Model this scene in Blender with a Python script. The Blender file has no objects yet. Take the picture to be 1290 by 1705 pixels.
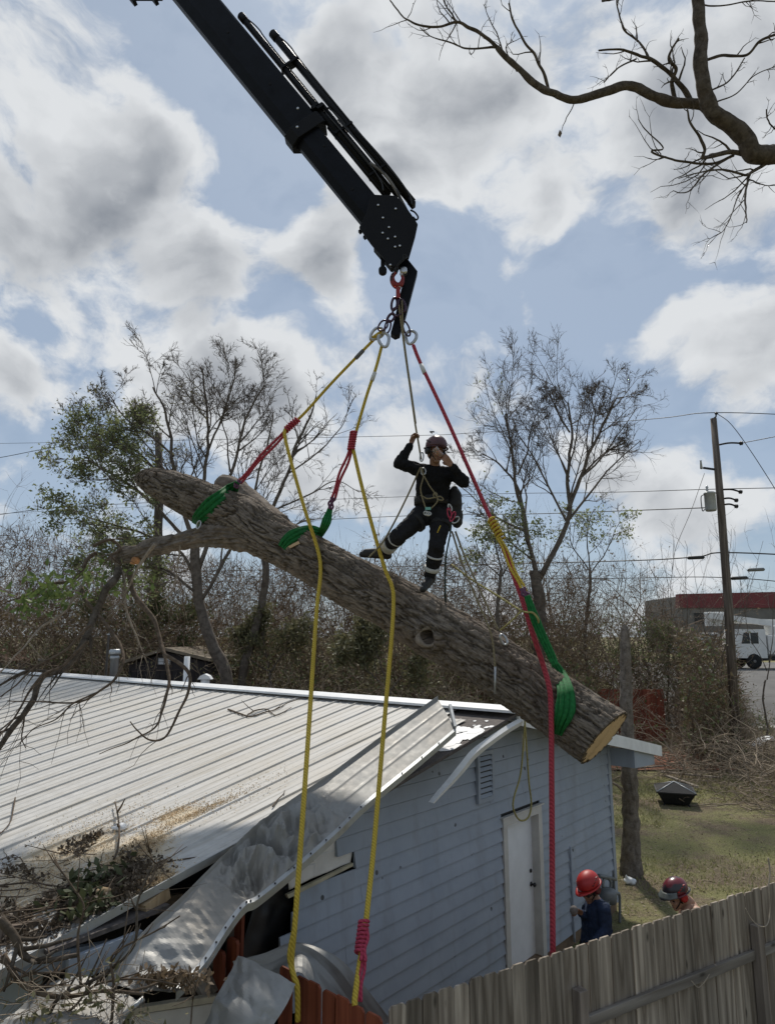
import bpy, bmesh, math, random
import numpy as np
from mathutils import Vector, Matrix, Euler
random.seed(7); RNG = np.random.default_rng(7)
scene = bpy.context.scene
COL = scene.collection
R = math.radians

# ---------------------------------------------------------------- camera
F, CX, CY, HOR, CAMZ = 1137.0, 645.0, 852.5, 1060.0, 4.4     # photograph 1290 x 1705
PITCH = math.atan((HOR - CY) / F)
cam = bpy.data.cameras.new('camera'); cam_o = bpy.data.objects.new('camera', cam); COL.objects.link(cam_o)
cam.sensor_fit = 'VERTICAL'; cam.sensor_height = 24.0; cam.lens = 24.0 * F / 1705.0
cam.clip_start = 0.05; cam.clip_end = 3000
cam_o.location = (0, 0, CAMZ); cam_o.rotation_euler = (math.pi / 2 + PITCH, 0, 0)
scene.camera = cam_o
scene.render.resolution_x = 774; scene.render.resolution_y = 1024

def ray(x, y):
    u = (x - CX) / F; v = -(y - CY) / F
    return np.array([u, math.cos(PITCH) - v * math.sin(PITCH), math.sin(PITCH) + v * math.cos(PITCH)])
CAM = np.array([0, 0, CAMZ])
def at(x, y, Y):                       # photograph pixel at distance Y (metres ahead) -> world point
    r = ray(x, y); return CAM + r * (Y / r[1])
def onground(x, y, z=0.0):
    r = ray(x, y); return CAM + r * ((z - CAMZ) / r[2])

# ---------------------------------------------------------------- world, sun, exposure
SUN_EL, SUN_AZ = R(53), R(3)         # azimuth from +Y towards +X
w = bpy.data.worlds.new('World'); scene.world = w; w.use_nodes = True
nt = w.node_tree; N = nt.nodes; L = nt.links; N.clear()
def nn(t, **k):
    n = N.new(t)
    for a, b in k.items(): setattr(n, a, b)
    return n
def setin(sock, v):
    if isinstance(v, bpy.types.NodeSocket): L.new(v, sock)
    else: sock.default_value = v
def mth(op, a, b=None, c=None, clamp=False):
    n = nn('ShaderNodeMath', operation=op, use_clamp=clamp); setin(n.inputs[0], a)
    if b is not None: setin(n.inputs[1], b)
    if c is not None: setin(n.inputs[2], c)
    return n.outputs[0]
def vmth(op, a, b=None, out=0):
    n = nn('ShaderNodeVectorMath', operation=op); setin(n.inputs[0], a)
    if b is not None:
        if op == 'SCALE': setin(n.inputs['Scale'], b)
        else: setin(n.inputs[1], b)
    return n.outputs[out]
def mrange(v, a, b, c=0.0, d=1.0, smooth=True):
    n = nn('ShaderNodeMapRange', interpolation_type='SMOOTHSTEP' if smooth else 'LINEAR'); setin(n.inputs[0], v)
    for i, q in enumerate((a, b, c, d)): n.inputs[i + 1].default_value = q
    return n.outputs[0]
def noise(vec, scale, detail=6, rough=0.55, out=0):
    n = nn('ShaderNodeTexNoise'); setin(n.inputs['Vector'], vec); n.inputs['Scale'].default_value = scale
    n.inputs['Detail'].default_value = detail; n.inputs['Roughness'].default_value = rough
    return n.outputs[out]
def mixc(f, a, b):
    n = nn('ShaderNodeMix', data_type='RGBA'); setin(n.inputs[0], f); setin(n.inputs[6], a); setin(n.inputs[7], b)
    return n.outputs[2]
tc = nn('ShaderNodeTexCoord')
D = vmth('NORMALIZE', tc.outputs['Generated'])
w1 = vmth('SUBTRACT', noise(D, 2.4, 2, 0.5, 1), (0.5, 0.5, 0.5)); w2 = vmth('SUBTRACT', noise(D, 9.0, 4, 0.6, 1), (0.5, 0.5, 0.5))
Dw = vmth('ADD', vmth('ADD', D, vmth('SCALE', w1, 0.20)), vmth('SCALE', w2, 0.06))
def blob(x, y, r):
    c = ray(x, y); c = c / np.linalg.norm(c)
    dist = vmth('DISTANCE', Dw, tuple(c), out=1)
    return mrange(dist, r / F * 1.25, 0.0)
CLOUDS = [(60, 120, 170), (170, 250, 230), (90, 410, 230), (300, 460, 200), (560, 460, 130), (20, 650, 150),
          (600, 120, 130), (800, 160, 230), (1100, 140, 260), (900, 330, 150), (1120, 340, 150), (1270, 570, 170),
          (680, 290, 100), (650, 760, 200), (420, 640, 150), (1110, 800, 150)]
GAPS = [(330, 60, 110), (480, 280, 100), (740, 480, 170), (1000, 500, 130), (400, 170, 60), (1090, 650, 120), (70, 545, 70), (280, 560, 60)]
acc = None
for b in CLOUDS:
    v = blob(*b); acc = v if acc is None else mth('MAXIMUM', acc, v)
gap = None
for b in GAPS:
    v = blob(*b); gap = v if gap is None else mth('MAXIMUM', gap, v)
sep = nn('ShaderNodeSeparateXYZ'); L.new(D, sep.inputs[0])
flat = vmth('MULTIPLY', Dw, (1.0, 1.0, 1.5))
vor = nn('ShaderNodeTexVoronoi', feature='F1'); setin(vor.inputs['Vector'], flat); vor.inputs['Scale'].default_value = 9.0; vor.inputs['Detail'].default_value = 1.0; vor.inputs['Roughness'].default_value = 0.5; vor.normalize = True
fine = mth('ADD', mth('MULTIPLY', noise(flat, 5.6, 9, 0.59), 0.78), mth('MULTIPLY', mth('SUBTRACT', 0.78, vor.outputs['Distance']), 0.26))
up_ = mth('ADD', mth('MULTIPLY', noise(vmth('ADD', flat, (0.005, -0.015, 0.05)), 5.6, 3, 0.5), 0.78), 0.085)
dens = mth('ADD', mth('MULTIPLY', acc, 0.55), mth('MULTIPLY', mth('SUBTRACT', fine, 0.5), 2.6))
dens = mth('SUBTRACT', mth('ADD', dens, 0.03), mth('MULTIPLY', gap, 0.60))
cover = mrange(dens, 0.08, 0.42)
lit = mth('MULTIPLY', mth('SUBTRACT', fine, up_), 3.2)                # brighter where there is less cloud above
shade = mth('SUBTRACT', mth('ADD', mth('MULTIPLY', mrange(dens, 0.26, 0.95), 0.95), 0.14), lit, clamp=True)
cloudcol = mixc(shade, (0.66, 0.68, 0.70, 1), (0.235, 0.258, 0.295, 1))
sky = nn('ShaderNodeTexSky', sky_type='NISHITA', sun_disc=False, sun_elevation=SUN_EL, sun_rotation=SUN_AZ,
         altitude=50, air_density=1.0, dust_density=0.8, ozone_density=0.7)
skyc = vmth('MULTIPLY', vmth('SCALE', sky.outputs[0], 0.075), (0.84, 0.98, 1.10)); skyc = mixc(0.62, skyc, (0.265, 0.348, 0.46, 1))
haze = mrange(cover, 0, 1, 0.20, 1.0, False)       # thin veil of cloud everywhere, as the pale blue gaps show
final = mixc(mth('MULTIPLY', haze, 1.0, clamp=True), skyc, cloudcol)
bg = nn('ShaderNodeBackground'); L.new(final, bg.inputs[0]); bg.inputs[1].default_value = 1.0
w.cycles.sampling_method = 'MANUAL'; w.cycles.sample_map_resolution = 512
wo = nn('ShaderNodeOutputWorld'); L.new(bg.outputs[0], wo.inputs[0])

sun = bpy.data.lights.new('sun', 'SUN'); sun.energy = 3.3; sun.angle = R(2.5); sun.color = (1.0, 0.94, 0.85)
sun_o = bpy.data.objects.new('sun', sun); COL.objects.link(sun_o)
sd = Vector((math.sin(SUN_AZ) * math.cos(SUN_EL), math.cos(SUN_AZ) * math.cos(SUN_EL), math.sin(SUN_EL)))
sun_o.rotation_euler = sd.to_track_quat('Z', 'Y').to_euler()
vs = scene.view_settings; vs.view_transform = 'Standard'; vs.look = 'None'; vs.exposure = 0.15; vs.gamma = 1.0
vs.use_curve_mapping = False

# ---------------------------------------------------------------- helpers
W = {}                                   # tracked world matrices
def link(o, parent=None, M=None):
    COL.objects.link(o); M = M or Matrix.Identity(4)
    if parent is not None:
        o.parent = parent; o.matrix_parent_inverse = W[parent.name].inverted()
    o.matrix_basis = M; W[o.name] = M.copy()
    return o
def thing(name, label, cat, loc, group=None):
    o = bpy.data.objects.new(name, None); o.empty_display_size = 0.2
    link(o, None, Matrix.Translation(Vector([float(v) for v in loc])))
    return tag(o, label, cat, group)
def tag(o, label=None, cat=None, group=None, kind=None):
    if label: o['label'] = label
    if cat: o['category'] = cat
    if group: o['group'] = group
    if kind: o['kind'] = kind
    return o
def mesh_from(name, V, Fc, smooth=False):
    me = bpy.data.meshes.new(name); me.from_pydata([tuple(map(float, v)) for v in V], [], Fc); me.validate()
    if smooth: me.polygons.foreach_set('use_smooth', [True] * len(me.polygons))
    return me
def mesh_np(name, V, Q, smooth=True):    # fast path: V (n,3), Q (m,3|4) int
    V = np.asarray(V, dtype=np.float32); Q = np.asarray(Q, dtype=np.int32); k = Q.shape[1]; m = len(Q)
    me = bpy.data.meshes.new(name); me.vertices.add(len(V)); me.vertices.foreach_set('co', V.ravel())
    me.loops.add(m * k); me.loops.foreach_set('vertex_index', Q.ravel())
    me.polygons.add(m); me.polygons.foreach_set('loop_start', np.arange(0, m * k, k, dtype=np.int32))
    if smooth: me.polygons.foreach_set('use_smooth', np.ones(m, dtype=bool))
    me.update(calc_edges=True); return me
def place(name, me, mat, parent=None, M=None):
    o = bpy.data.objects.new(name, me)
    if mat is not None and len(me.materials) == 0:
        for m_ in (mat if isinstance(mat, (list, tuple)) else [mat]): me.materials.append(m_)
    return link(o, parent, M)
def unit(v):
    v = np.asarray(v, float); return v / (np.linalg.norm(v) + 1e-12)
class MB:
    def __init__(s): s.V = []; s.F = []; s.S = []
    def add(s, V, Fc, smooth=False):
        o = len(s.V); s.V += [tuple(map(float, v)) for v in V]
        for f in Fc: s.F.append(tuple(i + o for i in f)); s.S.append(smooth)
        return s
    def hexa(s, b, t):                  # bottom 4 corners, top 4 corners (same winding)
        return s.add(list(b) + list(t), [(3, 2, 1, 0), (4, 5, 6, 7), (0, 1, 5, 4), (1, 2, 6, 5), (2, 3, 7, 6), (3, 0, 4, 7)])
    def box(s, c, size, X=(1, 0, 0), Y=(0, 1, 0), Z=(0, 0, 1)):
        c = np.asarray(c, float); X, Y, Z = [np.asarray(q, float) for q in (X, Y, Z)]
        hx, hy, hz = X * size[0] / 2, Y * size[1] / 2, Z * size[2] / 2
        q = [-hx - hy, hx - hy, hx + hy, -hx + hy]
        return s.hexa([c + k - hz for k in q], [c + k + hz for k in q])
    def beam(s, p, q, wdt, hgt, up=(0, 0, 1)):
        p, q = np.asarray(p, float), np.asarray(q, float); Z = unit(q - p); X = np.cross(up, Z)
        if np.linalg.norm(X) < 1e-4: X = np.cross((1, 0, 0), Z)
        X = unit(X); Y = np.cross(Z, X)
        return s.box((p + q) / 2, (wdt, hgt, np.linalg.norm(q - p)), X, Y, Z)
    def tube(s, pts, r, sides=8, cap=True, closed=False):
        P = np.asarray(pts, float); n = len(P); rr = np.full(n, r, float) if np.isscalar(r) else np.asarray(r, float)
        if closed: T = np.roll(P, -1, 0) - np.roll(P, 1, 0)
        else: T = np.gradient(P, axis=0)
        T /= np.linalg.norm(T, axis=1)[:, None] + 1e-12
        ref = np.array([0, 0, 1.]) if abs(T[0][2]) < .9 else np.array([1., 0, 0])
        u = unit(np.cross(T[0], ref)); V = []
        for i in range(n):
            u = unit(u - T[i] * (u @ T[i])); v = np.cross(T[i], u)
            for k in range(sides):
                a = 2 * math.pi * k / sides; V.append(P[i] + rr[i] * (math.cos(a) * u + math.sin(a) * v))
        Fc = []
        for i in range(n if closed else n - 1):
            j = (i + 1) % n
            for k in range(sides):
                k2 = (k + 1) % sides; Fc.append((i * sides + k, i * sides + k2, j * sides + k2, j * sides + k))
        s.add(V, Fc, True)
        if cap and not closed:
            o = len(s.V) - n * sides
            s.F.append(tuple(o + k for k in reversed(range(sides)))); s.S.append(False)
            s.F.append(tuple(o + (n - 1) * sides + k for k in range(sides))); s.S.append(False)
        return s
    def lathe(s, prof, c=(0, 0, 0), axis=(0, 0, 1), sides=20):   # prof [(r,h)]
        Z = unit(axis); X = unit(np.cross(Z, (0.3, 1, 0.1))); Y = np.cross(Z, X); V = []
        for r_, h in prof:
            for k in range(sides):
                a = 2 * math.pi * k / sides; V.append(np.asarray(c) + Z * h + r_ * (math.cos(a) * X + math.sin(a) * Y))
        Fc = [(i * sides + k, i * sides + (k + 1) % sides, (i + 1) * sides + (k + 1) % sides, (i + 1) * sides + k) for i in range(len(prof) - 1) for k in range(sides)]
        s.add(V, Fc, True); o = len(s.V) - len(V)
        s.F.append(tuple(o + k for k in reversed(range(sides)))); s.S.append(False)
        s.F.append(tuple(o + (len(prof) - 1) * sides + k for k in range(sides))); s.S.append(False)
        return s
    def prism(s, poly, ext):            # polygon (list of 3D pts) extruded by vector ext
        n = len(poly); P = [np.asarray(q, float) for q in poly]; e = np.asarray(ext, float)
        return s.add(P + [q + e for q in P], [tuple(reversed(range(n))), tuple(range(n, 2 * n))] + [(i, (i + 1) % n, n + (i + 1) % n, n + i) for i in range(n)])
    def grid(s, G, thick=0.0, smooth=True):   # G (n,m,3)
        G = np.asarray(G, float); n, m, _ = G.shape
        q = [(i * m + j, (i + 1) * m + j, (i + 1) * m + j + 1, i * m + j + 1) for i in range(n - 1) for j in range(m - 1)]
        if thick:
            du = np.gradient(G, axis=0); dv = np.gradient(G, axis=1); nr = np.cross(du, dv); nr /= np.linalg.norm(nr, axis=2)[..., None] + 1e-12
            B = G - nr * thick; N_ = n * m
            q2 = [tuple(N_ + k for k in reversed(f)) for f in q]
            rim = [(0, j) for j in range(m)] + [(i, m - 1) for i in range(1, n)] + [(n - 1, j) for j in range(m - 2, -1, -1)] + [(i, 0) for i in range(n - 2, 0, -1)]
            ids = [i * m + j for i, j in rim]; k_ = len(ids)
            q3 = [(ids[i], ids[(i + 1) % k_], N_ + ids[(i + 1) % k_], N_ + ids[i]) for i in range(k_)]
            s.add(np.concatenate([G.reshape(-1, 3), B.reshape(-1, 3)]), q + q2 + q3, smooth)
        else: s.add(G.reshape(-1, 3), q, smooth)
        return s
    def mesh(s, name):
        me = bpy.data.meshes.new(name); me.from_pydata(s.V, [], s.F)
        me.polygons.foreach_set('use_smooth', s.S); me.update(); return me
    def build(s, name, mat, parent=None):
        return place(name, s.mesh(name), mat, parent)
def bevel(o, wd=0.01, seg=2):
    m = o.modifiers.new('bevel', 'BEVEL'); m.width = wd; m.segments = seg; m.limit_method = 'ANGLE'; m.angle_limit = R(40); return o

# value noise in numpy
_T = np.random.default_rng(3).random((64, 64, 64)).astype(np.float32)
def vnoise(P):
    P = np.asarray(P, float); i = np.floor(P).astype(int); f = P - i; f = f * f * (3 - 2 * f); i &= 63; j = (i + 1) & 63
    def g(a, b, c): return _T[a[..., 0], b[..., 1], c[..., 2]]
    x, y, z = f[..., 0], f[..., 1], f[..., 2]
    c00 = g(i, i, i) * (1 - x) + g(j, i, i) * x; c10 = g(i, j, i) * (1 - x) + g(j, j, i) * x
    c01 = g(i, i, j) * (1 - x) + g(j, i, j) * x; c11 = g(i, j, j) * (1 - x) + g(j, j, j) * x
    return (c00 * (1 - y) + c10 * y) * (1 - z) + (c01 * (1 - y) + c11 * y) * z
def fbm(P, o=4):
    P = np.asarray(P, float); a = 0; s_ = 1.0; t = 0
    for k in range(o): a = a + s_ * (vnoise(P * 2 ** k + 17.3 * k) - 0.5); t += s_; s_ *= 0.5
    return a / t
_H = np.random.default_rng(8).random((64, 64)) - .5
def trinoise(p):                         # faceted noise: linear triangles over random heights
    p = np.asarray(p, float); i = np.floor(p).astype(int); f = p - i; i &= 63; j = (i + 1) & 63; fx, fy = f[..., 0], f[..., 1]
    a, b, c, d = _H[i[..., 0], i[..., 1]], _H[j[..., 0], i[..., 1]], _H[i[..., 0], j[..., 1]], _H[j[..., 0], j[..., 1]]
    return np.where(fx > fy, a + (b - a) * fx + (d - b) * fy, a + (c - a) * fy + (d - c) * fx)
def spline(pts, n):                      # Catmull-Rom through pts -> n points (any dimension)
    P = np.asarray(pts, float)
    if len(P) < 3: return np.linspace(P[0], P[-1], n)
    Q = np.vstack([2 * P[0] - P[1], P, 2 * P[-1] - P[-2]]); t = np.linspace(0, len(P) - 1 - 1e-6, n); i = t.astype(int); u = (t - i)[:, None]
    a, b, c, d = Q[i], Q[i + 1], Q[i + 2], Q[i + 3]
    return 0.5 * (2 * b + (c - a) * u + (2 * a - 5 * b + 4 * c - d) * u ** 2 + (3 * b - a - 3 * c + d) * u ** 3)
def ell(c, rx, ry, n=24, X=(1, 0, 0), Y=(0, 0, 1)):
    a = np.linspace(0, 2 * math.pi, n, endpoint=False)
    return np.asarray(c) + np.outer(rx * np.cos(a), X) + np.outer(ry * np.sin(a), Y)

# ---------------------------------------------------------------- materials
class Mat:
    def __init__(s, name, rough=0.7, metal=0.0, spec=0.5):
        s.m = bpy.data.materials.new(name); s.m.use_nodes = True; s.t = s.m.node_tree
        s.b = s.t.nodes['Principled BSDF']; s.b.inputs['Roughness'].default_value = rough; s.b.inputs['Metallic'].default_value = metal
        s.b.inputs['Specular IOR Level'].default_value = spec; s._c = None
    def n(s, t, **k):
        q = s.t.nodes.new(t)
        for a, b in k.items(): setattr(q, a, b)
        return q
    def link(s, a, b): s.t.links.new(a, b)
    def s(s, sock, v):
        if isinstance(v, bpy.types.NodeSocket): s.t.links.new(v, sock)
        else: sock.default_value = v
    def coord(s, kind='Object', scale=(1, 1, 1), rnd=0.0, rot=(0, 0, 0)):
        c = s.n('ShaderNodeTexCoord'); mp = s.n('ShaderNodeMapping'); mp.inputs['Scale'].default_value = scale; mp.inputs['Rotation'].default_value = rot
        s.link(c.outputs[kind], mp.inputs[0])
        if rnd:
            oi = s.n('ShaderNodeObjectInfo'); v = s.n('ShaderNodeVectorMath', operation='SCALE'); v.inputs[0].default_value = (rnd, rnd * 1.7, rnd * 0.6)
            s.link(oi.outputs['Random'], v.inputs['Scale']); s.link(v.outputs[0], mp.inputs['Location'])
        return mp.outputs[0]
    def noise(s, vec, scale=5, detail=5, rough=0.55, dist=0.0, out=0):
        q = s.n('ShaderNodeTexNoise'); s.s(q.inputs['Vector'], vec); q.inputs['Scale'].default_value = scale; q.inputs['Detail'].default_value = detail
        q.inputs['Roughness'].default_value = rough; q.inputs['Distortion'].default_value = dist; return q.outputs[out]
    def voro(s, vec, scale=5, feat='F1', out=0):
        q = s.n('ShaderNodeTexVoronoi', feature=feat); s.s(q.inputs['Vector'], vec); q.inputs['Scale'].default_value = scale; return q.outputs[out]
    def ramp(s, v, stops):
        q = s.n('ShaderNodeValToRGB'); e = q.color_ramp.elements
        while len(e) < len(stops): e.new(0.5)
        for k, (p, c) in enumerate(stops):
            e[k].position = p; e[k].color = (c, c, c, 1) if np.isscalar(c) else (*c, 1)
        s.s(q.inputs[0], v); return q.outputs[0]
    def math(s, op, a, b=0.0, clamp=False):
        q = s.n('ShaderNodeMath', operation=op, use_clamp=clamp); s.s(q.inputs[0], a); s.s(q.inputs[1], b); return q.outputs[0]
    def mix(s, f, a, b, mode='MIX'):
        q = s.n('ShaderNodeMix', data_type='RGBA', blend_type=mode); s.s(q.inputs[0], f)
        for i, v in ((6, a), (7, b)):
            if isinstance(v, tuple) and len(v) == 3: v = (*v, 1)
            s.s(q.inputs[i], v)
        return q.outputs[2]
    def col(s, v):
        if isinstance(v, tuple) and len(v) == 3: v = (*v, 1)
        s.s(s.b.inputs['Base Color'], v); return s
    def rough(s, v): s.s(s.b.inputs['Roughness'], v); return s
    def bump(s, h, strength=0.5, dist=0.01):
        q = s.n('ShaderNodeBump'); q.inputs['Strength'].default_value = strength; q.inputs['Distance'].default_value = dist; s.link(h, q.inputs['Height']); s.link(q.outputs[0], s.b.inputs['Normal']); return s
    def rand(s, lo, hi):               # per-object brightness factor
        oi = s.n('ShaderNodeObjectInfo'); q = s.n('ShaderNodeMapRange'); s.link(oi.outputs['Random'], q.inputs[0]); q.inputs[3].default_value = lo; q.inputs[4].default_value = hi; return q.outputs[0]
def simple(name, c, rough=0.6, metal=0.0, var=0.25, scale=8, bump=0.0, kind='Object', dist=0.004, spec=0.5):
    m = Mat(name, rough, metal, spec); v = m.coord(kind); n_ = m.noise(v, scale, 6, 0.6)
    lo = tuple(k * (1 - var) for k in c); hi = tuple(min(1, k * (1 + var)) for k in c)
    m.col(m.ramp(n_, [(0.3, lo), (0.7, hi)]))
    if bump: m.bump(m.noise(v, scale * 6, 5), bump, dist)
    return m.m
# ================================================================ shared materials
def metal_mat(name, base, rough=0.38, metal=0.55, stain=0.35, crumple=0.0, dirt=(0.30, 0.27, 0.22), streak=0.0):
    m = Mat(name, rough, metal); v = m.coord('Object')
    a = m.noise(v, 1.3, 5, 0.6); b = m.noise(v, 9, 6, 0.65); c = m.noise(v, 60, 3, 0.5)
    base_ = m.mix(m.ramp(b, [(0.3, 0.0), (0.75, 1.0)]), tuple(k * 0.82 for k in base), tuple(min(1, k * 1.1) for k in base))
    m.col(m.mix(m.math('MULTIPLY', m.ramp(a, [(0.42, 0.0), (0.72, 1.0)]), stain), base_, dirt))
    if streak:                          # run-off streaks down the slope
        mp = m.n('ShaderNodeMapping'); mp.inputs['Scale'].default_value = (.35, 7.0, 1.0); m.link(m.coord('Object', (1, 1, 1), 7.0, (0, 0, -R(49.85))), mp.inputs[0]); st = m.noise(mp.outputs[0], 1.6, 6, .65)
        src = m.b.inputs['Base Color'].links[0].from_socket; m.col(m.mix(m.math('MULTIPLY', m.ramp(st, [(.47, 0.0), (.68, 1.0)]), streak), src, tuple(k * .62 for k in dirt)))
    m.rough(m.ramp(b, [(0.2, rough - 0.08), (0.8, rough + 0.22)]))
    m.bump(m.math('ADD', m.noise(v, 3.0, 4, 0.5), m.math('MULTIPLY', c, 0.05)), 0.25 + crumple, 0.02); return m.m
def wood_mat(name, c1, c2, grain=1.0, rnd=9.0, knots=True, rough=0.85, axis='Z', lo=0.72, hi=1.18):
    m = Mat(name, rough, 0, 0.25)
    sc = {'Z': (9, 9, 0.55), 'X': (0.55, 9, 9), 'Y': (9, 0.55, 9)}[axis]
    v = m.coord('Object', sc, rnd); n1 = m.noise(v, 1.6, 4, 0.5, 0.6); n2 = m.noise(v, 7.0, 5, 0.65)
    ring = m.math('PINGPONG', m.math('MULTIPLY', m.noise(v, .55, 2, .4), 11.0), 1.0)      # cathedral growth rings
    g = m.math('ADD', m.math('MULTIPLY', ring, 0.5), m.math('MULTIPLY', n2, 0.5))
    col = m.mix(m.ramp(g, [(0.25, 0.0), (0.85, 1.0)]), c1, c2)
    col = m.mix(m.ramp(n1, [(0.35, 0.45), (0.65, 0.0)]), col, tuple(k * 0.55 for k in c1))
    if knots:
        sk = {'Z': (5.5, 5.5, 2.2), 'X': (2.2, 5.5, 5.5), 'Y': (5.5, 2.2, 5.5)}[axis]
        kv = m.coord('Object', sk, rnd); k_ = m.voro(kv, 1.0); col = m.mix(m.ramp(k_, [(0.05, 0.85), (0.13, 0.0)]), col, tuple(k * 0.3 for k in c1))
    q = m.mix(1.0, col, (1, 1, 1), 'MULTIPLY'); rr = m.rand(lo, hi); cb = m.n('ShaderNodeCombineColor')
    for i in range(3): m.link(rr, cb.inputs[i])
    m.col(m.mix(1.0, col, cb.outputs[0], 'MULTIPLY')); m.bump(g, 0.35 * grain, 0.006); return m.m
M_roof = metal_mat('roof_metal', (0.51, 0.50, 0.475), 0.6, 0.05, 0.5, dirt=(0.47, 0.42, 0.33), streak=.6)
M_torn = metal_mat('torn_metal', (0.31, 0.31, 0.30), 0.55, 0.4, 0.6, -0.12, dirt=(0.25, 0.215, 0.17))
def add_dust(mat, spots, col):
    t = mat.node_tree; b = t.nodes['Principled BSDF']; src = b.inputs['Base Color'].links[0].from_socket; geo = t.nodes.new('ShaderNodeNewGeometry'); acc_ = None
    def m_(op, a, c):
        q = t.nodes.new('ShaderNodeMath'); q.operation = op; q.use_clamp = op == 'MULTIPLY'
        for i, v in enumerate((a, c)):
            if isinstance(v, bpy.types.NodeSocket): t.links.new(v, q.inputs[i])
            else: q.inputs[i].default_value = v
        return q.outputs[0]
    nz = t.nodes.new('ShaderNodeTexNoise'); nz.inputs['Scale'].default_value = 3.5; nz.inputs['Detail'].default_value = 8; nz.inputs['Roughness'].default_value = .7; t.links.new(geo.outputs['Position'], nz.inputs['Vector'])
    for c, r in spots:
        d = t.nodes.new('ShaderNodeVectorMath'); d.operation = 'DISTANCE'; t.links.new(geo.outputs['Position'], d.inputs[0]); d.inputs[1].default_value = tuple(map(float, c))
        mr = t.nodes.new('ShaderNodeMapRange'); mr.interpolation_type = 'SMOOTHSTEP'; t.links.new(d.outputs['Value'], mr.inputs[0]); mr.inputs[1].default_value = r; mr.inputs[2].default_value = 0
        acc_ = mr.outputs[0] if acc_ is None else m_('MAXIMUM', acc_, mr.outputs[0])
    rp = t.nodes.new('ShaderNodeMapRange'); t.links.new(m_('ADD', acc_, nz.outputs[0]), rp.inputs[0]); rp.inputs[1].default_value = .85; rp.inputs[2].default_value = 1.3
    mx = t.nodes.new('ShaderNodeMix'); mx.data_type = 'RGBA'; t.links.new(m_('MULTIPLY', rp.outputs[0], .8), mx.inputs[0]); t.links.new(src, mx.inputs[6]); mx.inputs[7].default_value = (*col, 1); t.links.new(mx.outputs[2], b.inputs['Base Color'])
M_white = simple('white_trim_paint', (0.72, 0.73, 0.73), 0.45, 0, 0.10, 5, 0.1)
M_side = None
def siding_mat():
    m = Mat('blue_grey_siding_paint', 0.6, 0, 0.35); v = m.coord('Object'); n1 = m.noise(v, 2.0, 5, 0.6); n2 = m.noise(m.coord('Object', (1, 1, 14)), 6, 5, 0.6)
    c = m.mix(m.ramp(n1, [(0.3, 0.0), (0.7, 1.0)]), (0.278, 0.318, 0.372), (0.338, 0.376, 0.430))
    spk = m.voro(v, 4.2); sp2 = m.noise(v, 1.4, 2)
    c = m.mix(m.math('MULTIPLY', m.ramp(spk, [(0.085, 1.0), (0.11, 0.0)]), m.ramp(sp2, [(0.52, 0.0), (0.56, 0.9)])), c, (0.03, 0.028, 0.025))
    st = m.noise(m.coord('Object', (2.2, 2.2, .45)), 1.7, 6, .65); c = m.mix(m.ramp(st, [(.52, 0.0), (.74, .45)]), c, (0.20, 0.20, 0.19))
    m.col(c); m.bump(n2, 0.18, 0.004); return m.m
M_side = siding_mat()
M_trim = simple('grey_beige_trim_paint', (0.52, 0.50, 0.46), 0.6, 0, 0.10, 6, 0.1)
M_door = simple('white_door_paint', (0.74, 0.75, 0.76), 0.5, 0, 0.07, 4, 0.08)
M_darkwood = simple('dark_old_wood', (0.10, 0.075, 0.055), 0.9, 0, 0.4, 9, 0.4)
M_freshwood = wood_mat('raw_lumber', (0.42, 0.29, 0.16), (0.62, 0.47, 0.29), 0.6)
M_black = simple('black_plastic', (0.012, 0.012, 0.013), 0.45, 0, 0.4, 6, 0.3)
M_grey_wood = wood_mat('weathered_grey_wood', (0.165, 0.135, 0.105), (0.48, 0.415, 0.34), 1.6, lo=.62, hi=1.25)
M_redwood = wood_mat('red_stained_wood', (0.19, 0.05, 0.026), (0.32, 0.095, 0.048), 0.7, knots=False, rough=0.6)
M_redwood_far = wood_mat('faded_red_stained_wood', (0.27, 0.075, 0.05), (0.38, 0.12, 0.075), 0.7, knots=False)
M_galv = metal_mat('galvanised_steel', (0.45, 0.47, 0.48), 0.42, 0.8, 0.2)
M_iron = simple('dark_iron', (0.035, 0.035, 0.037), 0.5, 0.6, 0.3, 12, 0.2)
M_wrap = simple('white_house_wrap', (0.66, 0.64, 0.60), 0.6, 0, 0.12, 5, 0.3)
M_wraptext = simple('white_print', (0.6, 0.6, 0.6), 0.6)
def felt_mat():
    m = Mat('black_roof_felt_with_white_flakes', 0.9); v = m.coord('Object'); n = m.noise(v, 4.5, 6, 0.6); n2 = m.noise(v, 14, 5, 0.7)
    c = m.mix(m.ramp(n2, [(0.3, 0.0), (0.7, 1.0)]), (0.055, 0.048, 0.045), (0.14, 0.12, 0.11))
    m.col(c); m.bump(n2, 0.5, 0.01); return m.m
M_felt = felt_mat()

# ================================================================ ground
def ground_z(x, y):
    t = np.clip((np.asarray(y, float) - 30) / 16, 0, 1); t = t * t * (3 - 2 * t)
    return 2.1 * t
def lawn_mat():
    m = Mat('lawn_with_leaf_litter', 0.95, 0, 0.2); v = m.coord('Object'); a = m.noise(v, 0.55, 5, 0.6); b = m.noise(v, 9, 6, 0.7); c = m.noise(v, 45, 4, 0.7)
    grass = m.mix(m.ramp(c, [(0.35, 0.0), (0.65, 1.0)]), (0.13, 0.135, 0.052), (0.33, 0.31, 0.15))
    litter = m.mix(m.ramp(c, [(0.35, 0.0), (0.62, 1.0)]), (0.09, 0.066, 0.044), (0.28, 0.225, 0.155))
    m.col(m.mix(m.ramp(m.math('ADD', a, m.math('MULTIPLY', b, 0.35)), [(0.62, 0.0), (0.78, 1.0)]), grass, litter)); m.bump(m.math('ADD', b, c), 0.9, 0.05); return m.m
M_lawn = lawn_mat()
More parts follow.
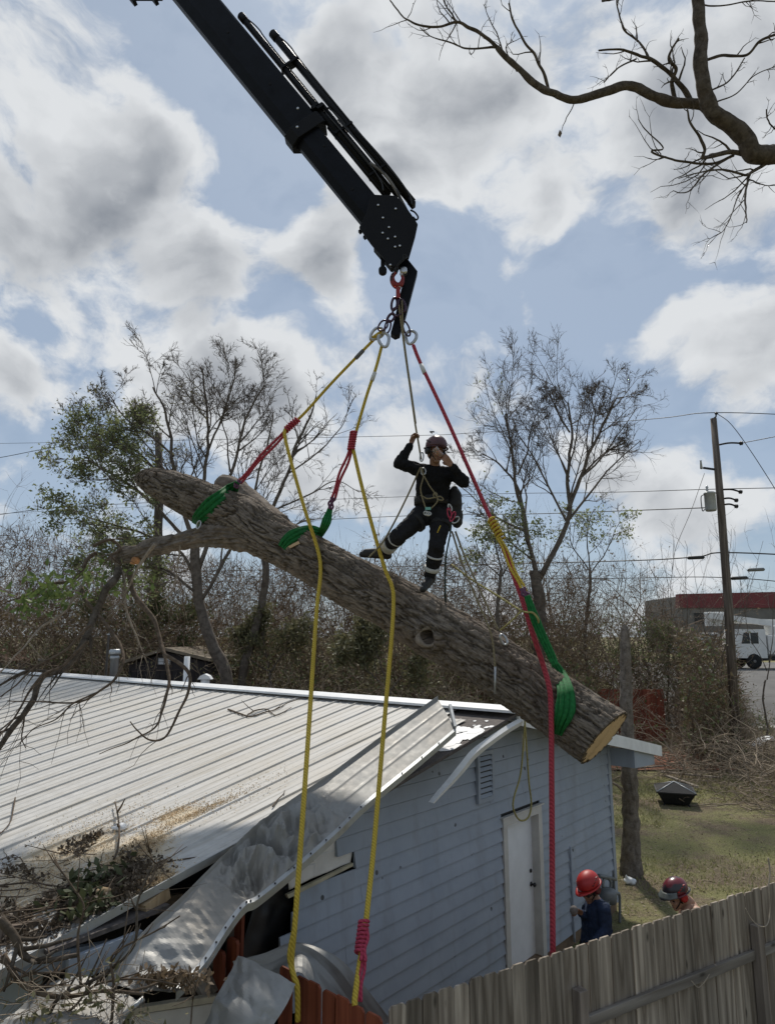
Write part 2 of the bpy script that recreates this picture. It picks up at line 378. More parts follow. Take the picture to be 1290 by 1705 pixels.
xs = np.unique(np.concatenate([np.linspace(-40, 60, 101), np.array([-2500, -1200, -600, -300, -150, -80, 100, 150, 300, 600, 1200, 2500.])]))
ys = np.unique(np.concatenate([np.linspace(-20, 70, 91), np.array([-600, -200, -60, 90, 130, 200, 350, 700, 1400, 2600.])]))
GX, GY = np.meshgrid(xs, ys, indexing='ij'); GZ = ground_z(GX, GY) + 0.05 * fbm(np.stack([GX * .4, GY * .4, GX * 0], -1), 3)
o = MB().grid(np.stack([GX, GY, GZ], -1)).build('ground', M_lawn); tag(o, kind='structure')

# ================================================================ house frame
P0 = onground(950, 1575); AZ = math.atan2(1620 - CX, math.hypot(F, HOR - CY))
D1 = np.array([math.sin(AZ), math.cos(AZ), 0]); D2 = np.array([-math.cos(AZ), math.sin(AZ), 0]); UP = np.array([0, 0, 1.])
S0, ZR, K = -2.15, 3.47, 0.2
def HL(s, a, z): return P0 + s * D1 + a * D2 + z * UP
def roofz(s): return ZR - K * abs(s - S0)
def walls(x, y, a=0.0):                # pixel -> (s, z) on the wall plane a
    r = ray(x, y); t = ((P0 - CAM) @ (-D2) - a) / (r @ (-D2)); q = CAM + t * r; return (q - P0) @ D1, q[2]
def PW(x, y, a=0.0):
    s, z = walls(x, y, a); return HL(s, a, z)
house = thing('house', 'blue-grey clapboard house with metal roof, its near corner torn open', 'house', HL(S0, 6, 0))
A_END = 17.5; S_L, S_R, S_EL, S_ER = -7.6, 1.67, -8.6, 2.85
# --- gable wall: sheathing behind the boards, painted black for the lap shadows, then single boards
gw = MB()
hole = [(560, 1372), (552, 1412), (590, 1412), (588, 1444), (492, 1482), (493, 1520), (474, 1550), (463, 1585), (470, 1640), (520, 1720)]
holesz = np.array([walls(*q) for q in hole])
def hole_s(z):                         # right edge of the torn opening at height z
    zz = holesz[:, 1][::-1]; ss = holesz[:, 0][::-1]; return float(np.interp(z, zz, ss))
DS0, DS1, DZ1 = -1.83, -0.79, 2.07     # door opening incl. trim
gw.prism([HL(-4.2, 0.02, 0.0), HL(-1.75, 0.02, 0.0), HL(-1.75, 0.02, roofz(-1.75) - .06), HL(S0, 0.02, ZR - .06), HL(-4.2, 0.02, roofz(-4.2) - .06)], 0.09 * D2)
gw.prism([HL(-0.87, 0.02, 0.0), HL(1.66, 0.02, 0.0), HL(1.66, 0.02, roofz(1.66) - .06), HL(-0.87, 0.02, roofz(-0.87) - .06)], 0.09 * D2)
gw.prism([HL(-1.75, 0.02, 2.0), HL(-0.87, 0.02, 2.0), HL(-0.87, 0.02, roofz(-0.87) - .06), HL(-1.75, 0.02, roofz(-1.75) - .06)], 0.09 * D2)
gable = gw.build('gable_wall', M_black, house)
EXPO = 0.165
def board(s0b, s1b, s0t, s1t, z0, z1):
    m = MB(); m.hexa([HL(s0b, -0.030, z0), HL(s1b, -0.030, z0), HL(s1b, 0.012, z0), HL(s0b, 0.012, z0)],
                     [HL(s0t, -0.002, z1), HL(s1t, -0.002, z1), HL(s1t, 0.012, z1), HL(s0t, 0.012, z1)])
    return m.build('siding_board', M_side, gable)
z0 = 0.16; row = 0
while z0 < 3.35:
    z1 = z0 + EXPO - 0.013
    def lim(z):                        # (left, right) at height z under the rake
        d = (ZR - 0.10 - z) / K; return S0 - d, S0 + d
    lb, rb = lim(z0); lt, rt = lim(z1)
    if rt - lt < 0.1: break
    hb = hole_s(z0 + 0.08)
    L0 = max(lb, hb + random.uniform(-.02, .02)); L1 = max(lt, L0 if lb < L0 else lt)
    R0_, R1_ = min(rb, 1.60), min(rt, 1.60)
    if z0 < DZ1 - 0.02:
        cutb = random.uniform(L0 + .6, DS0 - .5) if row % 3 == 1 else None
        if cutb: board(L0, cutb, max(L1, L0), cutb, z0, z1); board(cutb + .004, DS0 - .004, cutb + .004, DS0 - .004, z0, z1)
        else: board(L0, DS0 - .004, max(L1, L0), DS0 - .004, z0, z1)
        board(DS1 + .004, R0_, DS1 + .004, R1_, z0, z1)
    elif R1_ - L1 > 3 and row % 3 == 1:
        cutb = random.uniform(L1 + .9, R1_ - .9); board(L0, cutb, L1, cutb, z0, z1); board(cutb + .004, R0_, cutb + .004, R1_, z0, z1)
    else: board(L0, R0_, L1, R1_, z0, z1)
    z0 += EXPO; row += 1
MB().prism([HL(1.60, -0.035, 0.14), HL(1.70, -0.035, 0.14), HL(1.70, -0.035, roofz(1.7) - .1), HL(1.60, -0.035, roofz(1.6) - .1)], 0.06 * D2).build('corner_trim', M_side, house)
MB().prism([HL(-4.9, -0.005, -.1), HL(1.68, -0.005, -.1), HL(1.68, -0.005, .158), HL(-4.9, -0.005, .158)], 0.1 * D2).build('foundation', simple('brown_foundation', (0.16, 0.11, 0.07), 0.9, 0, .3, 6, .4), house)
# other walls, closing the dark interior
ow = MB(); ow.prism([HL(1.64, 0.12, 0), HL(1.64, A_END, 0), HL(1.64, A_END, 2.65), HL(1.64, 0.12, 2.65)], -0.1 * D1); ow.build('side_wall', M_side, house)
ow = MB(); ow.prism([HL(S_L, 0.3, 0), HL(S_L, A_END, 0), HL(S_L, A_END, 2.2), HL(S_L, 0.3, 2.2)], 0.1 * D1); ow.build('side_wall', M_side, house)
ow = MB(); ow.prism([HL(S_L, A_END, 0), HL(S_R, A_END, 0), HL(S_R, A_END, roofz(S_R)-.06), HL(S0, A_END, ZR - .06), HL(S_L, A_END, roofz(S_L)-.06)], -0.1 * D2); ow.build('rear_wall', M_side, house)
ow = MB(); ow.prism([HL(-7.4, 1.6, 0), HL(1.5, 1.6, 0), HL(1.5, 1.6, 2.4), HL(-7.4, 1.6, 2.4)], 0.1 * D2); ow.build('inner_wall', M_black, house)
# --- roof
roof = MB()
roof.prism([HL(S0, -0.46, ZR - .025), HL(-5.0, -0.46, roofz(-5) - .025), HL(-5.0, -0.46, roofz(-5) - .06), HL(S0, -0.46, ZR - .06)], 1.2 * D2)
roof.prism([HL(S0, 0.74, ZR - .025), HL(S_EL + .05, 0.74, roofz(S_EL) - .025), HL(S_EL + .05, 0.74, roofz(S_EL) - .06), HL(S0, 0.74, ZR - .06)], (A_END - .6) * D2)
roof.prism([HL(S0 + .001, -0.46, ZR - .02), HL(S_ER, -0.46, roofz(S_ER) - .02), HL(S_ER, -0.46, roofz(S_ER) - .06), HL(S0 + .001, -0.46, ZR - .06)], (A_END + .6) * D2)
roof_o = roof.build('roof', M_felt, house)
def RPx(x, y):
    r = ray(x, y); A = (CAM - P0) @ D1; B = r @ D1; t = (ZR + K * (A - S0) - CAM[2]) / (r[2] - K * B); return CAM + t * r
add_dust(M_roof, [(RPx(215, 1430), .75), (RPx(240, 1400), .5), (RPx(120, 1420), 1.0), (RPx(40, 1480), 1.1), (RPx(240, 1470), .5), (RPx(300, 1360), .45)], (0.52, 0.43, 0.29))
MOD = 0.43
def panel_mesh(a0, a1, s_hi, s_lo):
    prof = [(a0, 0)]
    for c in (0.13, 0.27):
        if a0 < c - .02: prof += [(c - .020, 0), (c - .008, .007), (c + .008, .007), (c + .020, 0)]
    prof += [(MOD - .040, 0), (MOD - .028, .019), (MOD - .010, .019), (MOD, .002)]
    ns = 14; ss = np.linspace(s_hi, s_lo, ns); G = np.array([[HL(s, a, roofz(s) + z) - P0 for a, z in prof] for s in ss])
    return MB().grid(G[::-1], 0.002, False).mesh('roof_panel')
pm = panel_mesh(0, MOD, S0 - .02, S_EL)
for i in range(40):
    a = 0.37 + MOD * i
    place('roof_panel', pm, M_roof, roof_o, Matrix.Translation(Vector(P0 + a * D2)))
pe = panel_mesh(0.05, MOD, S0 - .45, S_EL); place('roof_panel', pe, M_roof, roof_o, Matrix.Translation(Vector(P0 + (0.37 - MOD) * D2)))
# rake edge strip of the surviving panels (bright folded edge)
a_e = 0.37 - MOD + .05
MB().prism([HL(-4.9, a_e, roofz(-4.9) + .012), HL(S_EL, a_e, roofz(S_EL) + .012), HL(S_EL, a_e, roofz(S_EL) - .05), HL(-4.9, a_e, roofz(-4.9) - .05)], -0.012 * D2).build('panel_edge', M_galv, house)
rc = MB(); capP = []
for da in np.linspace(-0.56, A_END - .3, 40):
    capP.append([HL(S0 - .20, da, ZR + .002), HL(S0 - .195, da, ZR + .03), HL(S0 - .02, da, ZR + .068), HL(S0 + .02, da, ZR + .068), HL(S0 + .2, da, ZR + .03), HL(S0 + .2, da, ZR - .05)])
rc.grid(np.array(capP), 0.003, False); rc.build('ridge_cap', M_white, house)
# rake fascia on the right slope, end block, soffit
fz = MB(); fz.prism([HL(S0, -0.50, ZR + .02), HL(S_ER, -0.50, roofz(S_ER) + .02), HL(S_ER, -0.50, roofz(S_ER) - .16), HL(S0, -0.50, ZR - .16)], 0.035 * D2); fz.build('rake_fascia', M_white, house)
MB().prism([HL(S0, -0.462, ZR - .065), HL(S_ER - .02, -0.462, roofz(S_ER) - .065), HL(S_ER - .02, -0.462, roofz(S_ER) - .085), HL(S0, -0.462, ZR - .085)], 0.46 * D2).build('soffit', M_side, house)
MB().prism([HL(1.71, -0.44, 2.26), HL(2.62, -0.44, 2.20), HL(2.62, -0.44, 2.42), HL(1.71, -0.44, 2.55)], 0.42 * D2).build('soffit_box', M_side, house)
MB().prism([HL(1.71, 0.02, 2.3), HL(S_ER - .05, 0.02, 2.3), HL(S_ER - .05, 0.02, 2.33), HL(1.71, 0.02, 2.33)], (A_END - .3) * D2).build('eave_soffit', M_white, house)
# fascia strip left of the ridge end, partly hanging loose
pts = np.array([PW(*q, -0.5) for q in [(867, 1203), (845, 1216), (815, 1237), (790, 1257), (770, 1281), (752, 1302), (735, 1320), (720, 1337)]])
wd = [0.13, 0.14, 0.15, 0.17, 0.15, 0.11, 0.08, 0.04]
sp_ = spline(pts, 28); wdd = np.interp(np.linspace(0, 1, 28), np.linspace(0, 1, 8), wd); G = []
for i in range(28):
    t = i / 27; side = unit(np.array([0.1, -0.5, 0.8]) * (1 - t) + np.array([-0.5, -0.6, 0.2]) * t)
    G.append([sp_[i] - side * wdd[i] * .62 + .05 * D2 * wdd[i] * 6, sp_[i] - side * wdd[i] * .3 - .01 * D2, sp_[i] + side * wdd[i] * .2 - .015 * D2, sp_[i] + side * wdd[i] * .45 + .04 * D2])
MB().grid(np.array(G), 0.003, False).build('loose_fascia_strip', M_white, house)
# flaked white coating on the bare roof deck next to the ridge end
fl = MB()
for q in range(70):
    s = -2.5 - 1.0 * random.random() ** 0.8; a = random.uniform(-0.44, 0.15)
    big_ = s < -2.85; rr = random.uniform(.05, .16) if big_ else random.uniform(.015, .05); n_ = 9
    if not big_ and random.random() < .45: continue
    poly = [HL(s + rr * math.cos(k * 2 * math.pi / n_) * random.uniform(.5, 1.1), max(-.455, a + rr * math.sin(k * 2 * math.pi / n_) * random.uniform(.5, 1.1)), 0) for k in range(n_)]
    poly = [p_ + UP * (roofz((p_ - P0) @ D1) - .0225 + q * 0.00012) for p_ in poly]
    fl.prism(poly, 0.002 * UP)
tag(fl.build('white_coating_flakes', M_white, house), kind='stuff')
# --- door
door = MB(); door.prism([HL(-1.74, 0.085, .16), HL(-0.88, 0.085, .16), HL(-0.88, 0.085, 1.985), HL(-1.74, 0.085, 1.985)], 0.04 * D2)
door_o = door.build('door', M_door, house)
fr = MB()
for s_a, s_b, za, zb in ((DS0, DS0 + .10, .14, DZ1), (DS1 - .10, DS1, .14, DZ1), (DS0 + .1, DS1 - .1, DZ1 - .10, DZ1)):
    fr.prism([HL(s_a, -0.04, za), HL(s_b, -0.04, za), HL(s_b, -0.04, zb), HL(s_a, -0.04, zb)], 0.03 * D2)
for s_a, s_b in ((-1.755, -1.735), (-0.885, -0.865)):
    fr.prism([HL(s_a, -0.01, .14), HL(s_b, -0.01, .14), HL(s_b, -0.01, 2.0), HL(s_a, -0.01, 2.0)], 0.13 * D2)
fr.prism([HL(-1.755, -0.01, 1.985), HL(-0.865, -0.01, 1.985), HL(-0.865, -0.01, 2.005), HL(-1.755, -0.01, 2.005)], 0.13 * D2)
fr.prism([HL(DS0 - .03, -0.055, DZ1), HL(DS1 + .05, -0.055, DZ1), HL(DS1 + .05, -0.055, DZ1 + .018), HL(DS0 - .03, -0.055, DZ1 + .018)], 0.06 * D2)
fr.build('door_frame', M_trim, house)
k_ = MB(); kc = HL(-0.95, 0.085, 1.05); k_.lathe([(.03, 0), (.032, .008), (.014, .012), (.013, .035), (.026, .045), (.03, .06), (.02, .072)], kc, -D2, 14); MB().lathe([(.026, 0), (.026, .012), (.012, .02)], HL(-0.95, 0.085, 1.22), -D2, 12).build('deadbolt', M_iron, door_o)
k_.build('door_knob', M_iron, door_o)
# --- louvre vent
v0s, v1s, v0z, v1z = -2.43, -2.05, 2.36, 2.97
vent = MB()
for s_a, s_b, za, zb in ((v0s, v0s + .05, v0z, v1z), (v1s - .05, v1s, v0z, v1z), (v0s + .05, v1s - .05, v0z, v0z + .05), (v0s + .05, v1s - .05, v1z - .05, v1z)):
    vent.prism([HL(s_a, -0.06, za), HL(s_b, -0.06, za), HL(s_b, -0.06, zb), HL(s_a, -0.06, zb)], 0.04 * D2)
vent_o = vent.build('gable_vent', M_side, house)
MB().prism([HL(v0s + .04, -.034, v0z + .04), HL(v1s - .04, -.034, v0z + .04), HL(v1s - .04, -.034, v1z - .04), HL(v0s + .04, -.034, v1z - .04)], .003 * D2).build('vent_gap_backing', M_black, vent_o)  # black sheet paints in the shade of the gaps between slats
for i in range(8):
    z = v0z + .055 + i * .064
    MB().hexa([HL(v0s + .05, -.064, z), HL(v1s - .05, -.064, z), HL(v1s - .05, -.056, z), HL(v0s + .05, -.056, z)], [HL(v0s + .05, -.040, z + .040), HL(v1s - .05, -.040, z + .040), HL(v1s - .05, -.036, z + .040), HL(v0s + .05, -.036, z + .040)]).build('slat', M_side, vent_o)
# --- white house wrap showing in the torn corner, with its printed band
def sheetpx(px, a, n=10, m=8, amp=0.012, sc=9, thick=.002):   # quad of pixels (tl,tr,br,bl) on plane a
    q = [PW(x, y, a) for x, y in px]; G = np.zeros((n, m, 3))
    for i in range(n):
        for j in range(m):
            u, v = i / (n - 1), j / (m - 1); G[i, j] = (q[0] * (1 - v) + q[1] * v) * (1 - u) + (q[3] * (1 - v) + q[2] * v) * u
    G += -D2 * (fbm(G * sc, 3) * amp * 2)[..., None]; return G
wr = MB(); wr.grid(sheetpx([(535, 1392), (556, 1385), (562, 1425), (528, 1438)], 0.012, amp=.01), .002); wr.grid(sheetpx([(522, 1424), (588, 1408), (584, 1436), (482, 1478)], 0.010, 14, 18, amp=.012), .002)
wr.grid(sheetpx([(478, 1455), (525, 1437), (524, 1460), (482, 1482)], 0.004, 8, 8, .01), .002)
wrap_o = wr.build('house_wrap', M_wrap, house)
band = MB(); band.grid(sheetpx([(476, 1441), (520, 1419), (523, 1434), (480, 1454)], -0.004, 8, 10, .004), .002); band_o = band.build('printed_band', M_black, wrap_o)
tcu = bpy.data.curves.new('printed_lettering', 'FONT'); tcu.body = 'for Climate'; tcu.size = 0.105; tcu.extrude = 0.0006
a_, b_ = PW(482, 1450.5, -0.013), PW(520, 1431.5, -0.013); X_ = unit(b_ - a_); Y_ = unit(UP - X_ * (UP @ X_)); Z_ = np.cross(X_, Y_)
Mx = Matrix.Identity(4)
for i in range(3): Mx[i][0], Mx[i][1], Mx[i][2], Mx[i][3] = X_[i], Y_[i], Z_[i], a_[i]
tcu.size = 0.105 * (np.linalg.norm(b_ - a_) / 0.52)
tmp = bpy.data.objects.new('lettering_curve', tcu); COL.objects.link(tmp); bpy.context.view_layer.update()
tme = bpy.data.meshes.new_from_object(tmp.evaluated_get(bpy.context.evaluated_depsgraph_get())); bpy.data.objects.remove(tmp)
tme.materials.clear(); place('printed_lettering', tme, M_wraptext, wrap_o, Mx)
MB().prism([PW(478, 1490, -.025), PW(588, 1437, -.025), PW(588, 1442, -.025), PW(481, 1496, -.025)], 0.03 * D2).build('exposed_lath', simple('pale_lath', (0.42, 0.38, 0.27), .8, 0, .2), house)
# torn chunk hole in the wrap, black plastic hanging in the opening, broken studs
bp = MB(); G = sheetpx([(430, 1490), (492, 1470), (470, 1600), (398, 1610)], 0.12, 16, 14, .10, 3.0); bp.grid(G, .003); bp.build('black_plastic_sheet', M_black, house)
for (x, y0, y1, a, wd_, mt) in ((383, 1470, 1640, 0.25, .09, M_darkwood), (445, 1440, 1640, .6, .09, M_darkwood), (330, 1550, 1700, .2, .09, M_darkwood), (300, 1600, 1705, .5, .09, M_darkwood)):
    p, q = PW(x, y0, a), PW(x, y1, a); p[:2] = q[:2]; MB().beam(q, p, wd_, .04, D2).build('wall_stud', mt, house)
for (pa, pb, a0, a1, wd_, hh, mt) in (((20, 1612), (300, 1560), .05, .05, .05, .12, M_side), ((112, 1618), (235, 1568), -.10, -.10, .04, .16, M_side),
                                    ((0, 1560), (300, 1500), .35, .35, .05, .12, M_darkwood), ((60, 1575), (262, 1500), .1, .1, .35, .03, M_felt), ((236, 1517), (275, 1483), .0, .05, .10, .10, M_freshwood)):
    MB().beam(PW(*pa, a0), PW(*pb, a1), wd_, hh).build('broken_rafter' if mt is not M_felt else 'roof_decking', mt, house)
MB().prism([PW(380, 1655, -.1), PW(220, 1680, -.1), PW(220, 1690, -.1), PW(380, 1666, -.1)], .06 * D2).build('broken_wall_plate', simple('cream_trim', (0.45, 0.40, 0.30), .8), house)
MB().prism([PW(380, 1667, -.08), PW(220, 1691, -.08), PW(220, 1800, -.08), PW(380, 1800, -.08)], .03 * D2).build('broken_wall_panel', M_trim, house)
for (pa, pb) in (((330, 1600), (362, 1650)), ((318, 1610), (345, 1660)), ((352, 1590), (380, 1640))):
    MB().beam(PW(*pa, .15), PW(*pb, -.05), .09, .04).build('broken_stud', M_grey_wood, house)
# --- torn rake panel peeled off the roof edge
topE = [(728, 1162, .0), (640, 1225, -.02), (545, 1295, -.04), (500, 1325, -.05), (440, 1365, -.06), (390, 1410, -.08), (345, 1455, -.12), (300, 1500, -.15), (240, 1555, -.2), (172, 1640, -.25)]
lowE = [(757, 1213, -.42), (690, 1268, -.45), (605, 1337, -.47), (560, 1380, -.5), (500, 1433, -.52), (430, 1490, -.52), (404, 1504, -.5), (375, 1540, -.5), (335, 1600, -.55), (285, 1652, -.6)]
Tp = spline([PW(x, y, a) for x, y, a in topE], 240); Lp = spline([PW(x, y, a) for x, y, a in lowE], 240)
G = np.zeros((240, 48, 3)); tt = np.linspace(0, 1, 240)
for j in range(48):
    v = j / 47; G[:, j] = Tp * (1 - v) + Lp * v
nr = unit(np.cross(Lp[80] - Tp[80], Tp[120] - Tp[80])); nr = nr if nr[2] > 0 else -nr
vv = np.linspace(0, 1, 48)[None, :]
cr = np.exp(-((tt - .47) / .13) ** 2)[:, None] * 2.4 + np.clip((tt - .3) * .5, 0, .32)[:, None] + .03
wv_ = fbm(G * 3.0, 2)[..., None] * 1.5
U2 = np.stack([np.repeat(tt[:, None], 48, 1) * 26 + vv * 2.0 + wv_[..., 0] * .3, vv * 4.2 - tt[:, None] * 9 + wv_[..., 0] * .3], -1)
crmp = trinoise(U2) * .22 + trinoise(U2 * 2.3 + 11) * .10
edge = np.minimum(1, 6 * np.minimum(vv, 1 - vv)) * .85 + .15
G += nr * (cr * (crmp - 0.03) * edge * 0.55)[..., None]
for c in (0.34, 0.67):
    G += nr * (0.006 * np.exp(-((vv - c) / .03) ** 2) * (tt < .5)[:, None])[..., None]
G += nr * (0.03 * np.exp(-(vv / .03) ** 2) + 0.0 * tt[:, None])[..., None]
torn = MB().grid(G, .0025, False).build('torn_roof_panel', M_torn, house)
fl_ = MB(); dn = -UP * .05 - nr * .0
fl_.grid(np.stack([Lp + nr * .006, Lp + nr * .006 + (Lp - Tp) / np.linalg.norm(Lp - Tp, axis=1)[:, None] * .035, Lp + (Lp - Tp) / np.linalg.norm(Lp - Tp, axis=1)[:, None] * .037 - UP * .05], 1), .003, False)
fl_.build('folded_edge', M_galv, torn)
e_ = unit(Tp[0] - Lp[0]); MB().beam(Lp[0] + nr * .01, Lp[0] + e_ * .32 + np.array([.06, .0, .06]), .03, .05, nr).build('bent_end_strip', M_galv, torn)
for i in range(12, 236, 11):
    d_ = unit(Lp[i] - Tp[i]); MB().lathe([(.008, 0), (.008, .005), (.004, .008)], Lp[i] + nr * .008 + d_ * .018, nr, 6).build('screw', M_iron, torn)
# --- things on the roof line
pv = thing('vent_pipe', 'galvanised vent pipe with cap standing behind the roof ridge', 'pipe', at(190, 1120, 17.5)); b = at(190, 1125, 17.5); t_ = at(192, 1083, 17.5); ax = unit(t_ - b); h = np.linalg.norm(t_ - b)
MB().lathe([(.10, -1.0), (.10, h - .22), (.115, h - .2), (.115, h - .15), (.10, h - .14), (.10, h - .1)], b, ax, 16).build('pipe', M_galv, pv); MB().lathe([(.13, h - .1), (.14, h - .08), (.14, h + .0), (.11, h + .03)], b, ax, 16).build('cap', M_galv, pv)
o = MB().lathe([(.03, -1.2), (.03, 1.0), (.035, 1.0), (.035, 1.04)], at(177, 1120, 19), UP, 10).build('thin_pipe', M_galv); tag(o, 'thin grey steel mast left of the vent pipe behind the roof', 'pipe')
o = MB().lathe([(.058, -1.2), (.058, .48), (.05, .48), (.05, .44)], at(310, 1133, 14.3), UP, 14).build('plastic_vent_pipe', M_white); tag(o, 'plain white plastic vent pipe behind the ridge', 'pipe')
vc = thing('roof_vent_cap', 'small white roof vent with a little peaked hood behind the ridge', 'roof vent', at(342, 1133, 14.5)); b = at(342, 1135, 14.5)
MB().lathe([(.09, -1), (.09, .06)], b, UP, 12).build('stub', M_white, vc); MB().prism([b + np.array([-.14, -.1, .05]), b + np.array([.14, -.1, .05]), b + np.array([.09, -.1, .12]), b + np.array([0, -.1, .16]), b + np.array([-.09, -.1, .12])], (0, .2, 0)).build('hood', M_white, vc)
# --- gas meter and conduit on the gable wall
gm = thing('gas_meter', 'grey gas meter with pipework on the house corner behind the red-helmeted worker', 'gas meter', HL(1.1, -.2, 0))
M_gas = simple('grey_meter_paint', (0.17, 0.18, 0.18), .55, .2, .2, 8, .1)
def gp(x, y, a=-.22): return PW(x, y, a)
m_ = MB(); c = gp(1012, 1492); m_.lathe([(.06, -.1), (.12, -.09), (.13, -.02), (.13, .06), (.10, .1), (.03, .11)], c, UP, 16); m_.lathe([(.07, 0), (.07, .08)], c + UP * .02, -D2, 14); m_.build('meter_body', M_gas, gm)
MB().tube(spline([gp(1003, 1478), gp(1004, 1466), gp(1010, 1462), gp(1016, 1468), gp(1016, 1480)], 12), .022, 8).build('inlet_pipe', M_gas, gm)
MB().tube([gp(1021, 1486), gp(1021, 1456), gp(1021, 1450)], .022, 8).tube([gp(996, 1458), gp(1024, 1464)], .028, 8).build('riser_pipe', M_gas, gm)
MB().tube(spline([gp(1016, 1488), gp(1026, 1488), gp(1031, 1494), gp(1031, 1560)], 14), .022, 8).tube([gp(1006, 1500), gp(1009, 1520)], .07, 8).build('outlet_pipe', M_gas, gm)
s_, zt = walls(948, 1412, -.03)
MB().tube(spline([HL(s_ + .05, .0, zt), HL(s_, -.035, zt), HL(s_, -.04, zt - .1), HL(s_, -.04, zt - .8), HL(s_, -.04, .05)], 24), .017, 8).build('conduit', M_side, house)
# ================================================================ fences
def picket_mesh(w_, h_, t_):
    e = 0.022
    P = [(-w_ / 2, 0, 0), (w_ / 2, 0, 0), (w_ / 2, 0, h_ - e), (w_ / 2 - e, 0, h_), (-w_ / 2 + e, 0, h_), (-w_ / 2, 0, h_ - e)]
    return MB().prism(P, (0, t_, 0)).mesh('picket')
FH = 1.83
G0, G1 = onground(648, 1673, FH), onground(1290, 1468, FH); fd = unit((G1 - G0) * [1, 1, 0]); fn = np.array([fd[1], -fd[0], 0])
ang = math.atan2(fd[1], fd[0])
gf = thing('picket_fence', 'weathered grey dog-ear picket fence in front of the house wall', 'fence', (G0[0], G0[1], 0))
pmesh = picket_mesh(.138, FH, .017); Lg = np.linalg.norm((G1 - G0)[:2]); npk = int(Lg / .1415) + 10
for i in range(npk):
    c = G0 + fd * (.07 + .1415 * i); dz = random.uniform(-.012, .012) - .012
    M = Matrix.Translation(Vector((c[0], c[1], dz))) @ Matrix.Rotation(ang, 4, 'Z') @ Matrix.Rotation(random.uniform(-.006, .006), 4, 'Y') @ Matrix.Translation(Vector((0, random.uniform(0, .004), 0)))
    place('picket', pmesh, M_grey_wood, gf, M)
M_rail = wood_mat('weathered_rail_wood', (0.19, 0.165, 0.14), (0.34, 0.31, 0.275), 1.0, axis='X')
def onfence(x, y, off):
    r = ray(x, y); P = G0 + fn * off; t = ((P - CAM) @ fn) / (r @ fn); return CAM + t * r
za = onfence(990, 1697, .06)[2]; zb = onfence(1255, 1598, .06)[2]; zr = (za + zb) / 2
def local_box(name, c, sx, sy, sz, mat, parent, ang_, tilt=0):
    me = MB().box((0, 0, 0), (sx, sy, sz)).mesh(name); o_ = place(name, me, mat, parent, Matrix.Translation(Vector([float(q) for q in c])) @ Matrix.Rotation(ang_, 4, 'Z') @ Matrix.Rotation(tilt, 4, 'Y')); return bevel(o_, .005, 2)
pst = [onfence(974, 1652, .11), onfence(1268, 1543, .11)]
def along(p): return (p - G0)[:2] @ fd[:2]
p1, p2 = along(pst[0]), along(pst[1])
for s_a, s_b in ((p1 + .05, p2 - .05), (p2 + .05, p2 + 2.4)):
    c = G0 + fd * (s_a + s_b) / 2 + fn * .022; local_box('rail', (c[0], c[1], zr), s_b - s_a, .040, .088, M_rail, gf, ang)
    local_box('rail', (c[0], c[1], .35), s_b - s_a, .040, .088, M_rail, gf, ang)
M_post = wood_mat('weathered_post_wood', (0.17, 0.14, 0.115), (0.32, 0.27, 0.23), 1.0)
for p_, q_ in ((p1, pst[0]), (p2, pst[1])):
    c = G0 + fd * p_ + fn * .05; local_box('post', (c[0], c[1], q_[2] / 2), .092, .092, q_[2], M_post, gf, ang)
# dry vine on the right post
vn = MB(); vn.tube(spline([onfence(1240, 1512, .1), onfence(1250, 1530, .12), onfence(1263, 1542, .16), onfence(1276, 1540, .15), onfence(1281, 1515, .12), onfence(1279, 1475, .1), onfence(1281, 1450, .08), onfence(1278, 1428, .06)], 40), np.linspace(.004, .009, 40), 6)
vn.tube(spline([onfence(1150, 1633, .07), onfence(1163, 1644, .09), onfence(1178, 1626, .1), onfence(1170, 1640, .08), onfence(1180, 1622, .07)], 20), .004, 5)
tag(vn.build('dry_vine', simple('pale_dry_vine', (0.30, 0.25, 0.19), .9)), 'dry vine tendril looped over the right fence post', 'vine')
# red stained fence meeting it
Q0, Q1 = onground(463, 1606, FH), onground(640, 1697, FH); rd = unit((Q1 - Q0) * [1, 1, 0]); rang = math.atan2(rd[1], rd[0]); Lr = np.linalg.norm((Q1 - Q0)[:2])
rf = thing('red_picket_fence', 'red-brown stained picket fence with a gap, under the yellow ropes', 'fence', (Q0[0], Q0[1], 0))
rmesh = picket_mesh(.148, FH, .017)
step = .152; offs = [0.075 + step * i for i in range(int(Lr / step) + 1)]
for i, s_ in enumerate(offs):
    if i >= 1: s_ += .06
    if s_ > Lr + .03: break
    c = Q0 + rd * s_; place('picket', rmesh, M_redwood, rf, Matrix.Translation(Vector((c[0], c[1], random.uniform(-.01, .005)))) @ Matrix.Rotation(rang, 4, 'Z') @ Matrix.Rotation(.012 if i == 0 else random.uniform(-.008, .008), 4, 'Y'))
rn = np.array([-rd[1], rd[0], 0])
for z in (.4, 1.35):
    c = Q0 + rd * (Lr / 2 + .05) + rn * .045; local_box('rail', (c[0], c[1], z), Lr + .1, .04, .088, M_redwood, rf, rang)
bf = thing('broken_red_fence', 'broken red-brown fence boards left standing inside the torn house corner', 'fence', (-1.7, 6.5, 0))
for (x, yt, Y, w_, tl) in ((398, 1497, 6.3, .10, .0), (380, 1560, 6.1, .13, .03), (368, 1585, 6.0, .13, -.02)):
    p = at(x, yt, Y); me = picket_mesh(w_, p[2], .03); place('picket', me, M_redwood, bf, Matrix.Translation(Vector((p[0], p[1], 0))) @ Matrix.Rotation(rang, 4, 'Z') @ Matrix.Rotation(tl, 4, 'Y'))
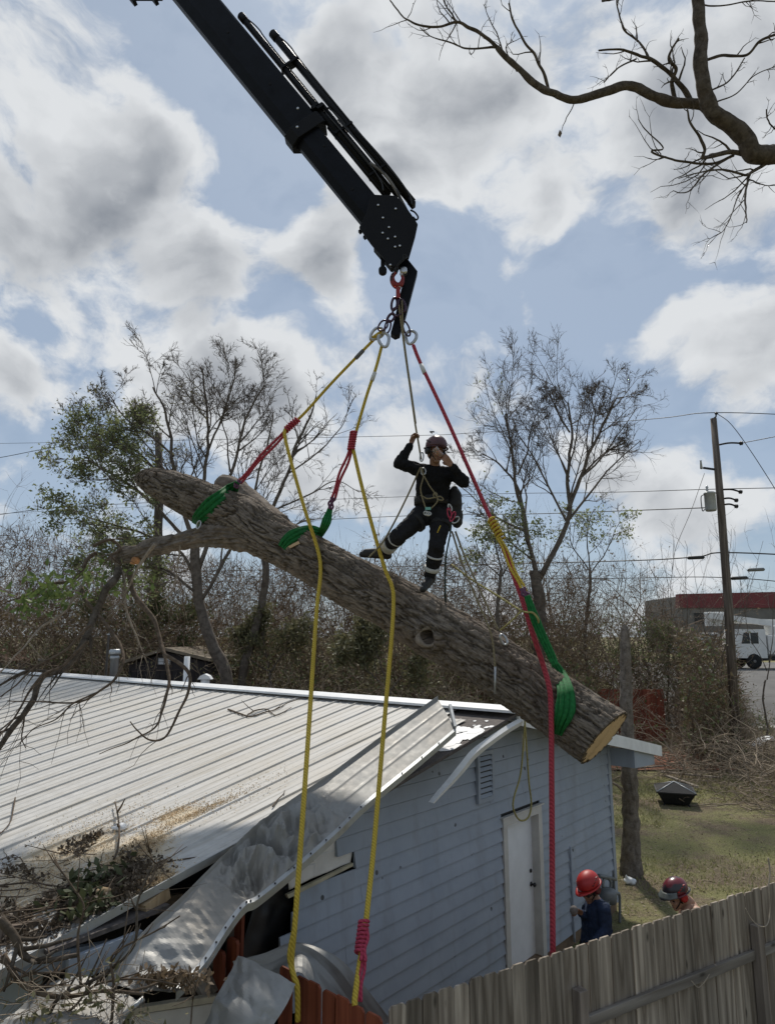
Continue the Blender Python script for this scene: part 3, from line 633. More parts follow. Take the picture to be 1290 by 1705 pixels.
# --- loose crumpled roof sheets by the fence
def crumple(name, rows, label, n=40, m=24, amp=.05, sc=4.0, mat=None):   # rows: list of lists of (x,y,Y)
    C_ = np.array([spline([at(*q) for q in r_], m) for r_ in rows]); G = np.array([spline(C_[:, j], n) for j in range(m)]).transpose(1, 0, 2)
    nr_ = np.cross(np.gradient(G, axis=0), np.gradient(G, axis=1)); nr_ /= np.linalg.norm(nr_, axis=2)[..., None] + 1e-9
    uu, ww = np.meshgrid(np.linspace(0, 1, n), np.linspace(0, 1, m), indexing='ij'); G = G + nr_ * (trinoise(np.stack([uu * 4 + ww * 1.7, ww * 3 - uu * 1.1], -1) + len(name)) * amp + trinoise(np.stack([uu * 9 - ww * 4, ww * 7 + uu * 3], -1)) * amp * .35)[..., None]
    o_ = MB().grid(G, .0025, False).build(name, mat or M_torn); return tag(o_, label, 'metal sheet')
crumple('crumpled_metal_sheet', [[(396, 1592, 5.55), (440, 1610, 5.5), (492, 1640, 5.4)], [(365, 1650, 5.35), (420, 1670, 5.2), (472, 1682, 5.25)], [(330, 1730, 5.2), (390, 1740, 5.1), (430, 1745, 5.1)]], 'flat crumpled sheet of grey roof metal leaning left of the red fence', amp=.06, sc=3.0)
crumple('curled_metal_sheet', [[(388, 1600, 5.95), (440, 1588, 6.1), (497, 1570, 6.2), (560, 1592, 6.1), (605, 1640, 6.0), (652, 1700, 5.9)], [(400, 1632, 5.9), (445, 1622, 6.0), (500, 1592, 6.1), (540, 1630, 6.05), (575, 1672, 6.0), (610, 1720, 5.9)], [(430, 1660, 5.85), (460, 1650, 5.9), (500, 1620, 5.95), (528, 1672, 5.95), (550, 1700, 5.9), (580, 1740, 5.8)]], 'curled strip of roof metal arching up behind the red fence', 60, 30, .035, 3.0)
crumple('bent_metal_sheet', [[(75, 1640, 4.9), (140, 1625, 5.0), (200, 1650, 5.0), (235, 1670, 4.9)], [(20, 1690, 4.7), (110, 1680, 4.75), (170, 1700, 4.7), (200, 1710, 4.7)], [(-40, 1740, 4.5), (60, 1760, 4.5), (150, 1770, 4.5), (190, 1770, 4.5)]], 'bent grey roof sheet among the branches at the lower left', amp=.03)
o = MB().tube([at(190, 1705, 4.75), at(240, 1662, 4.85)], .018, 6).build('metal_edge_strip', M_galv); tag(o, 'bright metal edge strip leaning in the branches, lower left', 'metal strip')
# ================================================================ bark and cut wood
def bark_mat(name, c1, c2, c3, axis_scale=(1, 1, 1), sc=9, bumpd=0.03, bs=0.8):
    m = Mat(name, 0.95, 0, 0.15); v = m.coord('Object', axis_scale); a = m.noise(v, sc, 7, 0.65, 0.4); b = m.noise(v, sc * 3.5, 5, 0.7); g = m.noise(v, sc * .22, 3, 0.5)
    c = m.mix(m.ramp(a, [(0.34, 0.0), (0.62, 1.0)]), c1, c2); c = m.mix(m.ramp(g, [(0.45, 0.0), (0.7, .6)]), c, c3)
    m.col(c); m.bump(m.math('ADD', a, m.math('MULTIPLY', b, .5)), bs, bumpd); return m.m
M_bark = bark_mat('grey_furrowed_bark', (0.10, 0.082, 0.066), (0.25, 0.215, 0.18), (0.17, 0.13, 0.10))
def bark_uv(name, c1, c2, c3):
    m = Mat(name, 0.95, 0, 0.15); v = m.coord('UV', (4.0, 17, 1)); v2 = m.coord('UV', (1, 1, 1)); a = m.noise(v, 1.6, 7, 0.62, 0.8); b = m.noise(v, 5.0, 5, 0.7); g = m.noise(v2, 1.2, 4, 0.55); f = m.noise(v2, 60, 4, .7)
    c = m.mix(m.ramp(a, [(0.36, 0.0), (0.60, 1.0)]), c1, c2); c = m.mix(m.ramp(b, [(0.5, 0.0), (0.75, .55)]), c, tuple(k * 1.5 for k in c2)); c = m.mix(m.ramp(g, [(0.45, 0.0), (0.68, .65)]), c, c3)
    m.col(c); m.bump(m.math('ADD', m.math('ADD', a, m.math('MULTIPLY', b, .5)), m.math('MULTIPLY', f, .25)), 1.0, .030); return m.m
M_barklog = bark_uv('deeply_furrowed_log_bark', (0.095, 0.077, 0.060), (0.26, 0.22, 0.18), (0.17, 0.13, 0.098))
M_limb = bark_mat('dark_limb_bark', (0.045, 0.036, 0.028), (0.13, 0.11, 0.09), (0.09, 0.07, 0.05), sc=14, bumpd=.015)
M_twig = bark_mat('brown_twig_bark', (0.06, 0.043, 0.03), (0.15, 0.115, 0.085), (0.1, 0.08, 0.06), sc=20, bumpd=.006)
M_palebark = bark_mat('pale_twig_bark', (0.20, 0.16, 0.12), (0.34, 0.29, 0.23), (0.25, 0.2, 0.15), sc=18, bumpd=.006)
def cut_mat():
    m = Mat('fresh_cut_wood', .8, 0, .2); v = m.coord('Object'); wv = m.n('ShaderNodeTexWave', wave_type='RINGS', rings_direction='SPHERICAL'); wv.inputs['Scale'].default_value = 9; wv.inputs['Distortion'].default_value = 2.5; wv.inputs['Detail'].default_value = 3
    m.link(v, wv.inputs[0]); n = m.noise(v, 5, 6, .6); c = m.mix(m.ramp(wv.outputs[0], [(.2, 0.0), (.8, .28)]), (0.66, 0.48, 0.29), (0.52, 0.35, 0.19)); c = m.mix(m.ramp(n, [(.5, 0.0), (.75, .6)]), c, (0.30, 0.19, 0.10))
    m.col(c); m.bump(m.noise(v, 60, 4, .6), .4, .004); return m.m
M_cut = cut_mat()
M_heart = simple('orange_broken_wood', (0.42, 0.20, 0.08), .85, 0, .4, 20, .5)
# ================================================================ the suspended log
LOGC = np.array([(232, 797, 8.95, .08), (250, 800, 8.9, .16), (283, 812, 8.8, .22), (318, 828, 8.7, .25), (365, 850, 8.6, .285), (410, 870, 8.48, .30), (455, 897, 8.33, .275), (510, 925, 8.18, .272), (580, 966, 7.98, .285), (650, 1002, 7.78, .29), (719, 1045, 7.58, .30), (785, 1082, 7.4, .295), (850, 1125, 7.24, .29), (922, 1172, 7.05, .295), (1014, 1236, 6.78, .31)])
LC3 = np.array([at(x, y, Y) for x, y, Y, r in LOGC])
NU, NV = 620, 250
lc = spline(LC3, NU); lr = spline(LOGC[:, 3:4], NU)[:, 0]; lpx = spline(LOGC[:, :2], NU)
def logfront(x, y, lift=0.0):
    d = np.hypot(lpx[:, 0] - x, lpx[:, 1] - y); i = int(np.argmin(d)); Y = lc[i][1]; dm = d[i] * Y / F; r = lr[i]
    return at(x, y, Y - math.sqrt(max(r * r - dm * dm, 0.0)) - lift)
T_ = np.gradient(lc, axis=0); T_ /= np.linalg.norm(T_, axis=1)[:, None]
U_ = np.cross(T_, [0, 0, 1.]); U_ /= np.linalg.norm(U_, axis=1)[:, None]; V_ = np.cross(T_, U_)
th = np.linspace(0, 2 * math.pi, NV, endpoint=False); al = np.concatenate([[0], np.cumsum(np.linalg.norm(np.diff(lc, axis=0), axis=1))])
dirs = U_[:, None, :] * np.cos(th)[None, :, None] + V_[:, None, :] * np.sin(th)[None, :, None]
rad = lr[:, None] * np.ones((1, NV))
cyl = np.stack([np.repeat(al[:, None], NV, 1), rad * np.cos(th), rad * np.sin(th)], -1)
rad = rad * (1 + .10 * fbm(cyl * [.9, 2.0, 2.0], 3))
w_ = fbm(cyl * [2.5, 3, 3], 3)
fur = np.abs(fbm(cyl * [3.6, 21, 21] + w_[..., None] * 2.2, 4)); crk = np.abs(fbm(cyl * [13, 9, 9] + 9 + w_[..., None] * 3, 3))
plate = 1 - np.exp(-(fur / .042) ** 2); crack = 1 - np.exp(-(crk / .022) ** 2)
bark = plate * (.72 + .28 * crack) + .25 * fbm(cyl * [6, 30, 30], 2)
rad = rad + (.054 * (bark - .75)) + .012 * fbm(cyl * 45, 2)
LV = lc[:, None, :] + dirs * rad[..., None]
# knot with its healed ring
kn = logfront(713, 1060); dk = np.linalg.norm(LV - kn, axis=2); ang_k = np.arctan2(LV[..., 2] - kn[2], LV[..., 0] - kn[0])
dk = dk * (1 + .12 * np.sin(ang_k * 2 + 1))
LV += dirs * (.055 * np.exp(-((dk - .125) / .04) ** 2) - .18 * np.clip(1 - dk / .085, 0, 1) ** .6)[..., None]
ii = np.arange(NU - 1)[:, None] * NV; jj = np.arange(NV)[None, :]; j2 = (jj + 1) % NV
Q = np.stack([ii + jj, ii + j2, ii + NV + j2, ii + NV + jj], -1).reshape(-1, 4)
# oblique saw cut: shear the last rings onto the cut plane
axis_e = T_[-1]; cutn = unit(axis_e * .92 + unit(CAM - lc[-1]) * .12 + np.array([0.04, 0, -.22])); cc = lc[-1] - axis_e * .06
for i in range(NU - 85, NU):
    dd = ((LV[i] - cc) @ cutn); over = dd > 0
    LV[i][over] -= np.outer(dd[over] / (axis_e @ cutn), axis_e)
    LV[i] += 0
log = thing('suspended_log', 'huge grey-barked tree trunk hanging aslant from the crane slings', 'log', lc[NU // 2])
tr = mesh_np('trunk', LV.reshape(-1, 3), Q); uvl = tr.uv_layers.new(name='bark'); vi = Q.ravel(); arc = (th * .42)[vi % NV].reshape(-1, 4); arc = np.where(arc.max(1, keepdims=True) - arc > 1.2, arc + 2 * math.pi * .42, arc)
uvl.data.foreach_set('uv', np.stack([al[vi // NV], arc.ravel()], -1).astype(np.float32).ravel()); trunk = place('trunk', tr, M_barklog, log)
rim = LV[-1].copy(); cen = rim.mean(0); G = np.array([[cen + (p - cen) * k for k in np.linspace(1.0, 0.0, 16)] for p in np.vstack([rim, rim[:1]])])
G = G + cutn * (.010 * fbm(G * 6, 3) + .003)[..., None]
G[:, 0] = np.vstack([rim, rim[:1]]) * .995 + cen * .005
# object-space rings centred on the heart
Mc = Matrix.Translation(Vector(cen + axis_e * .0)); cf = MB().grid(G - cen).mesh('cut_face'); place('cut_face', cf, M_cut, log, Mc)
rimB = MB(); ring = np.vstack([rim, rim[:1]]); rimB.grid(np.stack([ring + cutn * .004, (ring - cen) * .93 + cen + cutn * .008], 1)); rimB.build('bark_edge', M_limb, log)
endc = LV[0]; ce = endc.mean(0) - T_[0] * .10; Ge = np.array([[p * (1 - k) + (ce + (fbm(p[None] * 9)[0]) * .1) * k for k in np.linspace(0, 1, 6)] for p in np.vstack([endc, endc[:1]])]); MB().grid(Ge).build('broken_end', M_limb, log)
c_k = kn + unit(kn - CAM) * .15 + np.array([.02, 0, -.03]); MB().lathe([(.06, 0), (.05, .01), (.03, .03), (.0, .035)], c_k, -unit(kn - CAM), 14).build('knot_heart', M_heart, log)
kz = -unit(kn - CAM); kx = unit(np.cross(kz, [0, 0, 1])); ky = np.cross(kz, kx); ka = np.linspace(0, 2 * math.pi, 40, endpoint=False)
kr = np.array([kn + kx * math.cos(t) * .108 + ky * math.sin(t) * .098 + kz * (.012 + .02 * math.sin(t)) for t in ka]); MB().tube(kr, .026 + .008 * np.sin(ka * 3), 10, closed=True).build('knot_collar', bark_mat('healed_knot_bark', (0.16, 0.135, 0.11), (0.30, 0.26, 0.215), (0.2, 0.16, 0.12), sc=16, bumpd=.012), log)
def barktube(name, pts, rr, parent, mat, n=90, v=48, amp=.03, fr=15):
    c = spline(pts, n); r_ = spline(np.asarray(rr, float)[:, None], n)[:, 0]; T = np.gradient(c, axis=0); T /= np.linalg.norm(T, axis=1)[:, None]
    U = np.cross(T, [0.05, .1, 1.]); U /= np.linalg.norm(U, axis=1)[:, None]; Vv = np.cross(T, U); t = np.linspace(0, 2 * math.pi, v, endpoint=False)
    a_ = np.concatenate([[0], np.cumsum(np.linalg.norm(np.diff(c, axis=0), axis=1))]); cy = np.stack([np.repeat(a_[:, None], v, 1), r_[:, None] * np.cos(t), r_[:, None] * np.sin(t)], -1)
    R_ = r_[:, None] * (1 + .14 * fbm(cy * [1.5, 3, 3], 3)) + amp * (np.clip(np.abs(fbm(cy * [4, fr, fr] + 3, 3)) * 3, 0, 1) - .5) * np.clip(r_[:, None] / .15, .1, 1)
    P = c[:, None, :] + (U[:, None, :] * np.cos(t)[None, :, None] + Vv[:, None, :] * np.sin(t)[None, :, None]) * R_[..., None]
    i_ = np.arange(n - 1)[:, None] * v; j_ = np.arange(v)[None, :]; q = np.stack([i_ + j_, i_ + (j_ + 1) % v, i_ + v + (j_ + 1) % v, i_ + v + j_], -1).reshape(-1, 4)
    VV = np.vstack([P.reshape(-1, 3), c[:1], c[-1:]]); k0, k1 = n * v, n * v + 1
    caps = [(k0, (j + 1) % v, j, j) for j in range(v)] + [(k1, (n - 1) * v + j, (n - 1) * v + (j + 1) % v, (n - 1) * v + (j + 1) % v) for j in range(v)]
    mb = MB(); mb.add(VV, [tuple(k) for k in q] + [k[:3] for k in caps], True); return place(name, mb.mesh(name), mat, parent)
barktube('stub', [at(455, 885, 8.55), at(420, 850, 8.8), at(390, 818, 8.98), at(366, 803, 9.05)], [.26, .22, .19, .12], log, M_bark, 60, 60)
limb = barktube('limb', [at(430, 895, 8.4), at(372, 890, 8.4), at(320, 897, 8.45), at(285, 906, 8.5), at(250, 914, 8.56), at(205, 926, 8.65), at(183, 933, 8.7)], [.24, .165, .122, .112, .107, .10, .04], log, M_bark, 160, 90, .075, 24)
MB().lathe([(.06, 0), (.05, .04), (.02, .09), (.0, .11)], at(228, 932, 8.56), unit(at(205, 945, 8.4) - at(228, 932, 8.56)), 10).build('torn_wood', M_heart, log)
MB().prism([logfront(474, 913, .02), logfront(497, 901, .03), logfront(500, 905, .03), logfront(478, 916, .02)], (0, -.02, .0)).build('fresh_scar', M_cut, log)
# --- broken branches hanging from the limb
def zp(x, y): return x / 4.488, 880 + y / 4.488
def branch(pts, r0, r1, Ys, mat=M_twig, name='branch', n=40, twigs=0, sides=7, seed=0):
    P3 = [at(*p, Y) for p, Y in zip(pts, np.interp(np.linspace(0, 1, len(pts)), np.linspace(0, 1, len(Ys)), Ys))]
    c = spline(P3, n); c = c + (fbm(c * 3.0 + seed, 2)[:, None] * .06 * np.array([1, .6, -1])); rr = np.linspace(r0, r1, n) * (1 + .25 * fbm(c * 14, 2)); mb = MB().tube(c, rr, sides)
    rnd = random.Random(seed + 5)
    for k in range(twigs):
        i = rnd.randint(n // 5, n - 2); d = unit(unit(c[min(i + 1, n - 1)] - c[i - 1]) + np.array([rnd.uniform(-1, 1), rnd.uniform(-1, 1), rnd.uniform(-1.0, .5)]) * .9); l = rnd.uniform(.12, .55)
        q = [c[i] + d * l * t + np.array([rnd.uniform(-1, 1), rnd.uniform(-1, 1), rnd.uniform(-1, 1)]) * .05 * l * (t > 0) - UP * .12 * l * t * t for t in np.linspace(0, 1, 5)]
        mb.tube(q, np.linspace(max(rr[i] * .45, .003), .0018, 5), 4)
        if rnd.random() < .6:
            e = unit(d + np.array([rnd.uniform(-1, 1), 0, rnd.uniform(-1, 1)])); mb.tube([q[2], q[2] + e * l * .3, q[2] + e * l * .5 - UP * .03], np.linspace(.003, .0015, 3), 4)
    return mb.build(name, mat, log)
Z = lambda *a: [zp(*q) for q in a]
branch(Z((880, 300), (870, 380), (800, 470), (720, 600), (680, 720), (650, 830), (600, 930), (500, 1050), (400, 1080), (330, 1100), (290, 1180), (270, 1290), (200, 1380), (100, 1490), (20, 1600), (-60, 1720)), .046, .026, (8.5, 8.0, 7.5, 7.2), M_limb, n=90, twigs=10, sides=10, seed=1)
branch(Z((400, 1080), (250, 1065), (120, 1110), (0, 1175), (-120, 1230)), .018, .010, (7.6, 7.3), M_limb, twigs=5, seed=2)
branch([(214, 950), (222, 985), (240, 1010), (258, 1034), (270, 1070), (276, 1092), (281, 1120), (280, 1150), (270, 1185), (258, 1210), (220, 1230), (165, 1255)], .036, .004, (8.5, 8.2, 7.6, 7.4), n=80, twigs=9, seed=3)
branch([(276, 1092), (300, 1105), (316, 1125), (312, 1150), (295, 1185), (275, 1225), (250, 1232), (228, 1215), (219, 1203)], .022, .005, (7.6, 7.1), n=60, twigs=4, seed=4)
branch(Z((610, 440), (650, 540), (740, 650), (840, 780), (910, 900), (920, 1000), (850, 1130), (740, 1220), (620, 1290), (500, 1315), (300, 1300), (60, 1290)), .026, .005, (8.5, 7.6, 7.2), n=80, twigs=12, seed=5)
branch(Z((640, 390), (560, 520), (470, 630), (370, 710), (300, 770), (180, 860), (90, 960), (0, 1100)), .020, .006, (8.5, 8.0, 7.3), M_palebark, n=60, twigs=8, seed=6)
branch(Z((860, 240), (940, 370), (935, 550), (990, 720), (1040, 840), (1090, 990)), .020, .006, (8.6, 8.2), M_palebark, n=50, twigs=7, seed=7)
branch(Z((680, 720), (540, 860), (400, 960), (250, 1050), (120, 1150), (0, 1250)), .018, .006, (7.9, 7.2), n=50, twigs=8, seed=8)
branch(Z((650, 840), (480, 1020), (300, 1120), (150, 1360), (60, 1500), (0, 1580)), .016, .006, (7.4, 6.9), n=50, twigs=8, seed=9)
branch(Z((720, 180), (640, 230), (600, 330), (520, 400), (330, 420), (220, 470), (160, 520), (0, 590)), .030, .006, (8.7, 8.4, 8.0), n=60, twigs=9, seed=10)
branch(Z((700, 330), (600, 380), (380, 490), (180, 600), (0, 640)), .014, .004, (8.6, 8.0), M_palebark, n=40, twigs=5, seed=11)
branch(Z((1167, 120), (1050, 250), (1010, 330), (960, 430), (930, 480)), .022, .008, (8.3, 8.4), M_palebark, n=30, twigs=4, seed=12)
branch(Z((700, 130), (830, 90), (900, 150), (830, 200), (900, 260)), .022, .012, (8.6, 8.5), M_twig, n=30, twigs=8, seed=13)
branch(Z((740, 1220), (560, 1300), (420, 1420), (230, 1500), (120, 1640)), .010, .003, (7.2, 6.9), n=40, twigs=9, seed=14)
branch(Z((200, 1380), (190, 1470), (170, 1570), (195, 1640)), .010, .004, (7.3, 7.2), n=24, twigs=4, seed=15)
branch([(300, 905), (292, 950), (285, 985), (262, 1000)], .012, .004, (8.4, 8.2), M_palebark, n=24, twigs=4, seed=16)
# leaves still green on the broken end
def leafcloud(c, rx, n, size, rng, flat=.5):
    d = rng.normal(size=(n, 3)) * rx; return leaves_np(c + d, size, rng)
def leaves_np(P, size, rng, lw=.45, droop=.0):
    n = len(P); a = rng.normal(size=(n, 3)); a[:, 2] -= droop; a /= np.linalg.norm(a, axis=1)[:, None]; b = rng.normal(size=(n, 3)); b = np.cross(a, b); b /= np.linalg.norm(b, axis=1)[:, None]
    s = size * rng.uniform(.6, 1.3, (n, 1)); V = np.stack([P, P + a * s * .5 + b * s * lw * .5, P + a * s, P + a * s * .5 - b * s * lw * .5], 1).reshape(-1, 3)
    return V, np.arange(4 * n).reshape(n, 4)
def leaf_mat(name, c1, c2, trans=0.25):
    m = Mat(name, .6, 0, .3); v = m.coord('Object'); n = m.noise(v, 3.0, 4, .6); n2 = m.voro(v, 14, out=1)
    m.col(m.mix(m.ramp(n, [(.35, 0.0), (.65, 1.0)]), c1, c2)); m.b.inputs['Transmission Weight'].default_value = 0.0
    t = m.n('ShaderNodeBsdfTranslucent'); t.inputs[0].default_value = (*[k * 1.3 for k in c2], 1); mx = m.n('ShaderNodeMixShader'); mx.inputs[0].default_value = trans
    out = m.t.nodes['Material Output']; m.link(m.b.outputs[0], mx.inputs[1]); m.link(t.outputs[0], mx.inputs[2]); m.link(mx.outputs[0], out.inputs[0]); return m.m
M_leaf_fresh = leaf_mat('fresh_green_leaf', (0.07, 0.105, 0.03), (0.12, 0.165, 0.05))
M_leaf = leaf_mat('dull_green_leaf', (0.075, 0.095, 0.040), (0.135, 0.16, 0.070))
M_leaf_olive = leaf_mat('olive_leaf', (0.095, 0.095, 0.045), (0.17, 0.16, 0.085))
M_leaf_brown = leaf_mat('dead_brown_leaf', (0.095, 0.066, 0.042), (0.19, 0.14, 0.09), .2)
Vs, Qs = [], []; off = 0
for (x, y, Y, r, n) in ((95, 980, 8.2, .14, 150), (80, 995, 8.1, .08, 40), (48, 1015, 8.0, .07, 40), (150, 960, 8.5, .12, 60), (195, 970, 8.6, .12, 90)):
    v_, q_ = leafcloud(at(x, y, Y), r * np.array([1.6, 1, .7]), n, .11, RNG); Vs.append(v_); Qs.append(q_ + off); off += len(v_)
tag(place('leaf_clusters', mesh_np('leaf_clusters', np.vstack(Vs), np.vstack(Qs), False), M_leaf_fresh, log), kind='stuff')
# ================================================================ crane boom
M_boom = simple('dark_navy_crane_paint', (0.0035, 0.0045, 0.0075), .45, 0, .5, 5, .08, spec=.15)
M_blk = simple('black_painted_steel', (0.004, 0.004, 0.005), .55, .0, .3, 8, .05, spec=.2)
M_chrome = simple('bright_steel', (0.55, 0.56, 0.57), .3, .9, .1, 20)
M_hose = simple('black_hose_rubber', (0.012, 0.012, 0.012), .55)
YB = 7.7; bd = np.array([.635, .7725]); bn = np.array([.7725, -.635])     # boom direction / upper-right normal in picture
def bp_(t, o_, Y=YB): return at(285 + bd[0] * t + bn[0] * o_, bd[1] * t + bn[1] * o_, Y)   # t px along from the frame top, o_ px across
boom = thing('crane_boom', 'dark folding crane boom reaching down from the upper left', 'crane', bp_(-500, 30))
E1 = unit(bp_(100, 0) - bp_(0, 0)); E2 = unit(bp_(0, 100) - bp_(0, 0)); E2 = unit(E2 - E1 * (E1 @ E2)); E3 = np.cross(E1, E2); E3 = E3 if E3[1] > 0 else -E3
PXM = np.linalg.norm(bp_(100, 0) - bp_(0, 0)) / 100
def section(t0, t1, o0, o1, dep, ch, name, mat, parent=boom):
    """hexagonal box section between t0..t1, picture offsets o0..o1, depth dep (m)"""
    a, b = bp_(t0, (o0 + o1) / 2), bp_(t1, (o0 + o1) / 2); h = (o1 - o0) * PXM / 2; d = dep / 2
    prof = [(-h, -d * .45), (-h + ch, -d), (h - ch * .3, -d), (h, -d * .8), (h, d * .8), (h - ch * .3, d), (-h + ch, d), (-h, d * .45)]
    mb = MB(); mb.prism([a + E2 * u + E3 * v for u, v in prof], b - a); return bevel(mb.build(name, mat, parent), .008, 2)
section(-900, 320, 6, 57, .26, .11, 'outer_section', M_boom)
section(304, 326, 2, 61, .30, .11, 'collar', M_blk)
section(290, 520, 10, 49, .21, .08, 'inner_section', M_boom)
section(505, 532, 7, 53, .25, .09, 'collar', M_blk)
for t0, t1, o, r, nm in ((100, 480, 73, .043, 'extension_cylinder'), (156, 515, 95, .046, 'extension_cylinder'), (300, 492, 83, .026, 'extension_cylinder')):
    c = MB().tube([bp_(t0, o, YB - .05), bp_(t1, o, YB - .05)], r, 16).build(nm, M_blk, boom)
    MB().lathe([(r * 1.2, 0), (r * 1.2, .10), (r * 1.02, .11)], bp_(t0 - 6, o, YB - .05), E1, 16).build('cylinder_cap', M_blk, c)
    MB().tube(spline([bp_(t0 + 4, o + 5, YB - .08), bp_(t0 + 30, o + 9, YB - .1), bp_(t0 + 80, o + 7, YB - .09), bp_(t1, o + 7, YB - .09)], 24), .009, 6).build('hydraulic_line', M_hose, c)
MB().tube([bp_(160, 62, YB - .1), bp_(305, 61, YB - .1)], .012, 8).build('rod', M_chrome, boom)
for o_h, t_a, t_b in ((79, 310, 470), (88, 330, 505), (101, 360, 518)):
    MB().tube(spline([bp_(t_a, o_h, YB - .13), bp_((t_a + t_b) / 2, o_h + 3, YB - .15), bp_(t_b - 20, o_h, YB - .15), bp_(t_b, o_h - 8, YB - .17)], 20), .010, 6).build('hydraulic_hose', M_hose, boom)
for t_c in (210, 350, 440):
    MB().box(bp_(t_c, 84, YB - .05), (.03, .27, .12), E1, E2, E3).build('tube_clamp', M_blk, boom)
MB().tube([bp_(330, 68, YB - .06), bp_(500, 68, YB - .06)], .026, 10).build('rod', M_blk, boom)
MB().tube(spline([bp_(420, 84, YB - .12), bp_(450, 90, YB - .14), bp_(480, 88, YB - .14), bp_(520, 80, YB - .12)], 16), .02, 8).build('grey_hose_joint', simple('grey_hose_sleeve', (.14, .13, .12), .7), boom)
for t, o in ((305, 72), (300, 66)):
    MB().box(bp_(t, o), (.05, .10, .30), E1, E2, E3).build('cylinder_bracket', M_blk, boom)
# head plates
def z2(x, y): return 560 + x / 5.685, 320 + y / 5.685
hp = [z2(330, 20), z2(560, 30), z2(640, 110), z2(735, 245), z2(770, 300), z2(745, 420), z2(685, 625), z2(640, 640), z2(545, 705), z2(490, 690), z2(430, 600), z2(400, 570), z2(330, 490), z2(215, 330), z2(280, 200)]
bevel(MB().prism([at(*q, YB - .19) for q in hp], (0, .035, 0)).build('head_plate', M_blk, boom), .006, 2)
bevel(MB().prism([at(*q, YB + .15) for q in hp], (0, .035, 0)).build('head_plate', M_blk, boom), .006, 2)
bevel(MB().prism([at(*z2(*q), YB - .15) for q in ((350, 60), (620, 120), (720, 300), (640, 600), (520, 640), (350, 440))], (0, .3, 0)).build('head_core', M_blk, boom), .01, 2)
MB().beam(at(*z2(440, 590), YB - .1), at(*z2(438, 755), YB - .1), .05, .05).build('lug', M_blk, boom)
MB().lathe([(.05, -.03), (.05, .03)], at(*z2(438, 745), YB - .1), (0, 1, 0), 16).build('lug_eye', M_blk, boom)
MB().box(at(*z2(710, 100), YB - .05), (.10, .05, .12), E1, E2, E3).build('lamp_bracket', M_blk, boom)
MB().tube(spline([at(*z2(700, 170), YB - .1), at(*z2(740, 190), YB - .1), at(*z2(772, 235), YB - .1), at(*z2(755, 262), YB - .1), at(*z2(725, 235), YB - .1)], 20), .011, 8).build('guard_loop', M_blk, boom)
for q in ((225, 375), (270, 428)):
    MB().box(at(*z2(*q), YB - .12), (.035, .03, .05), E1, E2, E3).build('clip', M_blk, boom)
for q in ((440, 245), (497, 335), (437, 388), (555, 425), (487, 443), (555, 520), (600, 510), (560, 160), (395, 125), (510, 690)):
    MB().lathe([(.014, 0), (.014, .012), (.006, .014)], at(*z2(*q), YB - .19), (0, -1, 0), 8).build('bolt', M_chrome, boom)
for q in ((496, 181), (495, 212)):
    MB().lathe([(.016, 0), (.016, .012), (.006, .014)], at(*q, YB - .22), (0, -1, 0), 8).build('bolt', M_chrome, boom)
for q in ((380, 54), (450, 140), (540, 243), (587, 315)):
    MB().lathe([(.02, 0), (.018, .012)], at(*q, YB - .19), (0, -1, 0), 10).build('plug', M_blk, boom)
for q in ((222, 1), (258, 0)):
    MB().box(at(*q, YB), (.10, .08, .05), E1, E3, E2).build('step_bracket', M_blk, boom)
MB().beam(at(215, -6, YB), at(270, -6, YB), .08, .06).beam(at(265, -8, YB), at(310, -30, YB), .08, .06).build('step', M_blk, boom)
# folded-down hook arm
arm = MB(); armp = [z2(600, 640), z2(680, 636), z2(768, 745), z2(650, 1195), z2(600, 1345), z2(555, 1362), z2(512, 1332), z2(545, 1215), z2(612, 920), z2(655, 770), z2(600, 740)]
bevel(arm.prism([at(*q, YB - .02) for q in armp], (0, .12, 0)).build('hook_arm', M_boom, boom), .008, 2)
MB().lathe([(.045, -.02), (.045, .06), (.03, .07)], at(*z2(635, 760), YB - .05), (0, -1, 0), 16).build('pin', M_chrome, boom)
# ================================================================ rigging hardware
M_red = simple('red_painted_steel', (0.22, 0.018, 0.015), .4, .2, .3, 20)
M_purple = simple('purple_anodised_steel', (0.06, 0.035, 0.055), .35, .7, .2, 20)
M_thimble = simple('zinc_plated_steel', (0.42, 0.43, 0.44), .35, .85, .15, 30)
def px_ring(x, y, rx, ry, tilt, r, Y, name, mat, label, cat='shackle', group=None, n=28, parent=None):
    c = at(x, y, Y); s_ = Y / F; t = R(tilt); X = np.array([math.cos(t), 0, -math.sin(t)]); Yv = np.array([math.sin(t), 0, math.cos(t)])
    P = ell(c, rx * s_, ry * s_, n, X, Yv); P[:, 1] += (.25 * s_ * rx) * np.sin(np.linspace(0, 4 * math.pi, n))
    o_ = MB().tube(P, r, 8, closed=True).build(name, mat, parent)
    return o_ if parent else tag(o_, label, cat, group)
hk = thing('hoist_hook', 'red swivel hook hanging from the crane head', 'hook', at(661, 470, YB - .08))
MB().tube(spline([at(*z2(*q), YB - .1) for q in ((560, 760), (530, 800), (535, 850), (570, 885), (610, 870), (628, 820), (615, 790))], 30), np.r_[np.linspace(.02, .042, 15), np.linspace(.042, .012, 15)], 10).build('hook_body', M_red, hk)
MB().tube(spline([at(*z2(*q), YB - .1) for q in ((560, 700), (575, 730), (560, 770))], 10), .018, 8).build('hook_eye', M_iron, hk)
MB().lathe([(.03, 0), (.03, .05)], at(*z2(588, 915), YB - .1), UP, 12).build('swivel_collar', M_chrome, hk)
MB().beam(at(*z2(583, 905), YB - .1), at(*z2(583, 1010), YB - .1), .06, .05).build('swivel_body', M_red, hk)
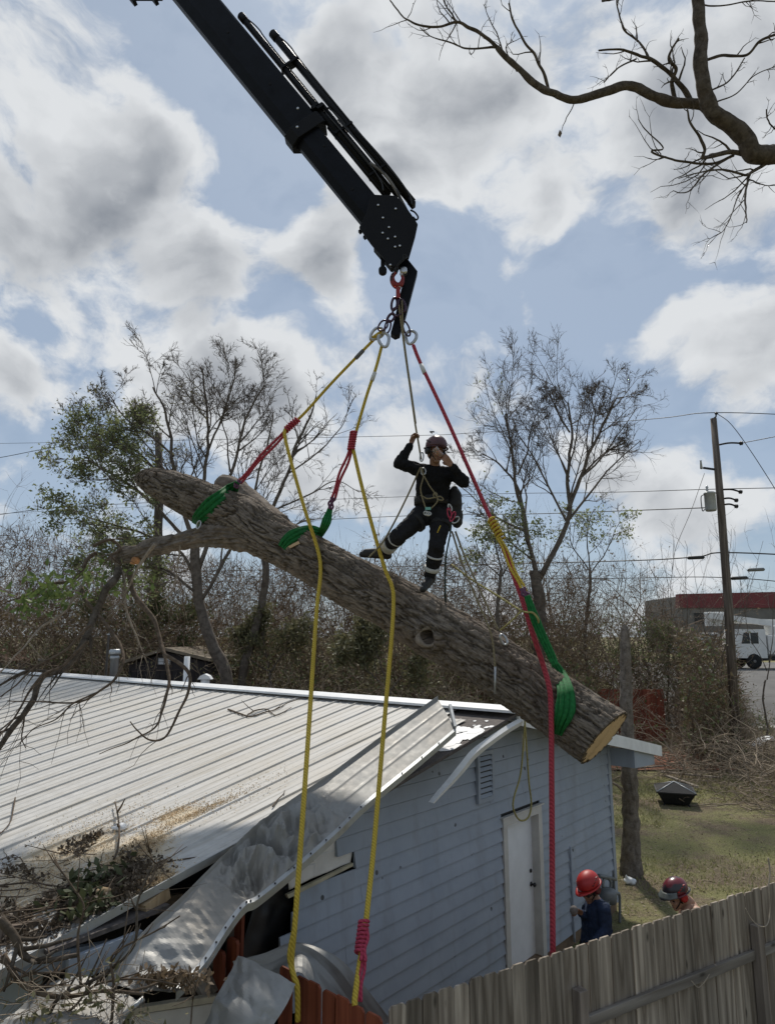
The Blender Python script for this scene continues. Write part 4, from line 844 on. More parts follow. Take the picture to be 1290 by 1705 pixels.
for (x, y, rx, ry, t, lab) in ((*z2(548, 1060), 5, 12, 8, 'upper left of the three purple links under the red hook'), (*z2(620, 1075), 6, 13, -12, 'upper right of the three purple links under the red hook'), (*z2(515, 1190), 5, 9, 35, 'lower small purple link under the red hook')):
    px_ring(x, y, rx, ry, t, .016, YB - .1, 'link', M_purple, lab, 'link')
px_ring(*z2(440, 1265), 7, 11, 35, .011, YB - .14, 'carabiner', M_purple, 'dark carabiner holding the left yellow rope thimble', 'carabiner')
px_ring(*z2(485, 1275), 5, 13, 12, .011, YB - .1, 'carabiner', M_purple, 'dark carabiner holding the middle yellow rope thimble', 'carabiner')
px_ring(*z2(662, 1290), 5, 15, -18, .011, YB - .1, 'carabiner', M_purple, 'dark carabiner holding the red rope thimble', 'carabiner')
px_ring(*z2(575, 1135), 8, 8, 0, .014, YB - .1, 'rigging_ring', M_purple, 'dark rigging ring gathering the carabiners under the hook', 'ring')
MB_ch = thing('safety_chain', 'thin dark safety chain beside the red hook', 'chain', at(*z2(640, 600), YB - .22))
for i, q in enumerate(spline([z2(650, 610), z2(620, 650), z2(580, 690), z2(550, 740), z2(525, 790), z2(520, 830)], 16)):
    px_ring(q[0], q[1], 1.6, 2.6, 20 + 40 * (i % 2), .0035, YB - .22, 'chain_link', M_iron, None, parent=MB_ch, n=10)
px_ring(*z2(650, 610), 3.8, 4.2, 0, .006, YB - .22, 'chain_ring', M_iron, None, parent=MB_ch)
# ================================================================ ropes
def rope_mat(name, c, c2, sc=17):
    m = Mat(name, .8, 0, .2); v = m.coord('Object'); wv = m.n('ShaderNodeTexWave', wave_type='BANDS', bands_direction='DIAGONAL'); wv.inputs['Scale'].default_value = sc; wv.inputs['Distortion'].default_value = 1.2; wv.inputs['Detail'].default_value = 1.5
    m.link(v, wv.inputs[0]); n = m.noise(v, 3, 4, .6); cc = m.mix(m.ramp(wv.outputs[0], [(.1, .55), (.6, 1.0)]), c2, c); cc = m.mix(m.ramp(n, [(.5, 0.0), (.75, .35)]), cc, tuple(k * .55 for k in c))
    m.col(cc); m.bump(wv.outputs[0], .6, .006); return m.m
M_yel = rope_mat('yellow_rope', (0.55, 0.40, 0.06), (0.24, 0.165, 0.02)); M_redr = rope_mat('red_rope', (0.40, 0.055, 0.075), (0.15, 0.014, 0.028))
M_pink = rope_mat('pink_red_cord', (0.42, 0.055, 0.10), (0.20, 0.02, 0.04), 14); M_tan = rope_mat('tan_cord', (0.24, 0.20, 0.12), (0.13, 0.11, 0.065), 18)
M_lime = rope_mat('dull_yellow_cord', (0.34, 0.30, 0.12), (0.2, 0.17, 0.06), 18); M_tape = simple('grey_label_tape', (0.12, 0.12, 0.12), .6); M_wtape = simple('white_label_tape', (0.5, 0.5, 0.48), .6)
def thimble(x, y, w_, h_, tilt, Y, parent):
    c = at(x, y, Y); s_ = Y / F; t = R(tilt); X = np.array([math.cos(t), 0, -math.sin(t)]); Yv = np.array([math.sin(t), 0, math.cos(t)])
    a = np.linspace(0, 2 * math.pi, 32, endpoint=False); rx = w_ / 2 * s_ * np.sin(a) * (1 - .35 * np.cos(a) * -1 * .8); P = c + np.outer(rx, X) + np.outer(-h_ / 2 * s_ * -np.cos(a), Yv)
    return MB().tube(P, .019, 8, closed=True).build('thimble', M_thimble, parent)
def rope(pts, r, n=80, sides=10):
    c = spline([q if isinstance(q, np.ndarray) else at(*q) for q in pts], n); return MB().tube(c, r, sides)
def coil(p, q, rad_, cord, turns, n=160):
    p, q = np.asarray(p), np.asarray(q); T = unit(q - p); X = unit(np.cross(T, [0, 1, .2])); Yv = np.cross(T, X); t = np.linspace(0, 1, n); a = t * turns * 2 * math.pi
    return MB().tube(p + np.outer(t, q - p) + np.outer(rad_ * np.cos(a), X) + np.outer(rad_ * np.sin(a), Yv), cord, 6)
def strands(p, q, r, k, sp, sag=.0):
    mb = MB(); p, q = np.asarray(p, float), np.asarray(q, float); T = unit(q - p); X = unit(np.cross(T, [0, 1, .1]))
    for i in range(k):
        o_ = (i - (k - 1) / 2) * sp; t = np.linspace(0, 1, 24)[:, None]; mb.tube(p + (q - p) * t + X * o_ * (1 - .5 * np.sin(t * 9 + i * 2)), r, 7)
    return mb
# yellow rope, left
yl = thing('yellow_rope', 'yellow rope from the hook to the left sling, its tail dropping to the red fence', 'rope', at(490, 1620, 5.75))
YR = .0215
rope([(632, 556, 7.68), (600, 588, 7.78), (550, 640, 7.95), (505, 690, 8.1), (484, 707, 8.18)], YR * .85, 60).build('upper_leg', M_yel, yl)
rope([(478, 710, 8.16), (474, 724, 8.1), (485, 770, 8.0), (508, 850, 7.85), (526, 905, 7.84), (533, 935, 7.78), (533, 965, 7.68), (527, 1020, 7.45), (513, 1230, 6.45), (499, 1430, 5.85), (491, 1540, 5.72), (486, 1590, 5.72), (486, 1612, 5.72), (490, 1628, 5.66), (495, 1645, 5.64), (496, 1700, 5.64)], YR, 160).build('tail', M_yel, yl)
rope([(492, 1530, 5.72), (481, 1585, 5.70), (483, 1608, 5.70), (488, 1625, 5.66)], .012, 40).build('second_strand', M_yel, yl)
thimble(627, 556, 17, 27, 48, 7.66, yl); MB().tube([at(605, 583, 7.76), at(592, 597, 7.8)], .026, 10).build('label_sleeve', M_tape, yl)
MB().tube(spline([at(617, 566, 7.7), at(630, 556, 7.6), at(640, 552, 7.62)], 10), .022, 8).build('eye_splice', M_yel, yl)
y2 = thing('yellow_rope', 'yellow rope from the hook to the middle sling, pink knot near its foot', 'rope', at(592, 1665, 5.5))
rope([(636, 574, 7.62), (626, 612, 7.62), (610, 660, 7.65), (592, 722, 7.68), (586, 745, 7.68)], YR * .85, 50).build('upper_leg', M_yel, y2)
rope([(588, 748, 7.66), (600, 800, 7.6), (618, 870, 7.5), (640, 945, 7.52), (652, 975, 7.44), (655, 1000, 7.38), (652, 1060, 7.2), (640, 1200, 6.75), (624, 1390, 6.2), (613, 1500, 5.85), (606, 1560, 5.68), (598, 1610, 5.58), (591, 1660, 5.45), (591, 1675, 5.42)], YR, 140).build('tail', M_yel, y2)
thimble(639, 566, 18, 27, -10, 7.6, y2); MB().tube([at(624, 620, 7.62), at(619, 634, 7.63)], .025, 10).build('label_sleeve', M_wtape, y2)
coil(at(606, 1533, 5.72), at(599, 1588, 5.6), .034, .013, 8).build('pink_knot', M_pink, y2)
strands(at(609, 1545, 5.68), at(603, 1600, 5.55), .014, 2, .03).build('pink_knot_loop', M_pink, y2); strands(at(606, 1590, 5.6), at(597, 1668, 5.46), .012, 2, .022).build('pink_cord', M_pink, y2)
# red rope
rr_ = thing('red_rope', 'long red rope from the hook past the log down behind the grey fence', 'rope', at(920, 1590, 6.5))
rope([(688, 575, 7.66), (700, 605, 7.6), (740, 690, 7.45), (780, 780, 7.3), (815, 860, 7.15), (833, 900, 7.05)], .021, 60).build('upper_leg', M_redr, rr_)
rope([(830, 893, 7.06), (848, 940, 6.95), (868, 995, 6.8), (885, 1050, 6.68), (903, 1105, 6.72), (914, 1145, 6.68), (917, 1185, 6.66), (918, 1300, 6.62), (919, 1450, 6.6), (920, 1600, 6.6), (920, 1680, 6.6)], .025, 120).build('tail', M_redr, rr_)
thimble(684, 562, 18, 25, 12, 7.66, rr_); MB().tube([at(701, 607, 7.6), at(707, 622, 7.57)], .025, 10).build('label_sleeve', M_wtape, rr_)
coil(at(817, 864, 7.1), at(834, 897, 7.02), .036, .014, 6).build('yellow_knot', M_yel, rr_); strands(at(830, 895, 7.0), at(872, 985, 6.72), .013, 2, .035).build('yellow_cord', M_yel, rr_)
# connector cords and green slings
def sling(name, path, width, label, group, tailpts=None, mat=None):
    c = spline(path, 60); T = np.gradient(c, axis=0); T /= np.linalg.norm(T, axis=1)[:, None]; out = unit(CAM - c[30]); S = np.cross(T, out); S /= np.linalg.norm(S, axis=1)[:, None]
    wv = np.interp(np.linspace(0, 1, 60), *width); j = np.linspace(-1, 1, 15); fold = np.abs(np.mod(j * 1.9 + .2, 1) - .5) * 2
    G = c[:, None, :] + S[:, None, :] * (wv[:, None] * .5 * j[None, :])[..., None] + out * ((fold * .022 + (1 - j ** 2) * .012)[None, :] * (wv[:, None] / .12))[..., None]
    G += out * (fbm(G * 20, 2) * .01)[..., None]
    return tag(MB().grid(G, .012).build(name, mat or M_green, None), label, 'sling', group)
def green_mat():
    m = Mat('green_web_sling', .75, 0, .2); v = m.coord('Object'); n = m.noise(v, 30, 4, .6); m.col(m.mix(m.ramp(n, [(.3, 0.0), (.7, 1.0)]), (0.008, 0.085, 0.022), (0.018, 0.17, 0.045))); m.bump(m.noise(v, 90, 3), .4, .003); return m.m
M_green = green_mat()
lf = lambda x, y, l=.03: logfront(x, y, l)
sling('green_sling', [at(396, 803, 8.25), lf(386, 815), lf(372, 828), lf(355, 842), lf(340, 855), lf(331, 864), lf(326, 872, .02)], ([0, .15, .5, .85, 1], [.06, .17, .24, .16, .09]), 'green web sling choked round the upper left end of the log', 'green web slings')
px_ring(331, 874, 3, 7, 15, .010, 8.28, 'shackle', M_thimble, 'small steel shackle under the upper left green sling', 'shackle')
sling('green_sling', [lf(470, 912, .03), lf(480, 900), lf(497, 890), lf(515, 885), lf(530, 887), lf(538, 888)], ([0, .3, .7, 1], [.12, .18, .15, .10]), 'green web sling lying flat over the middle of the log, left yellow rope crossing it', 'green web slings')
sling('green_sling', [at(550, 845, 7.75), at(546, 860, 7.73), at(541, 875, 7.7), lf(534, 889)], ([0, .5, 1], [.05, .11, .08]), 'short green sling leg rising from the log to the dark pink cord', 'green web slings')
sling('green_sling', [at(877, 992, 6.66), at(890, 1030, 6.62), at(905, 1065, 6.58), at(918, 1093, 6.54), at(924, 1107, 6.5)], ([0, .3, .9, 1], [.06, .09, .07, .05]), 'green web sling leg running down the right rope to the log', 'green web slings')
sling('green_sling', [lf(922, 1104, .05), lf(932, 1122, .05), lf(940, 1145, .05), lf(942, 1165, .05), lf(939, 1188, .05), lf(932, 1207, .04), lf(928, 1222, .03)], ([0, .2, .6, 1], [.07, .13, .19, .08]), 'green web sling wrapped round the sawn right end of the log', 'green web slings')
for (nm, p, q, k, lab) in (('pink_cord', (486, 706, 8.15), (398, 803, 8.3), 2, 'doubled dark red cord from the left knot to the green sling'), ('pink_cord', (586, 742, 7.66), (553, 832, 7.74), 2, 'doubled dark red cord from the middle knot to the green sling')):
    tag(strands(at(*p), at(*q), .016, k, .036).build(nm, M_redr), lab, 'cord', 'doubled red cords')
tag(coil(at(496, 698, 8.1), at(476, 716, 8.14), .034, .014, 6).build('red_knot', M_redr), 'red friction knot on the left yellow rope', 'knot'); tag(coil(at(589, 719, 7.65), at(584, 750, 7.64), .034, .014, 8).build('red_knot', M_redr), 'red friction knot on the middle yellow rope', 'knot')
for a, b, lab in (((399, 800, 8.28), (391, 812, 8.26), 'purple soft shackle at the top of the left green sling'), ((554, 828, 7.73), (549, 848, 7.73), 'purple soft shackle above the middle green sling'), ((868, 980, 6.72), (878, 995, 6.66), 'purple soft shackle above the right green sling')):
    tag(strands(at(*a), at(*b), .013, 3, .02).build('soft_shackle', simple('purple_cord', (0.10, 0.03, 0.07), .7)), lab, 'shackle')
# climbing line and work cords
cl = thing('climbing_line', 'thin tan climbing line hanging from the hook to the climber', 'rope', at(690, 710, 7.5))
rope([(663, 500, 7.6), (668, 540, 7.58), (676, 600, 7.55), (684, 655, 7.5), (691, 705, 7.42), (697, 740, 7.38), (701, 765, 7.36)], .011, 50, 7).build('standing_part', M_tan, cl); rope([(669, 500, 7.6), (671, 550, 7.58), (677, 600, 7.56), (685, 655, 7.5), (692, 705, 7.42)], .010, 40, 7).build('running_part', M_tan, cl)
tag(rope([(700, 778, 7.34), (680, 822, 7.36), (655, 872, 7.4), (635, 905, 7.42), (614, 928, 7.4)], .010, 40, 7).build('lanyard', M_tan), 'tan lanyard from the climber down to his left boot', 'rope')
wl = thing('work_line', 'pale cord from the climber to a steel hook on the log', 'rope', logfront(840, 1070, .03)); rope([(758, 885, 7.45), (775, 930, 7.3), (800, 985, 7.1), (825, 1040, 6.95), (829, 1048, 6.93)], .011, 40, 7).build('cord', M_tan, wl)
px_ring(838, 1065, 4.5, 9, -28, .012, 6.93, 'snap_hook', M_thimble, None, parent=wl)
w2 = thing('work_line', 'pale cord hanging over the log front with a small snap at its end', 'rope', logfront(824, 1140, .03)); rope([(752, 885, 7.45), (770, 940, 7.28), (790, 990, 7.1), (812, 1040, 6.96), (820, 1070, 6.93), (824, 1110, 6.9)], .010, 50, 7).build('cord', M_tan, w2); MB().tube([at(824, 1110, 6.9), at(824, 1155, 6.89)], [.012, .008], 7).build('snap_hook', M_galv, w2)
tag(rope([(752, 940, 7.4), (785, 965, 7.2), (830, 993, 6.95), (868, 1017, 6.7), (886, 1020, 6.58), (895, 1030, 6.56), (896, 1040, 6.6)], .010, 50, 7).build('tie_rope', M_lime), 'thin yellow cord from the climber tied round the right sling', 'rope'); tag(rope([(868, 1017, 6.68), (850, 1035, 6.75), (832, 1050, 6.9)], .009, 20, 7).build('tie_rope', M_lime), 'short yellow cord between the right sling and the steel hook', 'rope')
lp = thing('hanging_cord_loop', 'pale yellow cord loop hanging off the ridge end above the door', 'rope', PW(868, 1365, -.35))
rope([PW(x, y, -.56) for x, y in ((874, 1195), (871, 1240), (866, 1290), (856, 1325), (854, 1345), (862, 1363), (872, 1366), (881, 1357), (884, 1335), (880, 1300), (876, 1240), (873, 1195))], .011, 90, 7).build('cord', M_lime, lp)
MB().prism([PW(869, 1222, -.53), PW(877, 1222, -.53), PW(876, 1250, -.53), PW(870, 1252, -.53)], .01 * D2).build('paper_tag', simple('beige_tag', (.42, .40, .33), .8), lp)
# ================================================================ vegetation
def tubes_np(P, Rr, sides=4):           # P (N,n,3), Rr (N,n)
    N_, n, _ = P.shape; T = np.gradient(P, axis=1); T /= np.linalg.norm(T, axis=2)[..., None] + 1e-12
    ref = np.where(np.abs(T[:, :1, 2:3]) > .9, np.array([1., 0, 0]), np.array([0, 0, 1.])); U = np.cross(T, np.broadcast_to(ref, T.shape)); U /= np.linalg.norm(U, axis=2)[..., None] + 1e-12; Vv = np.cross(T, U)
    a = np.arange(sides) * 2 * math.pi / sides
    V = P[:, :, None, :] + Rr[:, :, None, None] * (U[:, :, None, :] * np.cos(a)[None, None, :, None] + Vv[:, :, None, :] * np.sin(a)[None, None, :, None])
    b = (np.arange(N_) * n * sides)[:, None, None]; i = (np.arange(n - 1) * sides)[None, :, None]; k = np.arange(sides)[None, None, :]; k2 = (k + 1) % sides
    Q = np.stack([b + i + k, b + i + k2, b + i + sides + k2, b + i + sides + k], -1).reshape(-1, 4)
    return V.reshape(-1, 3), Q
class Bag:
    def __init__(s): s.V = []; s.Q = []; s.o = 0
    def add(s, VQ):
        V, Q = VQ; s.V.append(V); s.Q.append(Q + s.o); s.o += len(V); return s
    def mesh(s, name, smooth=True): return mesh_np(name, np.vstack(s.V), np.vstack(s.Q), smooth)
def sprout(P, Rr, m, rng, ang=(.4, 1.0), ratio=.5, n=6, wig=.16, trop=.10, tmin=.25, rr=.55, lenj=(.6, 1.2), endr=.25, minr=.004):
    """children for branches P (N,n,3): m per parent -> (N*m, n, 3)"""
    N_, k, _ = P.shape; L_ = np.linalg.norm(np.diff(P, axis=1), axis=2).sum(1); idx = np.repeat(np.arange(N_), m); t = rng.uniform(tmin, 1, len(idx)); f = t * (k - 1); i = np.minimum(f.astype(int), k - 2); u = (f - i)[:, None]
    st = P[idx, i] * (1 - u) + P[idx, i + 1] * u; tg = P[idx, i + 1] - P[idx, i]; tg /= np.linalg.norm(tg, axis=1)[:, None] + 1e-9
    pr = np.cross(tg, rng.normal(size=tg.shape)); pr /= np.linalg.norm(pr, axis=1)[:, None] + 1e-9; a = rng.uniform(*ang, len(idx))[:, None]; d = tg * np.cos(a) + pr * np.sin(a)
    ln = L_[idx] * ratio * rng.uniform(*lenj, len(idx)) * (1.15 - .5 * t); r0 = np.maximum((Rr[idx, i] * (1 - u[:, 0]) + Rr[idx, i + 1] * u[:, 0]) * rr, minr)
    out = [st]; p = st
    for q in range(n - 1):
        d = d + rng.normal(size=d.shape) * wig + np.array([0, 0, trop]); d /= np.linalg.norm(d, axis=1)[:, None]; p = p + d * (ln / (n - 1))[:, None]; out.append(p)
    return np.stack(out, 1), r0[:, None] * np.linspace(1, endr, n)[None, :]
M_tree = bark_mat('grey_brown_tree_bark', (0.07, 0.057, 0.047), (0.17, 0.145, 0.122), (0.11, 0.09, 0.07), sc=6, bumpd=.02)
M_twigs_dark = simple('dark_twigs', (0.12, 0.10, 0.085), .9, 0, .3, 2)
M_brush = simple('brown_brush', (0.18, 0.135, 0.098), .95, 0, .45, .8)
M_brush2 = simple('tan_brush', (0.28, 0.225, 0.165), .95, 0, .4, 1.2)
def tree(name, label, limbs, Y, spec, seed, trunk_r, leaf=None, group='bare trees behind the house', minr=.009, mat2=M_twigs_dark, fine=0):
    """limbs: list of (pixel polyline [(x,y) or (x,y,dY)], r0, r1)"""
    rng = np.random.default_rng(seed); b0 = at(*limbs[0][0][0][:2], Y); t = thing(name, label, 'tree', (b0[0], b0[1], float(ground_z(0, Y))), group)
    tb = MB(); PP = []; RR = []
    for li, (pts, r0, r1) in enumerate(limbs):
        P = [at(q[0], q[1], Y + (q[2] if len(q) > 2 else 0)) for q in pts]
        if li == 0: P = [np.array([P[0][0], P[0][1], float(ground_z(0, Y)) - .1])] + P
        c = spline(P, 26); c = c + np.stack([fbm(c * .9 + li, 3), fbm(c * .9 + 9 + li, 3), fbm(c * .9 + 5, 3) * .3], -1) * .35 * np.clip(np.linspace(0, 3, 26), 0, 1)[:, None]
        rr = np.linspace(r0, r1, 26) * (.72 if li == 0 else .55) * (1 + .2 * fbm(c * 3, 2)); tb.tube(c, rr, 9)
        if li > 0 or len(limbs) == 1: PP.append(c[::5][:6]); RR.append(rr[::5][:6])
    tb.build('trunk', M_tree, t)
    P = np.array(PP); Rr = np.array(RR); bag = Bag()
    for k, (m, ratio, ang, wig, trop) in enumerate(spec):
        P, Rr = sprout(P, Rr, m, rng, ang, ratio, 6, wig, trop, tmin=.2, rr=.6, minr=minr); bag.add(tubes_np(P, Rr, 4 if k == 0 else 3))
    if fine:
        P4, R4 = sprout(P, Rr, fine, rng, (.3, .9), .6, 3, .2, .03, minr=minr * .8); bag.add(tubes_np(P4, R4, 3))
    crown = place('crown', bag.mesh('crown'), mat2, t)
    if leaf:
        for (lm, cond, frac, size, k) in leaf:
            pts = P[:, 2:].reshape(-1, 3); sel = cond(pts); pts = pts[sel]; pts = pts[rng.random(len(pts)) < frac]
            if len(pts) == 0: continue
            pts = np.repeat(pts, k, 0) + rng.normal(size=(len(pts) * k, 3)) * .12
            place('foliage', mesh_np('foliage', *leaves_np(pts, size, rng), False), lm, t)
    return t
def pxx(p): return CX + F * p[:, 0] / (p[:, 1] * math.cos(PITCH) + (p[:, 2] - CAMZ) * math.sin(PITCH))
def pyy(p): return CY - F * (-p[:, 1] * math.sin(PITCH) + (p[:, 2] - CAMZ) * math.cos(PITCH)) / (p[:, 1] * math.cos(PITCH) + (p[:, 2] - CAMZ) * math.sin(PITCH))
M_leaf_tree = leaf_mat('pale_green_tree_leaf', (0.11, 0.135, 0.06), (0.19, 0.215, 0.10), .45)
SP3 = [(9, .40, (.3, .85), .13, .09), (8, .48, (.3, .9), .16, .07), (8, .55, (.3, .9), .2, .04)]
clump = lambda sc, th, o: (lambda p: fbm(p * sc + o, 2) > th)
tree('half_bare_tree', 'tall half-bare tree behind the log, green leaves on its left side', [
    ([(378, 1140), (352, 1080), (333, 1010), (325, 950), (323, 905)], .30, .20), ([(323, 905), (302, 830), (290, 760), (275, 690), (255, 645)], .15, .05), ([(326, 930), (338, 840), (343, 760), (345, 680), (335, 610)], .14, .05),
    ([(330, 950), (362, 860), (385, 780), (408, 700), (440, 640)], .14, .045), ([(322, 910), (265, 850), (205, 800), (165, 775), (145, 760)], .12, .04), ([(332, 980), (300, 920), (240, 890), (180, 870), (140, 860)], .10, .04), ([(330, 990), (280, 950), (220, 940), (170, 930)], .09, .03), ([(300, 830), (240, 760), (190, 730), (160, 720)], .08, .03), ([(290, 760), (245, 720), (205, 690), (180, 655)], .07, .03), ([(343, 760), (372, 690), (390, 640), (395, 600)], .07, .03), ([(335, 1000), (372, 940), (410, 850), (440, 760), (455, 690)], .12, .04)],
    22, [(9, .46, (.35, 1.0), .13, .07), (8, .48, (.3, 1.0), .16, .06), (8, .55, (.3, .9), .2, .04)], 11, .3, fine=2, leaf=[(M_leaf_tree, lambda p: ((pxx(p) < 265) | (pyy(p) > 880)) & (pyy(p) > 680) & (fbm(p * 1.3, 2) > -.12), .62, .13, 2), (M_leaf_olive, lambda p: (pxx(p) < 340) & (pyy(p) > 640) & (fbm(p * 1.1 + 7, 2) > .0), .3, .11, 1)])
tree('bare_tree', 'dark slanting bare tree between the two yellow ropes', [([(402, 1130), (420, 1060), (440, 980), (445, 900), (452, 850)], .22, .15), ([(452, 850), (478, 790), (498, 730), (515, 690), (525, 660)], .13, .04), ([(478, 790), (520, 760), (560, 720), (590, 660)], .06, .02), ([(498, 740), (490, 700), (480, 660)], .05, .02), ([(455, 850), (520, 820), (560, 800), (600, 820)], .06, .02), ([(445, 900), (500, 870), (550, 860)], .06, .02)],
    24, [(6, .5, (.3, 1.0), .16, .05), (6, .5, (.3, 1.0), .2, .03), (4, .5, (.3, 1.), .22, .02)], 12, .2)
tree('bare_tree', 'large bare tree with a forked trunk between the climber and the utility pole', [
    ([(898, 1090), (900, 1030), (897, 985), (893, 950)], .36, .28), ([(893, 955), (872, 870), (860, 800), (850, 740), (838, 690)], .17, .05), ([(897, 965), (935, 890), (948, 840), (945, 780), (950, 720), (945, 670)], .20, .06), ([(945, 850), (968, 790), (985, 740), (1010, 695), (1030, 660)], .15, .05),
    ([(970, 790), (1005, 755), (1045, 735)], .08, .04), ([(880, 900), (866, 820), (835, 775), (805, 755)], .10, .04), ([(862, 790), (880, 740), (890, 690)], .07, .035), ([(948, 720), (925, 680), (912, 650)], .07, .035), ([(985, 740), (988, 690), (985, 655)], .07, .035), ([(893, 940), (850, 900), (815, 875)], .07, .03)],
    26, [(9, .58, (.35, 1.05), .13, .07), (8, .50, (.3, 1.0), .16, .05), (8, .55, (.3, 1.0), .2, .03)], 13, .36, fine=2, leaf=[(M_leaf_tree, lambda p: (pxx(p) < 840) & (pyy(p) < 800) & (fbm(p * .8, 2) > .04), .12, .13, 1), (M_leaf_olive, lambda p: (pyy(p) > 800) & (fbm(p * 1.2 + 3, 2) > .06), .15, .12, 1)])
def leafy(name, label, limbs, Y, seed, lm, frac=.5, size=.15, k=2, th=-.1, group='small leafy trees behind the house', spec=None):
    return tree(name, label, limbs, Y, spec or [(7, .55, (.4, 1.1), .15, .06), (6, .55, (.4, 1.1), .2, .02), (4, .5, (.4, 1.1), .22, .0)], seed, .1, leaf=[(lm, lambda p: fbm(p * 1.1 + seed, 2) > th, frac, size, k)], group=group)
leafy('leafy_tree', 'small green tree to the right of the large bare tree', [([(975, 1060), (978, 1000), (982, 950)], .10, .08), ([(982, 950), (975, 900), (985, 850)], .06, .02), ([(980, 960), (1010, 910), (1030, 870)], .05, .02), ([(980, 950), (955, 905), (950, 870)], .05, .02)], 28, 21, M_leaf_tree, .28, .14, 2)
leafy('leafy_tree', 'dark green leafy tree just right of the climber', [([(830, 1060), (832, 1000), (835, 950)], .10, .08), ([(835, 950), (825, 900), (822, 860)], .06, .02), ([(835, 960), (860, 910), (868, 860)], .05, .02), ([(832, 960), (805, 930), (795, 900)], .05, .02)], 24, 22, M_leaf_tree, .4, .14, 2)
leafy('leafy_bush', 'dark evergreen bush beside the red fence right of the log', [([(1085, 1170), (1085, 1140)], .08, .07), ([(1085, 1140), (1070, 1090), (1080, 1050)], .06, .02), ([(1085, 1140), (1110, 1090), (1120, 1060)], .05, .02), ([(1085, 1140), (1050, 1110), (1030, 1090)], .05, .02), ([(1085, 1140), (1130, 1110), (1150, 1090)], .05, .02)], 32.5, 23, M_leaf, .55, .15, 2, -.1)
leafy('leafy_bush', 'green bush below the middle of the log behind the ridge', [([(650, 1190), (650, 1150)], .08, .07), ([(650, 1150), (630, 1090), (620, 1050)], .05, .02), ([(650, 1150), (680, 1110), (700, 1080)], .05, .02), ([(650, 1150), (600, 1110), (570, 1080)], .05, .02)], 22, 24, M_leaf_olive, .8, .15, 3, -.25)
leafy('leafy_bush', 'green bush below the left tree above the brown shed', [([(230, 1140), (230, 1090)], .08, .07), ([(230, 1090), (250, 1040), (270, 1000)], .05, .02), ([(230, 1090), (200, 1040), (170, 1010)], .05, .02), ([(230, 1090), (290, 1050), (310, 1020)], .05, .02)], 27, 25, M_leaf, .7, .16, 3, -.25)
leafy('leafy_bush', 'green bush behind the white vent pipe and ridge', [([(450, 1170), (450, 1120)], .08, .07), ([(450, 1120), (440, 1070), (430, 1030)], .05, .02), ([(450, 1120), (480, 1080), (510, 1060)], .05, .02), ([(450, 1120), (410, 1090), (395, 1060)], .05, .02)], 24, 26, M_leaf_olive, .7, .15, 3, -.2)
# bare saplings on the right, one by one
rs = random.Random(4)
for i, (x, yb, yt, Y, lean, lab) in enumerate(((1150, 1190, 900, 26, -14, 'thin bare sapling left of the utility pole'), (1195, 1200, 880, 26, 22, 'bare sapling crossing the utility pole'), (1270, 1190, 900, 27, 30, 'bare sapling at the right edge in front of the truck'), (1110, 1150, 900, 33, 10, 'thin bare sapling above the red back fence'), (1175, 1190, 950, 27, 40, 'low bare sapling leaning right towards the truck'))):
    tree('bare_sapling', lab, [([(x, yb), (x + lean * .2, (yb * .8 + yt * .2))], .05, .045), ([(x + lean * .2, yb * .8 + yt * .2), (x + lean * .5, (yb + yt) / 2), (x + lean, yt)], .04, .012), ([(x + lean * .2, yb * .75 + yt * .25), (x - 25, (yb + yt) / 2), (x - 45, yt + 40)], .03, .01), ([(x + lean * .3, yb * .7 + yt * .3), (x + 35, (yb + yt) / 2), (x + 75, yt + 20)], .03, .01)],
         Y, [(5, .5, (.3, .9), .14, .10), (3, .5, (.3, .9), .2, .05)], 40 + i, .05, group='bare saplings', minr=.006)
# --- thicket: brown brush filling the background
rng = np.random.default_rng(5)
def thicket(n, xr, yr, hfun, seed, name, mat, lab, cat, m1=6, m2=4, r0=.035, leafs=(), wig=.18):
    rng = np.random.default_rng(seed); X = rng.uniform(*xr, n); Yv = rng.uniform(*yr, n); keep = rng.random(n) < 1.0; Hh = hfun(X, Yv) * rng.uniform(.55, 1.1, n); ok = Hh > .3; X, Yv, Hh = X[ok], Yv[ok], Hh[ok]; n = len(X)
    base = np.stack([X, Yv, ground_z(X, Yv) - .1], -1); d = np.stack([rng.normal(size=n) * .38, rng.normal(size=n) * .25, np.ones(n)], -1); d /= np.linalg.norm(d, axis=1)[:, None]; out = [base]; p = base
    for q in range(6): d = d + rng.normal(size=d.shape) * wig; d /= np.linalg.norm(d, axis=1)[:, None]; p = p + d * (Hh / 6)[:, None]; out.append(p)
    P = np.stack(out, 1); Rr = (r0 * rng.uniform(.5, 1.3, n))[:, None] * np.linspace(1, .35, 7)[None]; bag = Bag().add(tubes_np(P, Rr, 4))
    P1, R1 = sprout(P, Rr, m1, rng, (.3, 1.0), .42, 5, .2, .02, tmin=.1, minr=.008); bag.add(tubes_np(P1, R1, 3)); P2, R2 = sprout(P1, R1, m2, rng, (.4, 1.2), .55, 3, .25, -.02, minr=.006); bag.add(tubes_np(P2, R2, 3))
    o_ = place(name, bag.mesh(name), mat); tag(o_, lab, cat, kind='stuff')
    for lm, th, frac, size, zmax, nm, ll in leafs:
        pts = np.concatenate([P1[:, 1:].reshape(-1, 3), P2[:, 1:].reshape(-1, 3)]); s_ = (fbm(pts * .35 + th * 9, 2) > th) & (pts[:, 2] - ground_z(0, pts[:, 1]) < zmax) & (rng.random(len(pts)) < frac); pts = pts[s_]
        tag(place(nm, mesh_np(nm, *leaves_np(pts + rng.normal(size=pts.shape) * .1, size, rng), False), lm), ll, 'foliage', kind='stuff')
